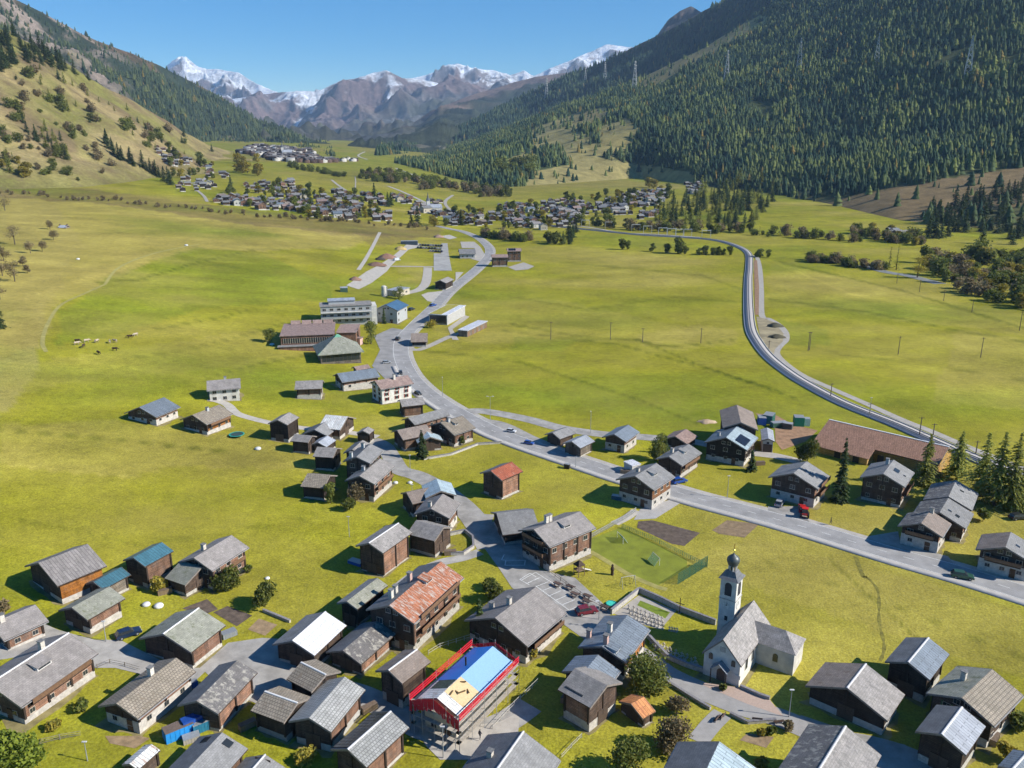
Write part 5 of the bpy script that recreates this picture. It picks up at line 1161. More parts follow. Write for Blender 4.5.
# ------------------------------------------------------------------ benches, lamps, poles
def lamp(at_, h, label, arm=.0, deg=0, double=False):
    g = gnd(*px(at_)); o = empty('street_lamp', g, R(deg), label, 'street lamp')
    MB().tube((0, 0, 0), (0, 0, h), .09, .05, 8).build('pole', METAL, o)
    for s_ in ((-1, 1) if double else (1,)):
        if arm: MB().tube((0, 0, h-.05), (s_*arm, 0, h+.15), .04).build('arm', METAL, o)
        MB().box(-.35, .35, -.13, .13, 0, .12).build('lamp_head', plain('lamp_head_grey', (.5, .5, .5)), o, (s_*arm, 0, h+.12))
    return o
for s_, h, l_, a, d in (('L825,442', 5.0, 'street lamp with square head beside the church forecourt', 0, 0), ('H405,705', 5.5, 'street lamp in front of the scaffolded house', 0, 0), ('B560,722', 3.2, 'short lamp on the lawn at the lower left', 0, 0),
        ('q425,262', 4, 'street lamp beside the parked navy car', 0, 0), ('Q465,172', 7, 'roadside lamp on the meadow side of the bend', .8, 90), ('S323,215', 7, 'lamp at the side road behind the small steel-roofed barn', .8, 90),
        ('P60,427', 5, 'thin pole in the meadow left of the large log barn', 0, 0), ('S228,432', 3, 'low sign pole on the pavement by the salt bin', 0, 0), ('Q258,655', 5, 'street lamp on the village street by the front house of the cluster', 0, 0), ('U430,690', 6, 'pole on the lawn beside the main road', 0, 0), ('P466,262', 7, 'tall pole beside the brown shingle barn', 0, 0),
        ('I505,585', 4, 'lamp at the corner of the car park', .5, 200), ('V697,115', 7, 'mast between shed and railway', 0, 0) ): lamp(s_, h, l_, a, d)
lamp('Q770,318', 8, 'double-armed lamp at the road junction', .9, 0, True)
def bench(at_, deg, label, group=None, table=False):
    g = gnd(*px(at_)); o = empty('picnic_table' if table else 'bench', g, R(deg), label, 'picnic table' if table else 'bench', group); wd = plain('bench_wood', (.09, .06, .05))
    if table:
        MB().box(-.9, .9, -.4, .4, .7, .76).build('table_top', wd, o)
        for y in (-.75, .75): MB().box(-.9, .9, y-.14, y+.14, .42, .47).build('seat', wd, o)
        for x in (-.6, .6): MB().box(x-.05, x+.05, -.8, .8, .3, .38).box(x-.05, x+.05, -.08, .08, 0, .7).build('leg', METAL, o)
    else:
        MB().box(-.8, .8, -.22, .22, .42, .47).build('seat', wd, o); MB().box(-.8, .8, -.26, -.2, .55, .9).build('backrest', wd, o)
        for x in (-.6, .6): MB().box(x-.04, x+.04, -.2, .2, 0, .42).build('leg', METAL, o)
for s_ in ('I240,372', 'I350,437', 'I425,484', 'I320,390', 'I430,450', 'I540,520'): bench(s_, -38, 'dark picnic table in the row along the car park fence', 'picnic tables along the car park', True)
bench('L360,465', 50, 'bench beside the path opposite the church'); bench('L395,450', 50, 'second bench nearer the lane opposite the church'); bench('L755,485', 10, 'bench near the lamp below the church forecourt')
bench('L620,470', -10, 'dark bench at the flower bed below the church lane')
def field_pole(b, t, label, group='wooden line poles standing in the meadows', arm=True):
    B_, T_ = px(b), px(t); g = gnd(*B_); zc = proj(g)[2]; h = max(4, (B_[1]-T_[1])*zc/F/CP_)
    o = empty('utility_pole', g, 0, label, 'utility pole', group)
    MB().tube((0, 0, 0), (0, 0, h), .18, .12, 6).build('pole', plain('pole_wood', (.13, .10, .08)), o)
    if arm: MB().box(-.9, .9, -.07, .07, h-.5, h-.36).build('crossarm', plain('pole_wood', (.13, .10, .08)), o)
    return o, h
for k_, (b, t) in enumerate((('j155,590', 'j155,520'), ('j393,590', 'j397,522'), ('j522,600', 'j525,545'), ('j755,605', 'j760,545'), ('i515,365', 'i517,328'), ('i605,400', 'i608,352'), ('i702,435', 'i705,392'), ('i815,482', 'i818,432'), ('i1005,555', 'i1010,480'), ('i160,636', 'i168,560'), ('i520,650', 'i528,578'), ('i850,662', 'i860,582'))):
    field_pole(b, t, 'wooden power line pole standing in the open valley meadow')
for b, t in (('e250,52', 'e252,-4'), ('e405,128', 'e408,75'), ('e605,208', 'e612,130'), ('e660,205', 'e662,165'), ('e830,285', 'e832,225'), ('j990,175', 'j992,140'), ('g700,705', 'g706,590'), ('g440,700', 'g442,650')):
    field_pole(b, t, 'catenary mast beside the railway track', 'catenary masts along the railway')
for x, y in ((162, 490), (315, 503), (485, 520), (560, 530), (657, 543), (715, 548), (765, 552), (815, 552), (935, 560)):
    g = gnd(*px(f'f{x},{y}')); o = empty('railway_gantry', g, 0, 'pale steel gantry over the far stretch of railway', 'railway gantry', 'row of pale gantries along the far railway')
    for q in (-4, 4): MB().tube((q, 0, 0), (q, 0, 6.5), .22, .22, 4).build('post', plain('pale_steel', (.55, .55, .52)), o)
    MB().box(-4.2, 4.2, -.2, .2, 6.3, 6.8).build('beam', plain('pale_steel', (.55, .55, .52)), o)
# ------------------------------------------------------------------ fences and walls
def fence(name, label, pts, h, mat, step=2.0, rails=2, pale=None, cat='fence'):
    P = [gnd(*px(s)) for s in pts.split()]; o = empty(name, P[0], 0, label, cat)
    m = MB(); n_ = 0
    for a, b in zip(P, P[1:]):
        L = (b-a).length; k = max(1, int(L/step)); d = (b-a)/k
        for i in range(k):
            q = a+d*i; pz = T(q.x, q.y)-P[0].z; x, y = q.x-P[0].x, q.y-P[0].y
            if n_ < 90: MB().box(-.05, .05, -.05, .05, 0, h).build('post', mat, o, (x, y, pz))
            n_ += 1
            e = q+d
            for r_ in range(rails):
                z = h*(r_+1)/rails-.08; za = T(q.x, q.y)-P[0].z+z; zb = T(e.x, e.y)-P[0].z+z
                m.tube((x, y, za), (e.x-P[0].x, e.y-P[0].y, zb), .035, .035, 4)
            if pale:
                kk = max(1, int(d.length/pale))
                for j in range(kk):
                    f_ = q+d*(j/kk); zz = T(f_.x, f_.y)-P[0].z; m.box(f_.x-P[0].x-.035, f_.x-P[0].x+.035, f_.y-P[0].y-.035, f_.y-P[0].y+.035, zz+.05, zz+h)
    m.build('rails' if not pale else 'palings', mat, o)
WF = plain('whitewashed_wood', (.5, .47, .42)); GWF = plain('grey_fence_wood', (.24, .21, .18)); GNF = plain('green_wire', (.04, .16, .10))
fence('picket_fence', 'pale picket fence between the log house and the tall brown house', 'R715,690 R940,565 R1000,520', 1.2, WF, 2, 2, .25)
fence('mesh_fence', 'tall green mesh fence at the church end of the pitch', 'm780,735 K300,245 K110,365', 2.6, GNF, 2.2, 6, .28)
fence('mesh_fence', 'low green mesh fence between the pitch and the dug field', 'm440,575 m560,625 m780,735', 1.1, GNF, 2.2, 4, .5)
fence('rail_fence', 'dark rail fence between the car park and the playground', 'I190,288 I330,395 I440,470 I575,540', 1.0, DARKW, 2, 2)
fence('rail_fence', 'wooden rail fence on the lawn at the lower left', 'q160,675 q240,655 q325,640', 1.0, GWF, 2, 3)
fence('rail_fence', 'curved rail fence around the lawn at the house with the broad roof', 'q390,370 q440,350 q500,362 q560,380', .9, GWF, 1.6, 2)
fence('rail_fence', 'grey rail fence along the sunken garden right of the scaffold', 'H720,520 H820,410 H1010,225', 1.0, WF, 1.6, 2)
fence('rail_fence', 'white garden fence above the scaffolded house', 'H310,45 H385,0 G640,690', 1.0, WF, 1.5, 2)
fence('rail_fence', 'steel railing beside the spruce and the scaffold', 'G690,690 G770,720 G775,755', 1.1, METAL, 1.5, 3)
fence('rail_fence', 'wire fence between the gardens below the silvery granary', 'J395,575 J330,640 J265,712', .9, WF, 1.6, 2)
def wall_line(label, pts, h=1.0, w_=.4, name='stone_wall', mat=None):
    P = [gnd(*px(s)) for s in pts.split()]; o = empty(name, P[0], 0, label, 'wall'); mat = mat or STONE; m, c = MB(), MB()
    for a, b in zip(P, P[1:]):
        d = (b-a).normalized(); n = Vector((-d.y, d.x, 0))*w_/2; a2, b2 = a-P[0]-d*.05, b-P[0]+d*.05
        for mm, z0, z1, q in ((m, -.6, h, 1), (c, h, h+.1, 1.25)):
            mm.hexa([a2-n*q+Vector((0, 0, z0)), b2-n*q+Vector((0, 0, z0)), b2+n*q+Vector((0, 0, z0)), a2+n*q+Vector((0, 0, z0))], [a2-n*q+Vector((0, 0, z1)), b2-n*q+Vector((0, 0, z1)), b2+n*q+Vector((0, 0, z1)), a2+n*q+Vector((0, 0, z1))])
    m.build('wall', mat, o); c.build('coping', plain('coping_slab', (.2, .19, .2)), o)
wall_line('pale wall along the graveyard from the car park to its corner', 'I585,552 I758,415', 1.1)
wall_line('graveyard wall with dark coping facing the meadow', 'I762,412 K0,470 K130,535 K355,620', 1.1)
wall_line('low wall between the church lane and the lower graveyard', 'I805,690 s620,330 s700,365 s765,385', .9)
wall_line('low garden wall below the church forecourt lawn', 'L515,255 L640,310 L700,330', .5); wall_line('kerb-like low wall along the meadow garden opposite the church', 'L30,215 L180,310 L320,395', .5); wall_line('low wall bordering the flower garden and the church lane', 'L450,430 L560,485 L740,470', .5)
wall_line('round stone garden wall beside the log barn with open ground floor', 'P700,420 P800,400 P850,440 P855,500 P790,545 P700,545', .8)
wall_line('garden wall below the large log house at the junction', 'Q345,575 Q520,545 Q690,480 Q840,470', .6)
wall_line('retaining wall on the left of the garden beds', 'C790,535 C960,605', .5)
# ------------------------------------------------------------------ graves
def cross(at_, h, label, group, mat, name='grave_marker', cat='grave'):
    g = gnd(*px(at_)) if isinstance(at_, str) else at_; o = empty(name, g, random.uniform(-.1, .1)+rz, label, cat, group)
    MB().box(-.35, .35, -.15, .15, -.1, .15).build('base', STONE, o); MB().box(-.06, .06, -.06, .06, .1, h).box(-.06, .06, -h*.28, h*.28, h*.62, h*.62+.12).build('cross', mat, o)
gm = plain('pale_grave_wood', (.5, .44, .36), vary=.2)
for r_ in range(3):
    for i in range(9):
        x = 700+i*26+r_*4; y = 520+i*9.5+r_*26
        cross(f'I{x+random.uniform(-5,5):.0f},{y+random.uniform(-4,4):.0f}', 1.1, 'pale wooden cross among the dense rows of the upper graveyard', 'crosses of the upper graveyard', gm)
for r_ in range(3):
    for i in range(8):
        cross(f's{560+i*24+r_*8+random.uniform(-4,4):.0f},{265+i*11+r_*16-r_*2+random.uniform(-3,3):.0f}', 1.0, 'small pale cross in the lower graveyard beside the church', 'crosses of the lower graveyard', gm)
cr = cross('K125,545', 3.4, 'tall dark crucifix on a stone base against the graveyard wall', None, DARKW, 'crucifix', 'crucifix')
for i in range(4): cross(f'K{60+i*16},{655+i*3}', .9, 'white headstone in the short row on the graveyard lawn', 'white headstones on the graveyard lawn', WHITE)
# ------------------------------------------------------------------ cows
def cow(at_, deg):
    g = gnd(*px(at_)); o = empty('cow', g, R(deg), 'dark cow grazing in the small herd on the left meadow', 'cow', 'herd on the left meadow')
    bm = bmesh.new(); me = bpy.data.meshes.new('body'); bm.free()
    pts = [(-.9, 0, 1.15, .36, .36), (-.3, 0, 1.05, .42, .40), (.4, 0, 1.08, .40, .38), (.85, 0, 1.2, .26, .3), (1.25, 0, 1.05, .16, .2), (1.6, 0, .75, .14, .15), (1.8, 0, .6, .09, .1)]
    m = MB(); k = 8; prev = None
    for x, y, z, ry, rz_ in pts: m.v += [(x, ry*math.cos(2*PI*i/k), z+rz_*math.sin(2*PI*i/k)) for i in range(k)]
    for j in range(len(pts)-1):
        for i in range(k): m.f.append((j*k+i, j*k+(i+1) % k, (j+1)*k+(i+1) % k, (j+1)*k+i)); m.m.append(0)
    m.f += [tuple(range(k)), tuple(reversed(range((len(pts)-1)*k, len(pts)*k)))]; m.m += [0, 0]
    for x, y in ((-.75, .22), (-.75, -.22), (.65, .2), (.65, -.2)): m.tube((x, y, 1.0), (x+.02, y, .5), .13, .08); m.tube((x+.02, y, .5), (x, y, 0), .07, .06)
    m.tube((-1.2, 0, 1.3), (-1.3, 0, .6), .04, .03); m.tube((1.35, .12, 1.1), (1.4, .28, 1.2), .05, .02); m.tube((1.35, -.12, 1.1), (1.4, -.28, 1.2), .05, .02)
    b_ = m.build('body', plain('cow_hide', (.05, .03, .02)) if random.random() < .65 else plain('pale_cow_hide', (.4, .33, .25)), o, smooth=True); b_.scale = (1.0,)*3
for k_, s_ in enumerate(('n310,602', 'n347,602', 'n387,603', 'n440,605', 'n460,602', 'n521,585', 'n543,577', 'n335,622', 'n395,650', 'n460,635', 'n308,612')): cow(s_, 40*k_)

# ------------------------------------------------------------------ playground, heaps, woodpiles
g = gnd(*px('I378,300')); pt_ = empty('play_tower', g, .6, 'wooden play tower with pointed roof and slide in the playground', 'play tower'); pw = plain('play_wood', (.2, .14, .09))
for x in (-.8, .8):
    for y in (-.8, .8): MB().tube((x, y, 0), (x, y, 2.6), .08).build('post', pw, pt_)
MB().box(-.9, .9, -.9, .9, 1.3, 1.42).build('platform', pw, pt_); MB().hexa([(-1, -1, 2.5), (1, -1, 2.5), (1, 1, 2.5), (-1, 1, 2.5)], [(-.1, -.1, 3.5), (.1, -.1, 3.5), (.1, .1, 3.5), (-.1, .1, 3.5)]).build('roof', DARKW, pt_)
MB().hexa([(.9, -.3, 1.25), (.9, .3, 1.25), (3.2, .3, .15), (3.2, -.3, .15)], [(.9, -.3, 1.35), (.9, .3, 1.35), (3.2, .3, .25), (3.2, -.3, .25)]).build('slide', FRAME, pt_)
g = gnd(*px('I690,375')); sw = empty('swing', g, .3, 'bare swing frame between playground and footpath', 'swing')
for x in (-1.5, 1.5):
    for y in (-.8, .8): MB().tube((x, y, 0), (x, 0, 2.4), .05).build('leg', METAL, sw)
MB().tube((-1.6, 0, 2.4), (1.6, 0, 2.4), .05).build('crossbar', METAL, sw)
for x in (-.7, .5): MB().box(x-.2, x+.2, -.1, .1, .5, .54).tube((x-.18, 0, .52), (x-.18, 0, 2.4), .015).tube((x+.18, 0, .52), (x+.18, 0, 2.4), .015).build('seat', BLACK, sw)
g = gnd(*px('I590,300')); sc_ = empty('sculpture', g, 0, 'dark wooden figure-like sculpture beside the footpath', 'sculpture'); MB().lathe([(.35, 0), (.3, .8), (.42, 1.3), (.3, 1.8), (.22, 2.0), (.28, 2.3), (.1, 2.55)], 9).build('carving', DARKW, sc_)
def heap(at_, r_, h, col, label, name='gravel_heap'):
    g = gnd(*px(at_)); k = 14; m = MB(); prev = None
    rs = [(1, 0), (.8, .35), (.5, .7), (.2, .95), (.02, 1)]
    for f_, z in rs: m.v += [(r_*f_*(1+.25*math.sin(i*2.1+z*3))*math.cos(2*PI*i/k), r_*f_*(1+.25*math.sin(i*2.1+z*3))*.7*math.sin(2*PI*i/k), h*z+.12*math.sin(i*3+z*9)*(z > 0)) for i in range(k)]
    for j in range(len(rs)-1):
        for i in range(k): m.f.append((j*k+i, j*k+(i+1) % k, (j+1)*k+(i+1) % k, (j+1)*k+i)); m.m.append(0)
    m.f.append(tuple(range((len(rs)-1)*k, len(rs)*k))); m.m.append(0)
    o = m.build(name, plain('heap_'+label[:9].replace(' ', '_'), col, .95, vary=.3, scale=.6), None, (g.x, g.y, g.z+.05), smooth=True); tag(o, label, name.replace('_', ' '))
heap('Z300,245', 7, 3.5, (.30, .17, .12), 'rose-brown earth heap on the left side of the works yard'); heap('Z232,292', 7, 2.5, (.19, .11, .08), 'darker brown earth heap lower on the works yard'); heap('Z385,190', 5, 2.8, (.45, .33, .14), 'yellow sand heap at the top of the works yard')
heap('Z255,255', 4, 2.2, (.07, .06, .05), 'dark spoil heap beside the rose-brown one'); heap('Z95,385', 4, 2.2, (.28, .17, .12), 'brown heap with debris near the green site container'); heap('g480,555', 4, 2.0, (.08, .075, .05), 'dark bush-covered mound inside the track loop', 'mound'); heap('g490,625', 4, 1.6, (.09, .08, .05), 'lower dark mound inside the track loop', 'mound')
heap('a245,240', 5, 2.5, (.3, .2, .15), 'small rose heap above the parked rows'); heap('U300,205', 3, .8, (.4, .3, .2), 'pale stone heap in the meadow behind the tall farm barn', 'stone_heap')
crate('a60,285', 5, 14, 5, 3, (.05, .07, .09), 'long dark shed roof above the works yard rows', 'site_shed'); crate('Z450,150', 3, 16, 5, 3, (.07, .08, .09), 'long low dark site shed at the head of the works yard', 'site_shed') if False else None
for s_, d_, l_ in (('A560,470', 30, 'firewood stack behind the lichen-roofed barn'), ('C160,420', 30, 'junk-strewn firewood stack by the yellow-green hedge'), ('D690,510', 40, 'dark trailer with firewood beside the blotched barn'), ('F700,400', 40, 'board stack between the tiled barn and the solar barn'), ('G450,170', 10, 'firewood stack in the round garden'), ('J300,330', 60, 'firewood stack in the shade of the silvery granary'), ('S545,470', -15, 'board stack beside the white double garage'), ('N830,600', 50, 'pale board stack at the side of the sandy-roofed house'), ('q560,590', 30, 'chopped wood row below the long balcony'), ('U640,480', 10, 'cream garden furniture stack behind the small dark conifer'), ('W470,300', 50, 'pale rubble stack at the gable end of the hay shed')):
    crate(s_, d_, 2.6, 1.0, 1.0, (.22, .16, .10), l_, 'woodpile', lid=plain('bark_lid', (.15, .11, .08)))

# ------------------------------------------------------------------ two small figures
def person(at_, deg, cloth, label, stride=.22):
    g = gnd(*px(at_)); o = empty('person', (g.x, g.y, g.z+.2), R(deg), label, 'person')
    J = [(0, 0, .95, .15), (0, 0, 1.2, .14), (0, 0, 1.42, .16), (0, 0, 1.52, .06), (0, 0, 1.62, .09), (.01, 0, 1.72, .085),
         (0, .1, .88, .1), (stride*.6, .1, .48, .065), (stride, .1, .08, .045), (stride+.14, .1, .03, .04), (0, -.1, .88, .1), (-stride*.5, -.1, .48, .065), (-stride, -.1, .1, .045), (-stride+.12, -.1, .03, .04),
         (0, .19, 1.4, .06), (-.08, .24, 1.12, .045), (.0, .25, .88, .035), (.05, .25, .79, .03), (0, -.19, 1.4, .06), (.1, -.24, 1.12, .045), (.2, -.24, .9, .035), (.25, -.24, .82, .03)]
    E = [(0, 1), (1, 2), (2, 3), (3, 4), (4, 5), (0, 6), (6, 7), (7, 8), (8, 9), (0, 10), (10, 11), (11, 12), (12, 13), (2, 14), (14, 15), (15, 16), (16, 17), (2, 18), (18, 19), (19, 20), (20, 21)]
    me = bpy.data.meshes.new('body'); me.from_pydata([j[:3] for j in J], E, []); b = link('body', me, o)
    b.modifiers.new('s', 'SKIN'); b.modifiers.new('u', 'SUBSURF').levels = 1
    for i, j in enumerate(J): me.skin_vertices[0].data[i].radius = (j[3], j[3])
    me.skin_vertices[0].data[0].use_root = True; me.materials.append(plain('cloth_'+cloth, dict(dark=(.03, .03, .045), red=(.25, .03, .03))[cloth]))
    MB().lathe([(.02, 1.66), (.1, 1.68), (.1, 1.76), (.05, 1.82), (.01, 1.83)], 10).build('hair', plain('brown_hair', (.04, .025, .015)), o)
person('e250,564', -20, 'dark', 'person in dark clothes walking on the pavement by the main road')
person('H640,590', 60, 'dark', 'person in dark clothes walking near the lamp by the scaffolded house')
# ------------------------------------------------------------------ leaf and needle materials
LEAF = leafm('broad_leaves', (.09, .125, .025), (.19, .21, .045), (.27, .24, .06)); LEAFY = leafm('yellowing_leaves', (.26, .23, .04), (.38, .28, .04), (.15, .16, .04))
LEAFB = leafm('browning_leaves', (.22, .17, .09), (.31, .24, .13), (.14, .14, .06)); NEED = leafm('dark_needles', (.038, .065, .027), (.095, .13, .04)); LARCH = leafm('larch_needles', (.20, .23, .05), (.34, .33, .07), (.13, .16, .045))
BARK = plain('bark', (.09, .07, .055), vary=.3)
rng = np.random.default_rng(5)
def rot_rand(n):
    a = rng.normal(size=(n, 3)); a /= np.linalg.norm(a, axis=1)[:, None]
    b = rng.normal(size=(n, 3)); b -= a*(a*b).sum(1)[:, None]; b /= np.linalg.norm(b, axis=1)[:, None]
    return a, b
def quads(C, A, B, sa, sb):
    n = len(C); sa = np.broadcast_to(sa, n)[:, None]; sb = np.broadcast_to(sb, n)[:, None]
    V = np.stack([C-A*sa-B*sb*.4, C+A*sa*.2-B*sb, C+A*sa+B*sb*.3, C-A*sa*.3+B*sb], 1).reshape(-1, 3)
    return V, np.arange(4*n).reshape(n, 4)
def leaf_crown(h, r, n=2600, lobes=9, z0=.25, leaf=.22):
    cs = []
    for i in range(lobes):
        a = rng.uniform(0, 2*PI); d = r*rng.uniform(.1, .62); z = h*(z0+(1-z0)*rng.uniform(.15, .85)); d *= 1-.5*max(0, (z/h-.6)/.4)
        cs.append((d*math.cos(a), d*math.sin(a), z, r*rng.uniform(.32, .55)))
    P = []
    per = n//lobes
    for x, y, z, rr in cs:
        k = rng.normal(size=(per, 3)); k /= np.linalg.norm(k, axis=1)[:, None]; k *= (rr*rng.uniform(.3, 1.3, per)**.8)[:, None]; k[:, 2] *= .85
        P.append(k+np.array([x, y, z]))
    P = np.concatenate(P); P = P[P[:, 2] > h*.06]
    A, B = rot_rand(len(P)); s = leaf*rng.uniform(.6, 1.5, len(P))
    return quads(P, A, B, s, s*.8)+(cs,)
def mk_broad(h, r, mat, n=2600, leaf=.22, z0=.25, lobes=9):
    V, Fc, cs = leaf_crown(h, r, n, lobes, z0, leaf)
    crown = np_mesh('crown', V, Fc, mat)
    m = MB(); m.tube((0, 0, -.3), (0, 0, h*.45), max(.08, h*.028), max(.05, h*.018), 7)
    for x, y, z, rr in cs[:6]: m.tube((0, 0, h*.25), (x*.85, y*.85, z), max(.04, h*.012), .02, 5)
    return crown, m.mesh('trunk', BARK)
def mk_conifer(h, r, mat, levels=26, per=9, larch=False, droop=.35, z0=.06):
    C, A, B, SA, SB = [], [], [], [], []
    for l in range(levels):
        t = (l+rng.uniform(-.3, .3))/levels; z = h*(z0+(1-z0)*t); rr = r*(1-t)**.85*rng.uniform(.72, 1.12)+.08
        if larch and rng.random() < .22: rr *= .55
        n = max(4, int(per*(1-t*.55)))
        for k in range(n):
            a = rng.uniform(0, 2*PI); d = np.array([math.cos(a), math.sin(a), 0]); L = rr*rng.uniform(.65, 1.15)
            steps = max(2, int(L/.45))
            for q in range(steps):
                f = (q+.6)/steps; p = d*L*f+np.array([0, 0, z-droop*L*f*f+ (.12*L*f if larch else 0)])
                w = .16+.24*(1-abs(f-.45)); s_ = np.array([-d[1], d[0], rng.uniform(-.5, .5)]); s_ /= np.linalg.norm(s_)
                C.append(p+rng.normal(size=3)*.05); dd = d+np.array([0, 0, -droop*f*1.4+rng.uniform(-.3, .3)]); A.append(dd/np.linalg.norm(dd)); B.append(s_); SA.append(L/steps*.8); SB.append(w*(.75 if larch else 1.1))
                if rng.random() < .6: C.append(p+np.array([0, 0, -.12])+rng.normal(size=3)*.12); A.append(s_); B.append(np.array([0, 0, 1.])*.8+d*.3); SA.append(w); SB.append(.2)
    V, Fc = quads(np.array(C), np.array(A), np.array(B), np.array(SA), np.array(SB))
    m = MB().tube((0, 0, -.3), (0, 0, h*.96), max(.09, h*.018), .02, 7)
    return np_mesh('crown', V, Fc, mat), m.mesh('trunk', BARK)
def tree(name, meshes, at_, label, cat, group=None, sc=1., rz=None, szz=1.):
    g = gnd(*at_) if isinstance(at_, tuple) else at_
    o = empty(name, g, random.uniform(0, 6.28) if rz is None else rz, label, cat, group); o.scale = (sc, sc, sc*szz)
    link('crown', meshes[0], o); link('trunk', meshes[1], o); return o
PXH = lambda at_, ph: ph*proj(gnd(*at_))[2]/F/CP_       # metres for a height in photo pixels
def one(kind, at_, ph, wr, label, mat, **k):
    P = px(at_); h = PXH(P, ph); r = wr*proj(gnd(*P))[2]/F
    if kind == 'c': ms = mk_conifer(h, r, mat, **k); nm, ct = ('larch_tree', 'larch') if k.get('larch') else ('spruce_tree', 'spruce')
    else: ms = mk_broad(h, r, mat, **k); nm, ct = ('bush', 'bush') if kind == 's' else ('broadleaf_tree', 'tree')
    return tree(nm, ms, P, label, ct)
one('c', 'G640,715', 44, 8, 'slim spruce between the rusty-roofed house and the broad-roofed house', NEED, per=11)
one('s', 'G735,470', 17, 13, 'rounded shrub at the lawn edge behind the slim spruce', LEAF, n=1800)
one('b', 's535,455', 36, 26, 'large bushy tree in front of the long blue-grey roofed house', LEAF, n=5000, leaf=.2, z0=.08, lobes=18)
one('b', 'J960,640', 32, 20, 'browning tree beside the orange-roofed garden shed', LEAFB, n=3600, leaf=.17, z0=.1, lobes=16)
one('b', 'J690,800', 30, 23, 'olive green tree cut by the bottom edge below the garden shed', LEAF, n=3500, leaf=.18, z0=.1, lobes=16)
one('s', 'J1000,420', 18, 12, 'small sparse bush between the orange shed and the church lane', LEAFB, n=1200)
one('b', 'B90,860', 52, 34, 'big bright green tree in the lower left corner', leafm('bright_leaves', (.10, .14, .02), (.20, .23, .03)), n=7500, leaf=.24, z0=.05, lobes=14)
one('s', 'B350,520', 7, 8, 'low yellow flowering shrub in front of the large dormered house', LEAFY, n=900); one('s', 'B530,400', 10, 8, 'green shrub under the balcony wall of the large dormered house', LEAF, n=900)
one('b', 'C545,400', 25, 16, 'round green tree in front of the pinkish roofed meadow house', LEAF, n=3800, z0=.06, lobes=11); one('b', 'C800,500', 24, 15, 'round green tree standing alone behind the garden beds', LEAF, n=3500, z0=.1, lobes=11)
one('s', 'C690,290', 8, 5, 'tiny bush at the end of the pinkish roofed meadow house', LEAF, n=500); one('s', 'C120,410', 14, 9, 'clipped yellow-green hedge below the tall teal-roofed barn', LEAFY, n=1500)
one('s', 'H975,60', 9, 8, 'yellow bush at the corner of the broad-roofed house', LEAFY, n=900); one('s', 'A20,545', 12, 9, 'dark bare shrub at the left edge beside the mauve roof', LEAFB, n=600)
one('s', 'F290,720', 9, 13, 'low pale shrub between the tiled barn and the bottom edge', LEAFY, n=900); one('s', 'N1000,520', 15, 14, 'green bush at the right edge beside the sandy-roofed house', LEAF, n=1500); one('s', 'N900,720', 16, 12, 'yellowish bushes in front of the sandy-roofed house', LEAFY, n=1400)
one('s', 'L405,268', 6, 3.6, 'small round clipped bush in front of the church door', LEAF, n=700); one('s', 'L825,530', 9, 7, 'reddish-green round bush beside the church street lamp', LEAFB, n=900); one('s', 'L705,550', 7, 6, 'round green bush in the flower garden below the church', LEAF, n=700); one('s', 'L650,560', 6, 5, 'pale green bush in the flower garden below the church', LEAFY, n=600); one('s', 'L655,768', 9, 8, 'yellowish bush at the bottom edge beside the light blue roof', LEAFY, n=700)
one('c', 'V508,648', 65, 10.5, 'tall dark spruce between the two chalets by the main road', NEED, levels=34, per=12, z0=.03)
one('b', 'V300,402', 24, 13, 'pale green tree behind the chalet with the red tractor', LEAF, n=2800, z0=.1)
one('c', 'W385,350', 52, 14, 'broad green larch between the dark chalet and the hay shed', LARCH, levels=34, per=15, larch=True, z0=.03)
for i, (s_, ph, wr) in enumerate((('W590,320', 50, 20), ('W740,425', 66, 22), ('W832,480', 76, 24), ('W925,500', 78, 24), ('W1010,500', 52, 24), ('W965,505', 32, 14), ('W1090,430', 60, 20))):
    one('c', s_, ph, wr, ['larch nearest the gable end of the hay shed', 'tall larch with a bare dark trunk behind the stepped row', 'tallest yellow-green larch right of the stepped row', 'high larch near the right edge with open crown', 'bushy larch cut by the right edge', 'short young larch among the tall ones at the right edge', 'larch just outside the lawn at the right edge'][i], LARCH, levels=34, per=13, larch=True, z0=.1)
one('s', 'W760,585', 13, 8, 'round bush at the end of the stepped row of houses', LEAF, n=1100)
one('b', 'S745,385', 30, 10, 'upright yellow-green tree behind the white double garage', LARCH, n=2600, z0=.05); one('c', 'S800,340', 18, 5, 'dark small conifer behind the upright yellow-green tree', NEED)
one('c', 'U583,520', 22, 6, 'small dark conifer at the corner of the chalet with solar panels', NEED); one('b', 'O578,722', 25, 6.5, 'columnar green tree in front of the low barn', LEAF, n=2400, z0=.03, lobes=12)
one('s', 'O740,722', 17, 11, 'grey-green loose bush in front of the log house with balcony', LEAFB, n=1400); one('s', 'O700,768', 9, 10, 'low dark green bush at the foot of the columnar tree', LEAF, n=900)
one('c', 'Q335,565', 29, 8, 'broad spruce beside the light blue metal roof', NEED, per=12); one('s', 'Q590,478', 9, 4, 'small dark shrub against the large log house', LEAF, n=500)
one('b', 'Y710,345', 24, 8.5, 'dark round tree between riding hall and blue-roofed building', LEAF, n=2000, z0=.05); one('b', 'Y62,335', 14, 7.5, 'round tree at the left end of the school', LEAF, n=1400, z0=.05); one('c', 'Y795,215', 16, 3, 'narrow dark conifer against the grey building wall', NEED)
one('b', 'Z378,505', 12, 7, 'small autumn tree beside the white silo', LEAF, n=1200, z0=.05); one('s', 'Z585,690', 7, 7, 'low green bush between hut and modern flat-roofed building', LEAFY, n=800); one('s', 'P960,760', 8, 10, 'low shrub beside the village path and rusty-roofed house', LEAF, n=800)
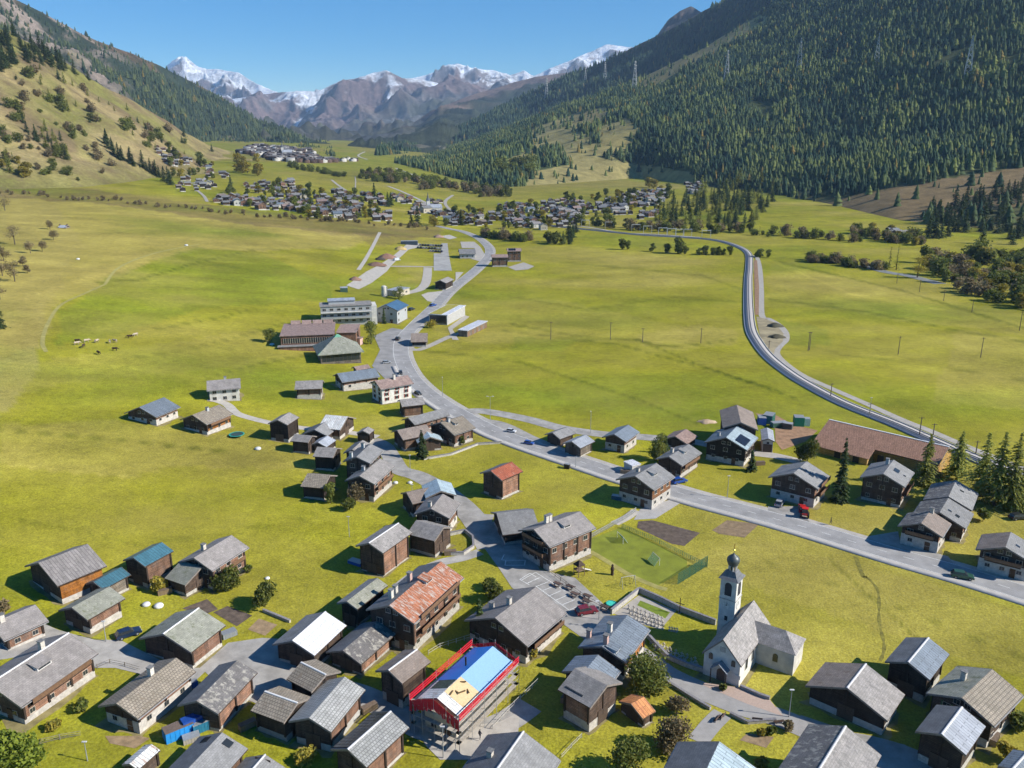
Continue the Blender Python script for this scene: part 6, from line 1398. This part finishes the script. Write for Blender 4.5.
one('c', 'n5,545', 24, 7, 'dark conifer cut by the left edge above the meadow', NEED)
for i, (s_, ph, wr) in enumerate((('n60,210', 20, 9), ('n122,245', 12, 6), ('n170,238', 9, 6), ('n15,275', 14, 8), ('n10,335', 18, 9), ('n60,358', 20, 9), ('n92,298', 10, 5), ('n110,325', 8, 4), ('n0,430', 22, 8), ('n215,192', 9, 6), ('n20,75', 14, 8), ('n200,150', 8, 5))):
    one('s', s_, ph, wr, 'bare brownish bush, number of its kind uncertain' if False else ['largest', 'low', 'flat', 'left-edge', 'dense', 'tall round', 'small', 'smallest', 'cut-off', 'shadowed', 'uppermost', 'hut-side'][i]+' leafless brown bush on the upper left meadow', LEAFB, n=900)
# ------------------------------------------------------------------ repeated trees: a few shapes, copied
HI = dict(c=[mk_conifer(10, 3.2, NEED, 20, 9) for _ in range(2)], l=[mk_conifer(10, 3.5, LARCH, 20, 9, True) for _ in range(2)],
          b=[mk_broad(10, 4.6, LEAF, 900, .5, .08) for _ in range(3)], y=[mk_broad(10, 4.6, LEAFY, 900, .5, .08) for _ in range(1)], s=[mk_broad(10, 6.5, LEAFB, 700, .6, .03) for _ in range(2)], g=[mk_broad(10, 6.5, LEAF, 700, .6, .03) for _ in range(2)])
from mathutils.bvhtree import BVHTree
def bvh(P):
    nv, nu = P.shape[:2]; idx = np.arange(nv*nu).reshape(nv, nu)
    q = np.stack([idx[:-1, :-1], idx[:-1, 1:], idx[1:, 1:], idx[1:, :-1]], -1).reshape(-1, 4)
    return BVHTree.FromPolygons([tuple(p) for p in P.reshape(-1, 3)], [tuple(int(a) for a in f) for f in q])
BV = [bvh(P) for P in (L1, R1, R2, L2)]
def hit(u, v, maxd=9000):
    d = ray(u, v); best = None
    for b_ in BV:
        r_ = b_.ray_cast(CAM, d.normalized(), 12000)
        if r_[0] is not None and (best is None or r_[3] < best[1]): best = (r_[0], r_[3])
    g = gnd(u, v); dg = (g-CAM).length
    if best is None or dg < best[1]: return g
    return best[0]
NC = {}
def rep(kind, uv, ph, label, group):
    nm, ct = dict(c=('conifer', 'conifer'), l=('larch_tree', 'larch'), b=('broadleaf_tree', 'tree'), y=('yellow_tree', 'tree'), s=('bush', 'bush'), g=('shrub', 'shrub'))[kind]
    p = hit(*uv); zc = proj(p)[2]; h = ph*zc/F/CP_
    sc = min(h, 26)/10; NC[kind] = NC.get(kind, 0)+1
    o = tree(nm, random.choice(HI[kind]), p, label, ct, group, sc*random.uniform(.8, 1.2)); o.location.z -= .3*sc; return o
def poly_pts(poly, n, seed=1, gap=0.):
    P = pxs(poly) if isinstance(poly, str) else poly; r_ = random.Random(seed); out = []
    us = [a for a, b in P]; vs_ = [b for a, b in P]; k = 0
    while len(out) < n and k < n*60:
        k += 1; u, v = r_.uniform(min(us), max(us)), r_.uniform(min(vs_), max(vs_))
        if inpoly(u, v, P) and all(abs(u-a) > gap or abs(v-b) > gap*.5 for a, b in out): out.append((u, v))
    return out
def along(pts, n, jit=1.5, seed=2):
    P = pxs(pts) if isinstance(pts, str) else pts; r_ = random.Random(seed); out = []
    L = [math.dist(a, b) for a, b in zip(P, P[1:])]; tot = sum(L)
    for i in range(n):
        s = tot*(i+r_.random()*.8)/n
        for a, b, l in zip(P, P[1:], L):
            if s <= l: out.append((a[0]+(b[0]-a[0])*s/l+r_.uniform(-jit, jit), a[1]+(b[1]-a[1])*s/l+r_.uniform(-jit, jit)*.5)); break
            s -= l
    return out
def many(kinds, pts, ph, label, group, lo=.7, hi=1.3):
    for q in pts: rep(random.choice(kinds), q, ph*random.uniform(lo, hi), label, group)
GH = 'trees on the left hillside'
many('c', along('o405,560 o480,640 o560,670 o620,700 o690,740', 20, 3), 14, 'dark conifer in the slanting belt on the left hillside', 'conifer belt on the left hillside')
many('cl', poly_pts('o60,500 o100,450 o120,500 o240,520 o300,640 o200,640 o110,560', 20, 3), 13, 'conifer in the dark clump on the left hillside', 'dark clump on the left hillside')
many('ly', poly_pts('o10,630 o60,640 o130,720 o60,725 o0,680', 9, 4), 12, 'yellow-green tree in the group at the left edge of the hillside', 'group at the left edge of the hillside')
many('c', poly_pts('o0,150 o60,130 o230,240 o380,330 o330,310 o200,270 o100,250 o0,290', 64, 5), 12, 'conifer of the dark wood along the shoulder of the left hillside', 'wood along the shoulder of the left hillside')
many('c', along('o540,400 o600,420 o700,480 o790,520', 12, 4), 8, 'conifer on the skyline ridge of the left hillside', 'conifers on the ridge of the left hillside')
many('scgl', poly_pts('o60,300 o150,270 o380,370 o600,480 o850,590 o930,640 o800,640 o600,600 o420,520 o220,440 o0,380', 70, 6), 5.5, 'scattered tree or bush on the grassy left hillside', 'scattered growth on the left hillside', .6, 1.9)
many('sg', poly_pts('o0,400 o200,460 o420,560 o500,690 o300,740 o0,700', 45, 7), 6, 'bush on the lower slope of the left hillside', 'bushes on the lower left slope', .5, 1.8)
many('s', along('n-60,5 n120,10 n260,30 n420,30 n640,60 n840,75 n1000,95 n1280,115 n1500,132 n1720,150', 70, 3), 4, 'low brown bush on the terrace bank above the meadow', 'brown scrub on the terrace bank', .5)
many('gsb', along('h-100,330 h100,390 h300,395 h400,420', 26, 4), 9, 'riverside bush at the foot of the right mountain', 'bushes along the river')
many('gybsg', poly_pts('h380,470 h520,520 h700,500 h1024,480 h1200,520 h1200,900 h1024,830 h850,790 h660,740 h500,650 h400,600', 120, 8, 2), 13, 'bushy tree of the grey-brown thicket along the river on the right', 'thicket along the river on the right')
many('sg', along('i150,275 i260,285 i300,290', 8, 2), 9, 'bush in the hedge crossing the right-hand meadow', 'hedge crossing the right-hand meadow'); many('sg', along('i280,290 i350,300 i420,310 i470,315', 12, 3), 8, 'bush in the hedge crossing the right-hand meadow', 'hedge crossing the right-hand meadow')
one('c', 'h160,565', 22, 5, 'bare dark larch at the river bend', LARCH, larch=True, levels=16, per=6); one('c', 'h205,575', 26, 5, 'taller bare dark larch at the river bend', LARCH, larch=True, levels=16, per=6); one('b', 'h340,625', 24, 10, 'golden-green tree standing at the meadow edge by the river', LEAFY, n=1800, z0=.05, lobes=10)
for x, y, ph in ((395, 637, 9), (432, 637, 8), (590, 650, 8), (683, 658, 8), (752, 662, 14), (775, 664, 9), (803, 667, 8), (890, 672, 8), (930, 672, 8), (980, 672, 8), (1010, 672, 9)): rep('b', px(f'f{x},{y}'), ph, 'round tree in the long row across the middle meadow', 'row of trees across the middle meadow')
for x, y in ((30, 92), (85, 95), (115, 95), (150, 97), (190, 97), (368, 108), (385, 112), (440, 112)): rep('b', px(f'g{x},{y}'), 8, 'round tree in the long row across the middle meadow', 'row of trees across the middle meadow')
many('sg', along('g680,140 g760,145 g840,150', 10, 2), 8, 'bush in the hedge crossing the right-hand meadow', 'hedge crossing the right-hand meadow')
many('g', along('g890,160 g1000,180', 5, 1), 6, 'bush in the hedge crossing the right-hand meadow', 'hedge crossing the right-hand meadow')
many('c', poly_pts('d900,610 d920,560 d1010,520 d1010,600', 8, 9), 14, 'dark conifer of the clump beside the bush row below the middle village', 'dark clump below the middle village')
many('gs', along('d385,555 d440,560 d500,570 d560,575 d610,580 d660,582 d710,585', 22, 2), 7, 'bush of the long row between road bend and middle village', 'bush row between road bend and middle village'); many('b', along('d790,590 d850,600 d900,605', 6, 2), 11, 'round tree beside the dark conifer clump below the middle village', 'round trees below the middle village')
many('cl', poly_pts('f600,470 f640,380 f760,330 f1024,240 f1200,200 f1400,260 f1300,480 f1000,490 f800,500', 125, 10, 1.5), 13, 'conifer of the wood on the valley floor beside the middle village', 'wood on the valley floor')
many('bgs', along('f0,450 f100,470 f300,500 f600,510 f900,520 f1024,530 f1300,540 h0,395', 55, 4), 8, 'tree of the belt along the far railway', 'tree belt along the far railway')
many('cly', poly_pts('h0,330 h200,330 h330,420 h0,390', 16, 11), 9, 'tree beside the farm buildings at the foot of the right mountain', 'trees by the farm at the foot of the right mountain')
many('c', poly_pts('h400,230 h640,160 h760,210 h760,420 h560,390 h390,380', 28, 12, 2), 17, 'tall conifer of the wood above the river thicket', 'wood above the river thicket')
many('c', poly_pts('h660,120 h1024,40 h1060,60 h1060,440 h900,440 h760,300 h680,190', 44, 13, 2.5), 15, 'tall conifer of the shaded wood at the right edge', 'shaded wood at the right edge')
for q in ('c605,440', 'c690,490', 'c710,480'): rep('c', px(q), 14, 'big dark conifer at the edge of the far village', 'big conifers at the edge of the far village')
for q, ph in (('b585,395', 18), ('c880,615', 17), ('c840,610', 11), ('d262,480', 15), ('c180,440', 10), ('c150,460', 10)): rep('c', px(q), ph, 'dark conifer standing among the far village houses', 'conifers among the far village houses')
many('y', poly_pts('b590,290 b620,200 b780,190 b840,290 b720,300', 9, 14, 1.5), 9, 'golden autumn tree in the grove above the far village', 'autumn grove above the far village')
for q in ('d75,480', 'd95,490', 'f570,240', 'f600,245'): rep('y', px(q), 10, 'golden autumn tree at the edge of a far village', 'golden trees at the edge of the far villages')
many('gs', poly_pts('c500,300 c700,290 c900,330 c1024,350 d0,210 d250,260 d600,300 d400,310 d200,240 d0,260 c900,350 c500,330', 60, 15), 7, 'bush of the dark belts across the far valley floor', 'dark hedge belts across the far valley')
many('b', along('c500,300 c700,290 c900,330 c1024,350', 26, 2), 7, 'dark round tree of the belt across the far valley', 'tree belt across the far valley'); many('b', along('d0,220 d200,245 d420,265 d600,290', 26, 2), 8, 'dark round tree of the belt across the far valley', 'tree belt across the far valley')
many('cg', poly_pts('d440,200 d480,110 d720,90 d740,180', 40, 16), 9, 'conifer of the wood spur behind the middle village', 'wood spur behind the middle village')
many('g', along('c40,230 c150,260 c300,280 c420,305', 22, 2), 5, 'dark bush of the hedge in front of the farthest village', 'hedge in front of the farthest village')
# ------------------------------------------------------------------ far villages: every house its own object
def far_house_proto(roof, wall, w=10, d=9, h=4.5):
    root = empty('house', (0, 0, 0)); k = d/2*.48
    MB().prism([(-d/2+.6, -1.5), (-d/2+.6, h+.2), (0, h+k-.3), (d/2-.6, h+.2), (d/2-.6, -1.5)], -w/2+.5, w/2-.5).build('wall', WALLS[wall], root)
    MB().prism([(-d/2, h), (0, h+k), (d/2, h), (d/2, h-.3), (0, h+k-.3), (-d/2, h-.3)], -w/2, w/2).build('roof', ROOFS[roof], root)
    MB().box(-w/2+.45, w/2-.45, -d/2+.55, d/2-.55, -1.5, 1.0).build('stone_base', WHITE, root)
    m = MB().box(-.3, .3, -.3, .3, h+k-.4, h+k+.9).build('chimney', STONE, root, (1.5, 1, 0))
    for x in (-w/4, w/4): MB().box(-.5, .5, -.1, .1, 2.2, 3.3).build('window', GLASS, root, (x, -d/2+.55, 0))
    for y in (-1.4, 1.4): MB().box(-.1, .1, -.5, .5, 2.2, 3.3).build('window', GLASS, root, (-w/2+.48, y, 0))
    return root
FP = [far_house_proto(*a) for a in (('grey', 'brn'), ('grey', 'blk', 9, 8, 5), ('dark', 'old', 11, 9, 4), ('pink', 'wht', 11, 10, 5.5), ('shin', 'red', 9, 9, 5), ('grey', 'crm', 12, 10, 6), ('brk', 'brn', 11, 9, 5), ('blue', 'wht', 10, 9, 5))]
USED = set()
BP = [far_house_proto(*a) for a in (('dark', 'blk', 8, 7, 4), ('grey', 'old', 7, 7, 4.5), ('brwn', 'blk', 8, 7, 4))]
for b_ in BP:
    b_.name = 'barn'
def village(poly, n, seed, label, group, gap, deg, sc=1.):
    r_ = random.Random(seed)
    for i_, q in enumerate(poly_pts(poly, int(n*1.75), seed, gap*.8)):
        if i_ >= n*.85:
            k = r_.randrange(3); s_ = BP[k]; o = s_ if ('b', k) not in USED else copy_tree(s_); USED.add(('b', k)); p = hit(*q); o.location = p-Vector((0, 0, .2))
            o.rotation_euler = (0, 0, R(deg+r_.choice([0, 90])+r_.uniform(-12, 12))); o.scale = (sc*r_.uniform(.7, 1.),)*3; tag(o, label.replace('house of', 'dark timber barn of'), 'barn', 'barns of the '+group)
            continue
        k = r_.choice([0, 0, 0, 1, 1, 1, 1, 2, 2, 2, 2, 3, 4, 4, 4, 6, 6, 5, 7]); s_ = FP[k]; o = s_ if k not in USED else copy_tree(s_); USED.add(k)
        p = hit(*q); o.location = p-Vector((0, 0, .2)); o.rotation_euler = (0, 0, R(deg+r_.choice([0, 90])+r_.uniform(-12, 12))); o.scale = (sc*r_.uniform(.68, 1.0),)*3
        tag(o, label, 'house', group)
VL = 'house of the village at the foot of the left hillside'
for k_, (pl, n) in enumerate((('b95,110 b180,130 b330,190 b300,225 b200,240 b110,160', 15), ('b400,220 b450,215 b470,300 b420,310', 4), ('b300,300 b480,340 b480,390 b370,395 b210,400 b200,380', 9), ('b440,450 b560,430 b700,440 b780,500 b560,485', 12), ('b640,350 b800,340 b850,380 b760,410', 7), ('b800,330 b1024,310 b1024,420 b860,400', 7), ('b500,280 b560,290 b550,320', 2))): village(pl, n, 40+k_, VL, 'village at the foot of the left hillside', 4.2, 20)
for k_, (pl, n) in enumerate((('b680,440 b1024,420 b1024,530 b760,510', 14), ('c0,430 c180,420 c230,560 c0,520', 12), ('c230,440 c390,395 c500,440 c530,530 c480,580 c240,550', 30), ('c500,400 c640,420 c660,490 c560,480', 6), ('c600,530 c720,540 c700,590 c600,580', 5), ('c720,420 c830,440 c850,480 c740,480', 5), ('c860,480 c1024,440 c1024,560 c820,560', 12), ('c0,360 c100,330 c160,400 c40,420', 5))): village(pl, n, 60+k_, 'house of the dense village beyond the terrace bank', 'dense village beyond the terrace bank', 4.6, 30)
for k_, (pl, n) in enumerate((('d120,410 d300,400 d480,420 d480,480 d300,490 d130,480', 16), ('d490,370 d650,340 d740,370 d780,480 d800,510 d640,500 d500,450', 28), ('d760,340 d1024,310 d1024,480 d870,500 d800,420', 22), ('f0,340 f200,330 f420,300 f440,380 f200,420 f0,440', 24), ('f220,350 f460,360 f450,420 f240,410', 9), ('f400,290 f560,260 f700,250 f690,320 f560,370 f420,360', 26), ('f500,400 f640,390 f620,430 f500,450', 4), ('f790,220 f920,210 f910,280 f830,290', 9), ('h150,330 h260,350 h270,370 h160,370', 4))): village(pl, n, 80+k_, 'house of the wide village on the middle valley floor', 'village on the middle valley floor', 4.6, 15)
for k_, (pl, n, g_) in enumerate((('b300,420 b1024,330 b1024,540 b450,500', 16, 'village at the foot of the left hillside'), ('c0,380 c500,400 c700,560 c200,590', 30, 'dense village beyond the terrace bank'), ('d120,400 d780,350 d860,510 d150,500', 34, 'village on the middle valley floor'), ('f0,310 f700,250 f700,420 f0,470', 34, 'village on the middle valley floor'), ('b180,150 b480,230 b460,330 b200,300', 14, 'village at the foot of the left hillside'))):
    many('bby', poly_pts(pl, int(n*1.5), 90+k_, 2), 7, 'garden tree in the '+g_, 'garden trees of the '+g_, .6, 1.3)
# the farthest village: one mass of roofs, past counting at this distance
V_, F_, C_ = [], [], []
r_ = random.Random(4); n0 = 0
for q in poly_pts('b640,150 b720,100 b1024,120 c180,120 c260,190 c480,185 c480,200 c200,215 b1024,210 b850,200', 230, 5, 1.2):
    p = hit(*q); a = r_.uniform(-.3, .3)+r_.choice([0, PI/2]); w, d, h = r_.uniform(6, 9), r_.uniform(5, 7), r_.uniform(4, 7); ca, sa = math.cos(a), math.sin(a)
    B_ = [(-w, -d, -2), (w, -d, -2), (w, d, -2), (-w, d, -2), (-w, -d, h), (w, -d, h), (w, d, h), (-w, d, h), (-w, 0, h+3), (w, 0, h+3)]
    V_ += [(p.x+x*ca-y*sa, p.y+x*sa+y*ca, p.z+z) for x, y, z in B_]
    wc = r_.choice([(.07, .05, .04), (.05, .04, .035), (.5, .48, .44), (.12, .08, .06)]); rc = r_.choice([(.12, .12, .13), (.2, .19, .19), (.16, .14, .13)])
    C_ += [wc]*8+[rc]*2
    F_ += [(n0, n0+1, n0+5, n0+4), (n0+2, n0+3, n0+7, n0+6), (n0+1, n0+2, n0+6, n0+5), (n0+3, n0, n0+4, n0+7), (n0+4, n0+5, n0+9, n0+8), (n0+6, n0+7, n0+8, n0+9)]; n0 += 10
tag(link('distant_village', np_mesh('distant_village', V_, F_, vcol('distant_walls', scales=((.1, .1),), bump=0), C_)), 'farthest village, a grey and white mass of tiny roofs in the upper valley', 'village', None, 'stuff')
def far_church(at_, s, label):
    p = hit(*px(at_)); o = empty('church', p, R(20), label, 'church'); o.scale = (s, s, s)
    MB().prism([(-5, -1), (-5, 7), (0, 11), (5, 7), (5, -1)], -10, 8).build('nave', WHITE, o); MB().prism([(-5.4, 6.9), (0, 11.3), (5.4, 6.9), (5.4, 6.5), (0, 10.9), (-5.4, 6.5)], -10.3, 8.3).build('roof', ROOFS['slsh'], o)
    tw_ = MB().box(-2.2, 2.2, -2.2, 2.2, -1, 16).build('tower', WHITE, o, (-9, 5, 0)); MB().lathe([(3.1, 16), (1.2, 20), (.1, 27)], 8).build('spire', ROOFS['dark'], tw_)
far_church('d100,400', .85, 'white church with pointed dark spire in the dense village'); far_church('c50,165', 1.2, 'tiny white church in the farthest village')
# ------------------------------------------------------------------ pylons on the right mountain
def pylon(b, t, label):
    B_, T_ = px(b), px(t); p = hit(*B_); zc = proj(p)[2]; h = max(15, (B_[1]-T_[1])*zc/F/CP_); o = empty('power_pylon', p, R(70), label, 'power pylon', None)
    st = plain('pylon_steel', (.42, .43, .42)); w = h*.09
    for q in ((-1, -1), (1, -1), (1, 1), (-1, 1)): MB().tube((q[0]*w, q[1]*w, -6), (q[0]*w*.12, q[1]*w*.12, h), h*.010, h*.006, 4).build('leg', st, o)
    m = MB(); n = 7
    for i in range(n):
        z0, z1 = h*i/n, h*(i+1)/n; a, c = w*(1-.88*i/n), w*(1-.88*(i+1)/n)
        for s1, s2 in (((-1, -1), (1, -1)), ((1, -1), (1, 1)), ((1, 1), (-1, 1)), ((-1, 1), (-1, -1))): m.tube((s1[0]*a, s1[1]*a, z0), (s2[0]*c, s2[1]*c, z1), h*.005, h*.005, 3); m.tube((s2[0]*a, s2[1]*a, z0), (s1[0]*c, s1[1]*c, z1), h*.005, h*.005, 3)
    m.build('lattice', st, o)
    for k, wd in ((.72, .16), (.84, .2), (.95, .12)): MB().box(-h*wd, h*wd, -h*.012, h*.012, h*k, h*k+h*.02).build('crossarm', st, o)
for b, t, l in (('l122,285', 'l132,165', 'fourth pylon from the skyline on the forested mountain'), ('l433,250', 'l441,145', 'pylon in the shaded forest between two others at the upper right'), ('l798,300', 'l810,158', 'largest pylon at the far right of the forested mountain'), ('k857,318', 'k863,212', 'bright pylon beside the slanting forest clearing'),
    ('k489,360', 'k493,255', 'pylon standing in the cut clearing of the forest'), ('k371,322', 'k374,255', 'faint pylon left of the cut clearing'), ('k293,330', 'k294,278', 'small faint pylon on the forest skyline side'), ('k138,392', 'k139,320', 'leftmost faint pylon of the forested mountain')): pylon(b, t, l)
# ------------------------------------------------------------------ forests on the mountains: one mass each
def forest(name, P, n, hgt, label, mask, seed, cdark=(.026, .052, .032), clight=(.145, .17, .05), sides=5):
    r = np.random.default_rng(seed); nv, nu = P.shape[:2]
    A = P[:-1, :-1]; E1 = P[:-1, 1:]-A; E2 = P[1:, :-1]-A; ar = np.linalg.norm(np.cross(E1, E2), axis=2).ravel(); ar /= ar.sum()
    ids = r.choice(len(ar), n, p=ar); j, i = ids//(nu-1), ids % (nu-1); a, b = r.random(n)[:, None], r.random(n)[:, None]
    X = P[j, i]*(1-a)*(1-b)+P[j, i+1]*a*(1-b)+P[j+1, i]*(1-a)*b+P[j+1, i+1]*a*b
    y, z = X[:, 1], X[:, 2]-H; zc = CP_*y-SP_*z; ok = zc > 50; u = 512+F*X[:, 0]/zc; v = 384-F*(SP_*y+CP_*z)/zc
    keep = [k for k in range(n) if ok[k] and -60 < u[k] < 1090 and -80 < v[k] and mask(u[k], v[k], X[k], r)]
    X = X[keep]; n = len(keep); print(name, n)
    s = hgt*(.45+.9*r.random(n)**1.3)
    prof = [(.0, .0), (.30, .02), (.30, .02)]
    base = []; 
    rings = [(.26, .02), (.09, .42)], [(.20, .34), (.055, .7)], [(.125, .62), (.0, 1.0)]
    Vt, Ft = [], []
    for (r0, z0), (r1, z1) in rings:
        k0 = len(Vt)
        for q in range(sides): aa = 2*PI*q/sides; f = 1+.25*((q*7) % 3-1); Vt.append((r0*f*math.cos(aa), r0*f*math.sin(aa), z0))
        for q in range(sides): aa = 2*PI*q/sides; Vt.append((r1*math.cos(aa), r1*math.sin(aa), z1))
        for q in range(sides): q2 = (q+1) % sides; Ft.append((k0+q, k0+q2, k0+sides+q2, k0+sides+q))
    Vt = np.array(Vt); Ft = np.array(Ft); ca = r.uniform(0, 2*PI, n); wide = r.uniform(.75, 1.7, n)
    x = Vt[None, :, 0]*np.cos(ca)[:, None]-Vt[None, :, 1]*np.sin(ca)[:, None]; y = Vt[None, :, 0]*np.sin(ca)[:, None]+Vt[None, :, 1]*np.cos(ca)[:, None]
    V = np.stack([x*(s*wide)[:, None]+X[:, 0:1], y*(s*wide)[:, None]+X[:, 1:2], Vt[None, :, 2]*s[:, None]+X[:, 2:3]-.5], -1).reshape(-1, 3)
    Fc = (Ft[None]+(np.arange(n)*len(Vt))[:, None, None]).reshape(-1, 4)
    t = np.clip(r.normal(.32, .28, n)+np.array([noise.noise(Vector((p[0]*.012, p[1]*.012, 3)))*.9 for p in X]), 0, 1)[:, None]
    col = np.array(cdark)*(1-t)+np.array(clight)*t
    aut = r.random(n) < .03; col[aut] = np.array((.17, .13, .035))
    C = np.repeat(col, len(Vt), axis=0)
    tag(link(name, np_mesh(name, V, Fc, vcol('forest_needles', scales=((.5, .25),), bump=0), C)), label, 'forest', None, 'stuff')
def mR1(u, v, p, r):
    w = 4*noise.noise(Vector((p[0]*.02, p[1]*.02, 0)))
    if in_clear(u+w, v+w*.6): return r.random() < .05
    if v > 196 and u > 790: return r.random() < .28
    if v > 172+ (u-500)*.07 and u > 600: return r.random() < .3
    return noise.noise(Vector((p[0]*.01, p[1]*.01, 7))) > -.55
forest('forest', R1, 95000, 15, 'dense sunlit conifer forest covering the right mountain', mR1, 1)
forest('forest', R2, 20000, 21, 'darker distant forest on the rear ridge of the right mountain', lambda u, v, p, r: not (u > 620 and u < 712 and v < 66-(u-602)*.5), 2, clight=(.09, .12, .05))
def mL2(u, v, p, r):
    t = nz(p, .006, 77)
    if u < 135 and t > -.15: return r.random() < .15
    vs_ = np.interp(u, (-100, 0, 40, 100, 150, 200, 262, 335), (-62, -9, 10, 42, 61, 86, 121, 153))
    return r.random() < (1 if v > vs_+max(1.5, 34-u*.15)+9*noise.noise(Vector((p[0]*.006, p[1]*.006, 5))) else .05)
forest('forest', L2, 17000, 18, 'dark conifer forest on the left mountain flank', mL2, 3, cdark=(.035, .055, .032), clight=(.10, .12, .045))
print('kinds', NC)
# ------------------------------------------------------------------ camera, light, air
cam = bpy.data.cameras.new('camera'); cam.sensor_width = 36; cam.lens = 36*F/1024; cam.clip_start = 1; cam.clip_end = 60000
co = link('camera', cam, None, CAM); co.rotation_euler = (PI/2-PITCH, 0, 0); scene.camera = co
SUN_EL = R(34); SUN_D = Vector((.98, -.20, 0)).normalized()*math.cos(SUN_EL)+Vector((0, 0, math.sin(SUN_EL)))
sl = bpy.data.lights.new('sun', 'SUN'); sl.energy = 5.0; sl.angle = R(.5); sl.color = (1, .95, .86)
so = link('sun', sl, None, (0, 0, 300)); so.rotation_euler = SUN_D.to_track_quat('Z', 'Y').to_euler()
w = bpy.data.worlds.new('World'); scene.world = w; w.use_nodes = True
nt = w.node_tree; sk = nt.nodes.new('ShaderNodeTexSky'); sk.sky_type = 'NISHITA'; sk.sun_disc = False
sk.sun_elevation = SUN_EL; sk.sun_rotation = math.atan2(SUN_D.x, SUN_D.y); sk.altitude = 1800; sk.air_density = 1.0; sk.dust_density = .15; sk.ozone_density = 3.5
bg = nt.nodes['Background']; hsv = nt.nodes.new('ShaderNodeHueSaturation'); hsv.inputs['Saturation'].default_value = 1.5; nt.links.new(sk.outputs[0], hsv.inputs['Color']); nt.links.new(hsv.outputs[0], bg.inputs[0]); bg.inputs[1].default_value = .092
vs = scene.view_settings; vs.view_transform = 'Standard'; vs.look = 'None'; vs.exposure = .7; vs.gamma = 1; vs.use_curve_mapping = False
hz = MB().box(-16000, 16000, -300, 15500, -60, 4200)
hm = bpy.data.materials.new('haze_air'); hm.use_nodes = True; t_ = hm.node_tree; t_.nodes.clear()
o_ = t_.nodes.new('ShaderNodeOutputMaterial'); pv = t_.nodes.new('ShaderNodeVolumePrincipled')
pv.inputs['Color'].default_value = (.45, .68, 1, 1); pv.inputs['Density'].default_value = HAZE; pv.inputs['Anisotropy'].default_value = 0
t_.links.new(pv.outputs[0], o_.inputs['Volume'])
if HAZE > 0: tag(hz.build('haze', hm), kind='stuff')
scene.cycles.volume_max_steps = 64; scene.cycles.max_bounces = 5; scene.cycles.diffuse_bounces = 2; scene.cycles.volume_bounces = 0
scene.cycles.use_adaptive_sampling = True; scene.cycles.adaptive_threshold = .03
scene.cycles.use_denoising = True
print('objects', len(bpy.data.objects))
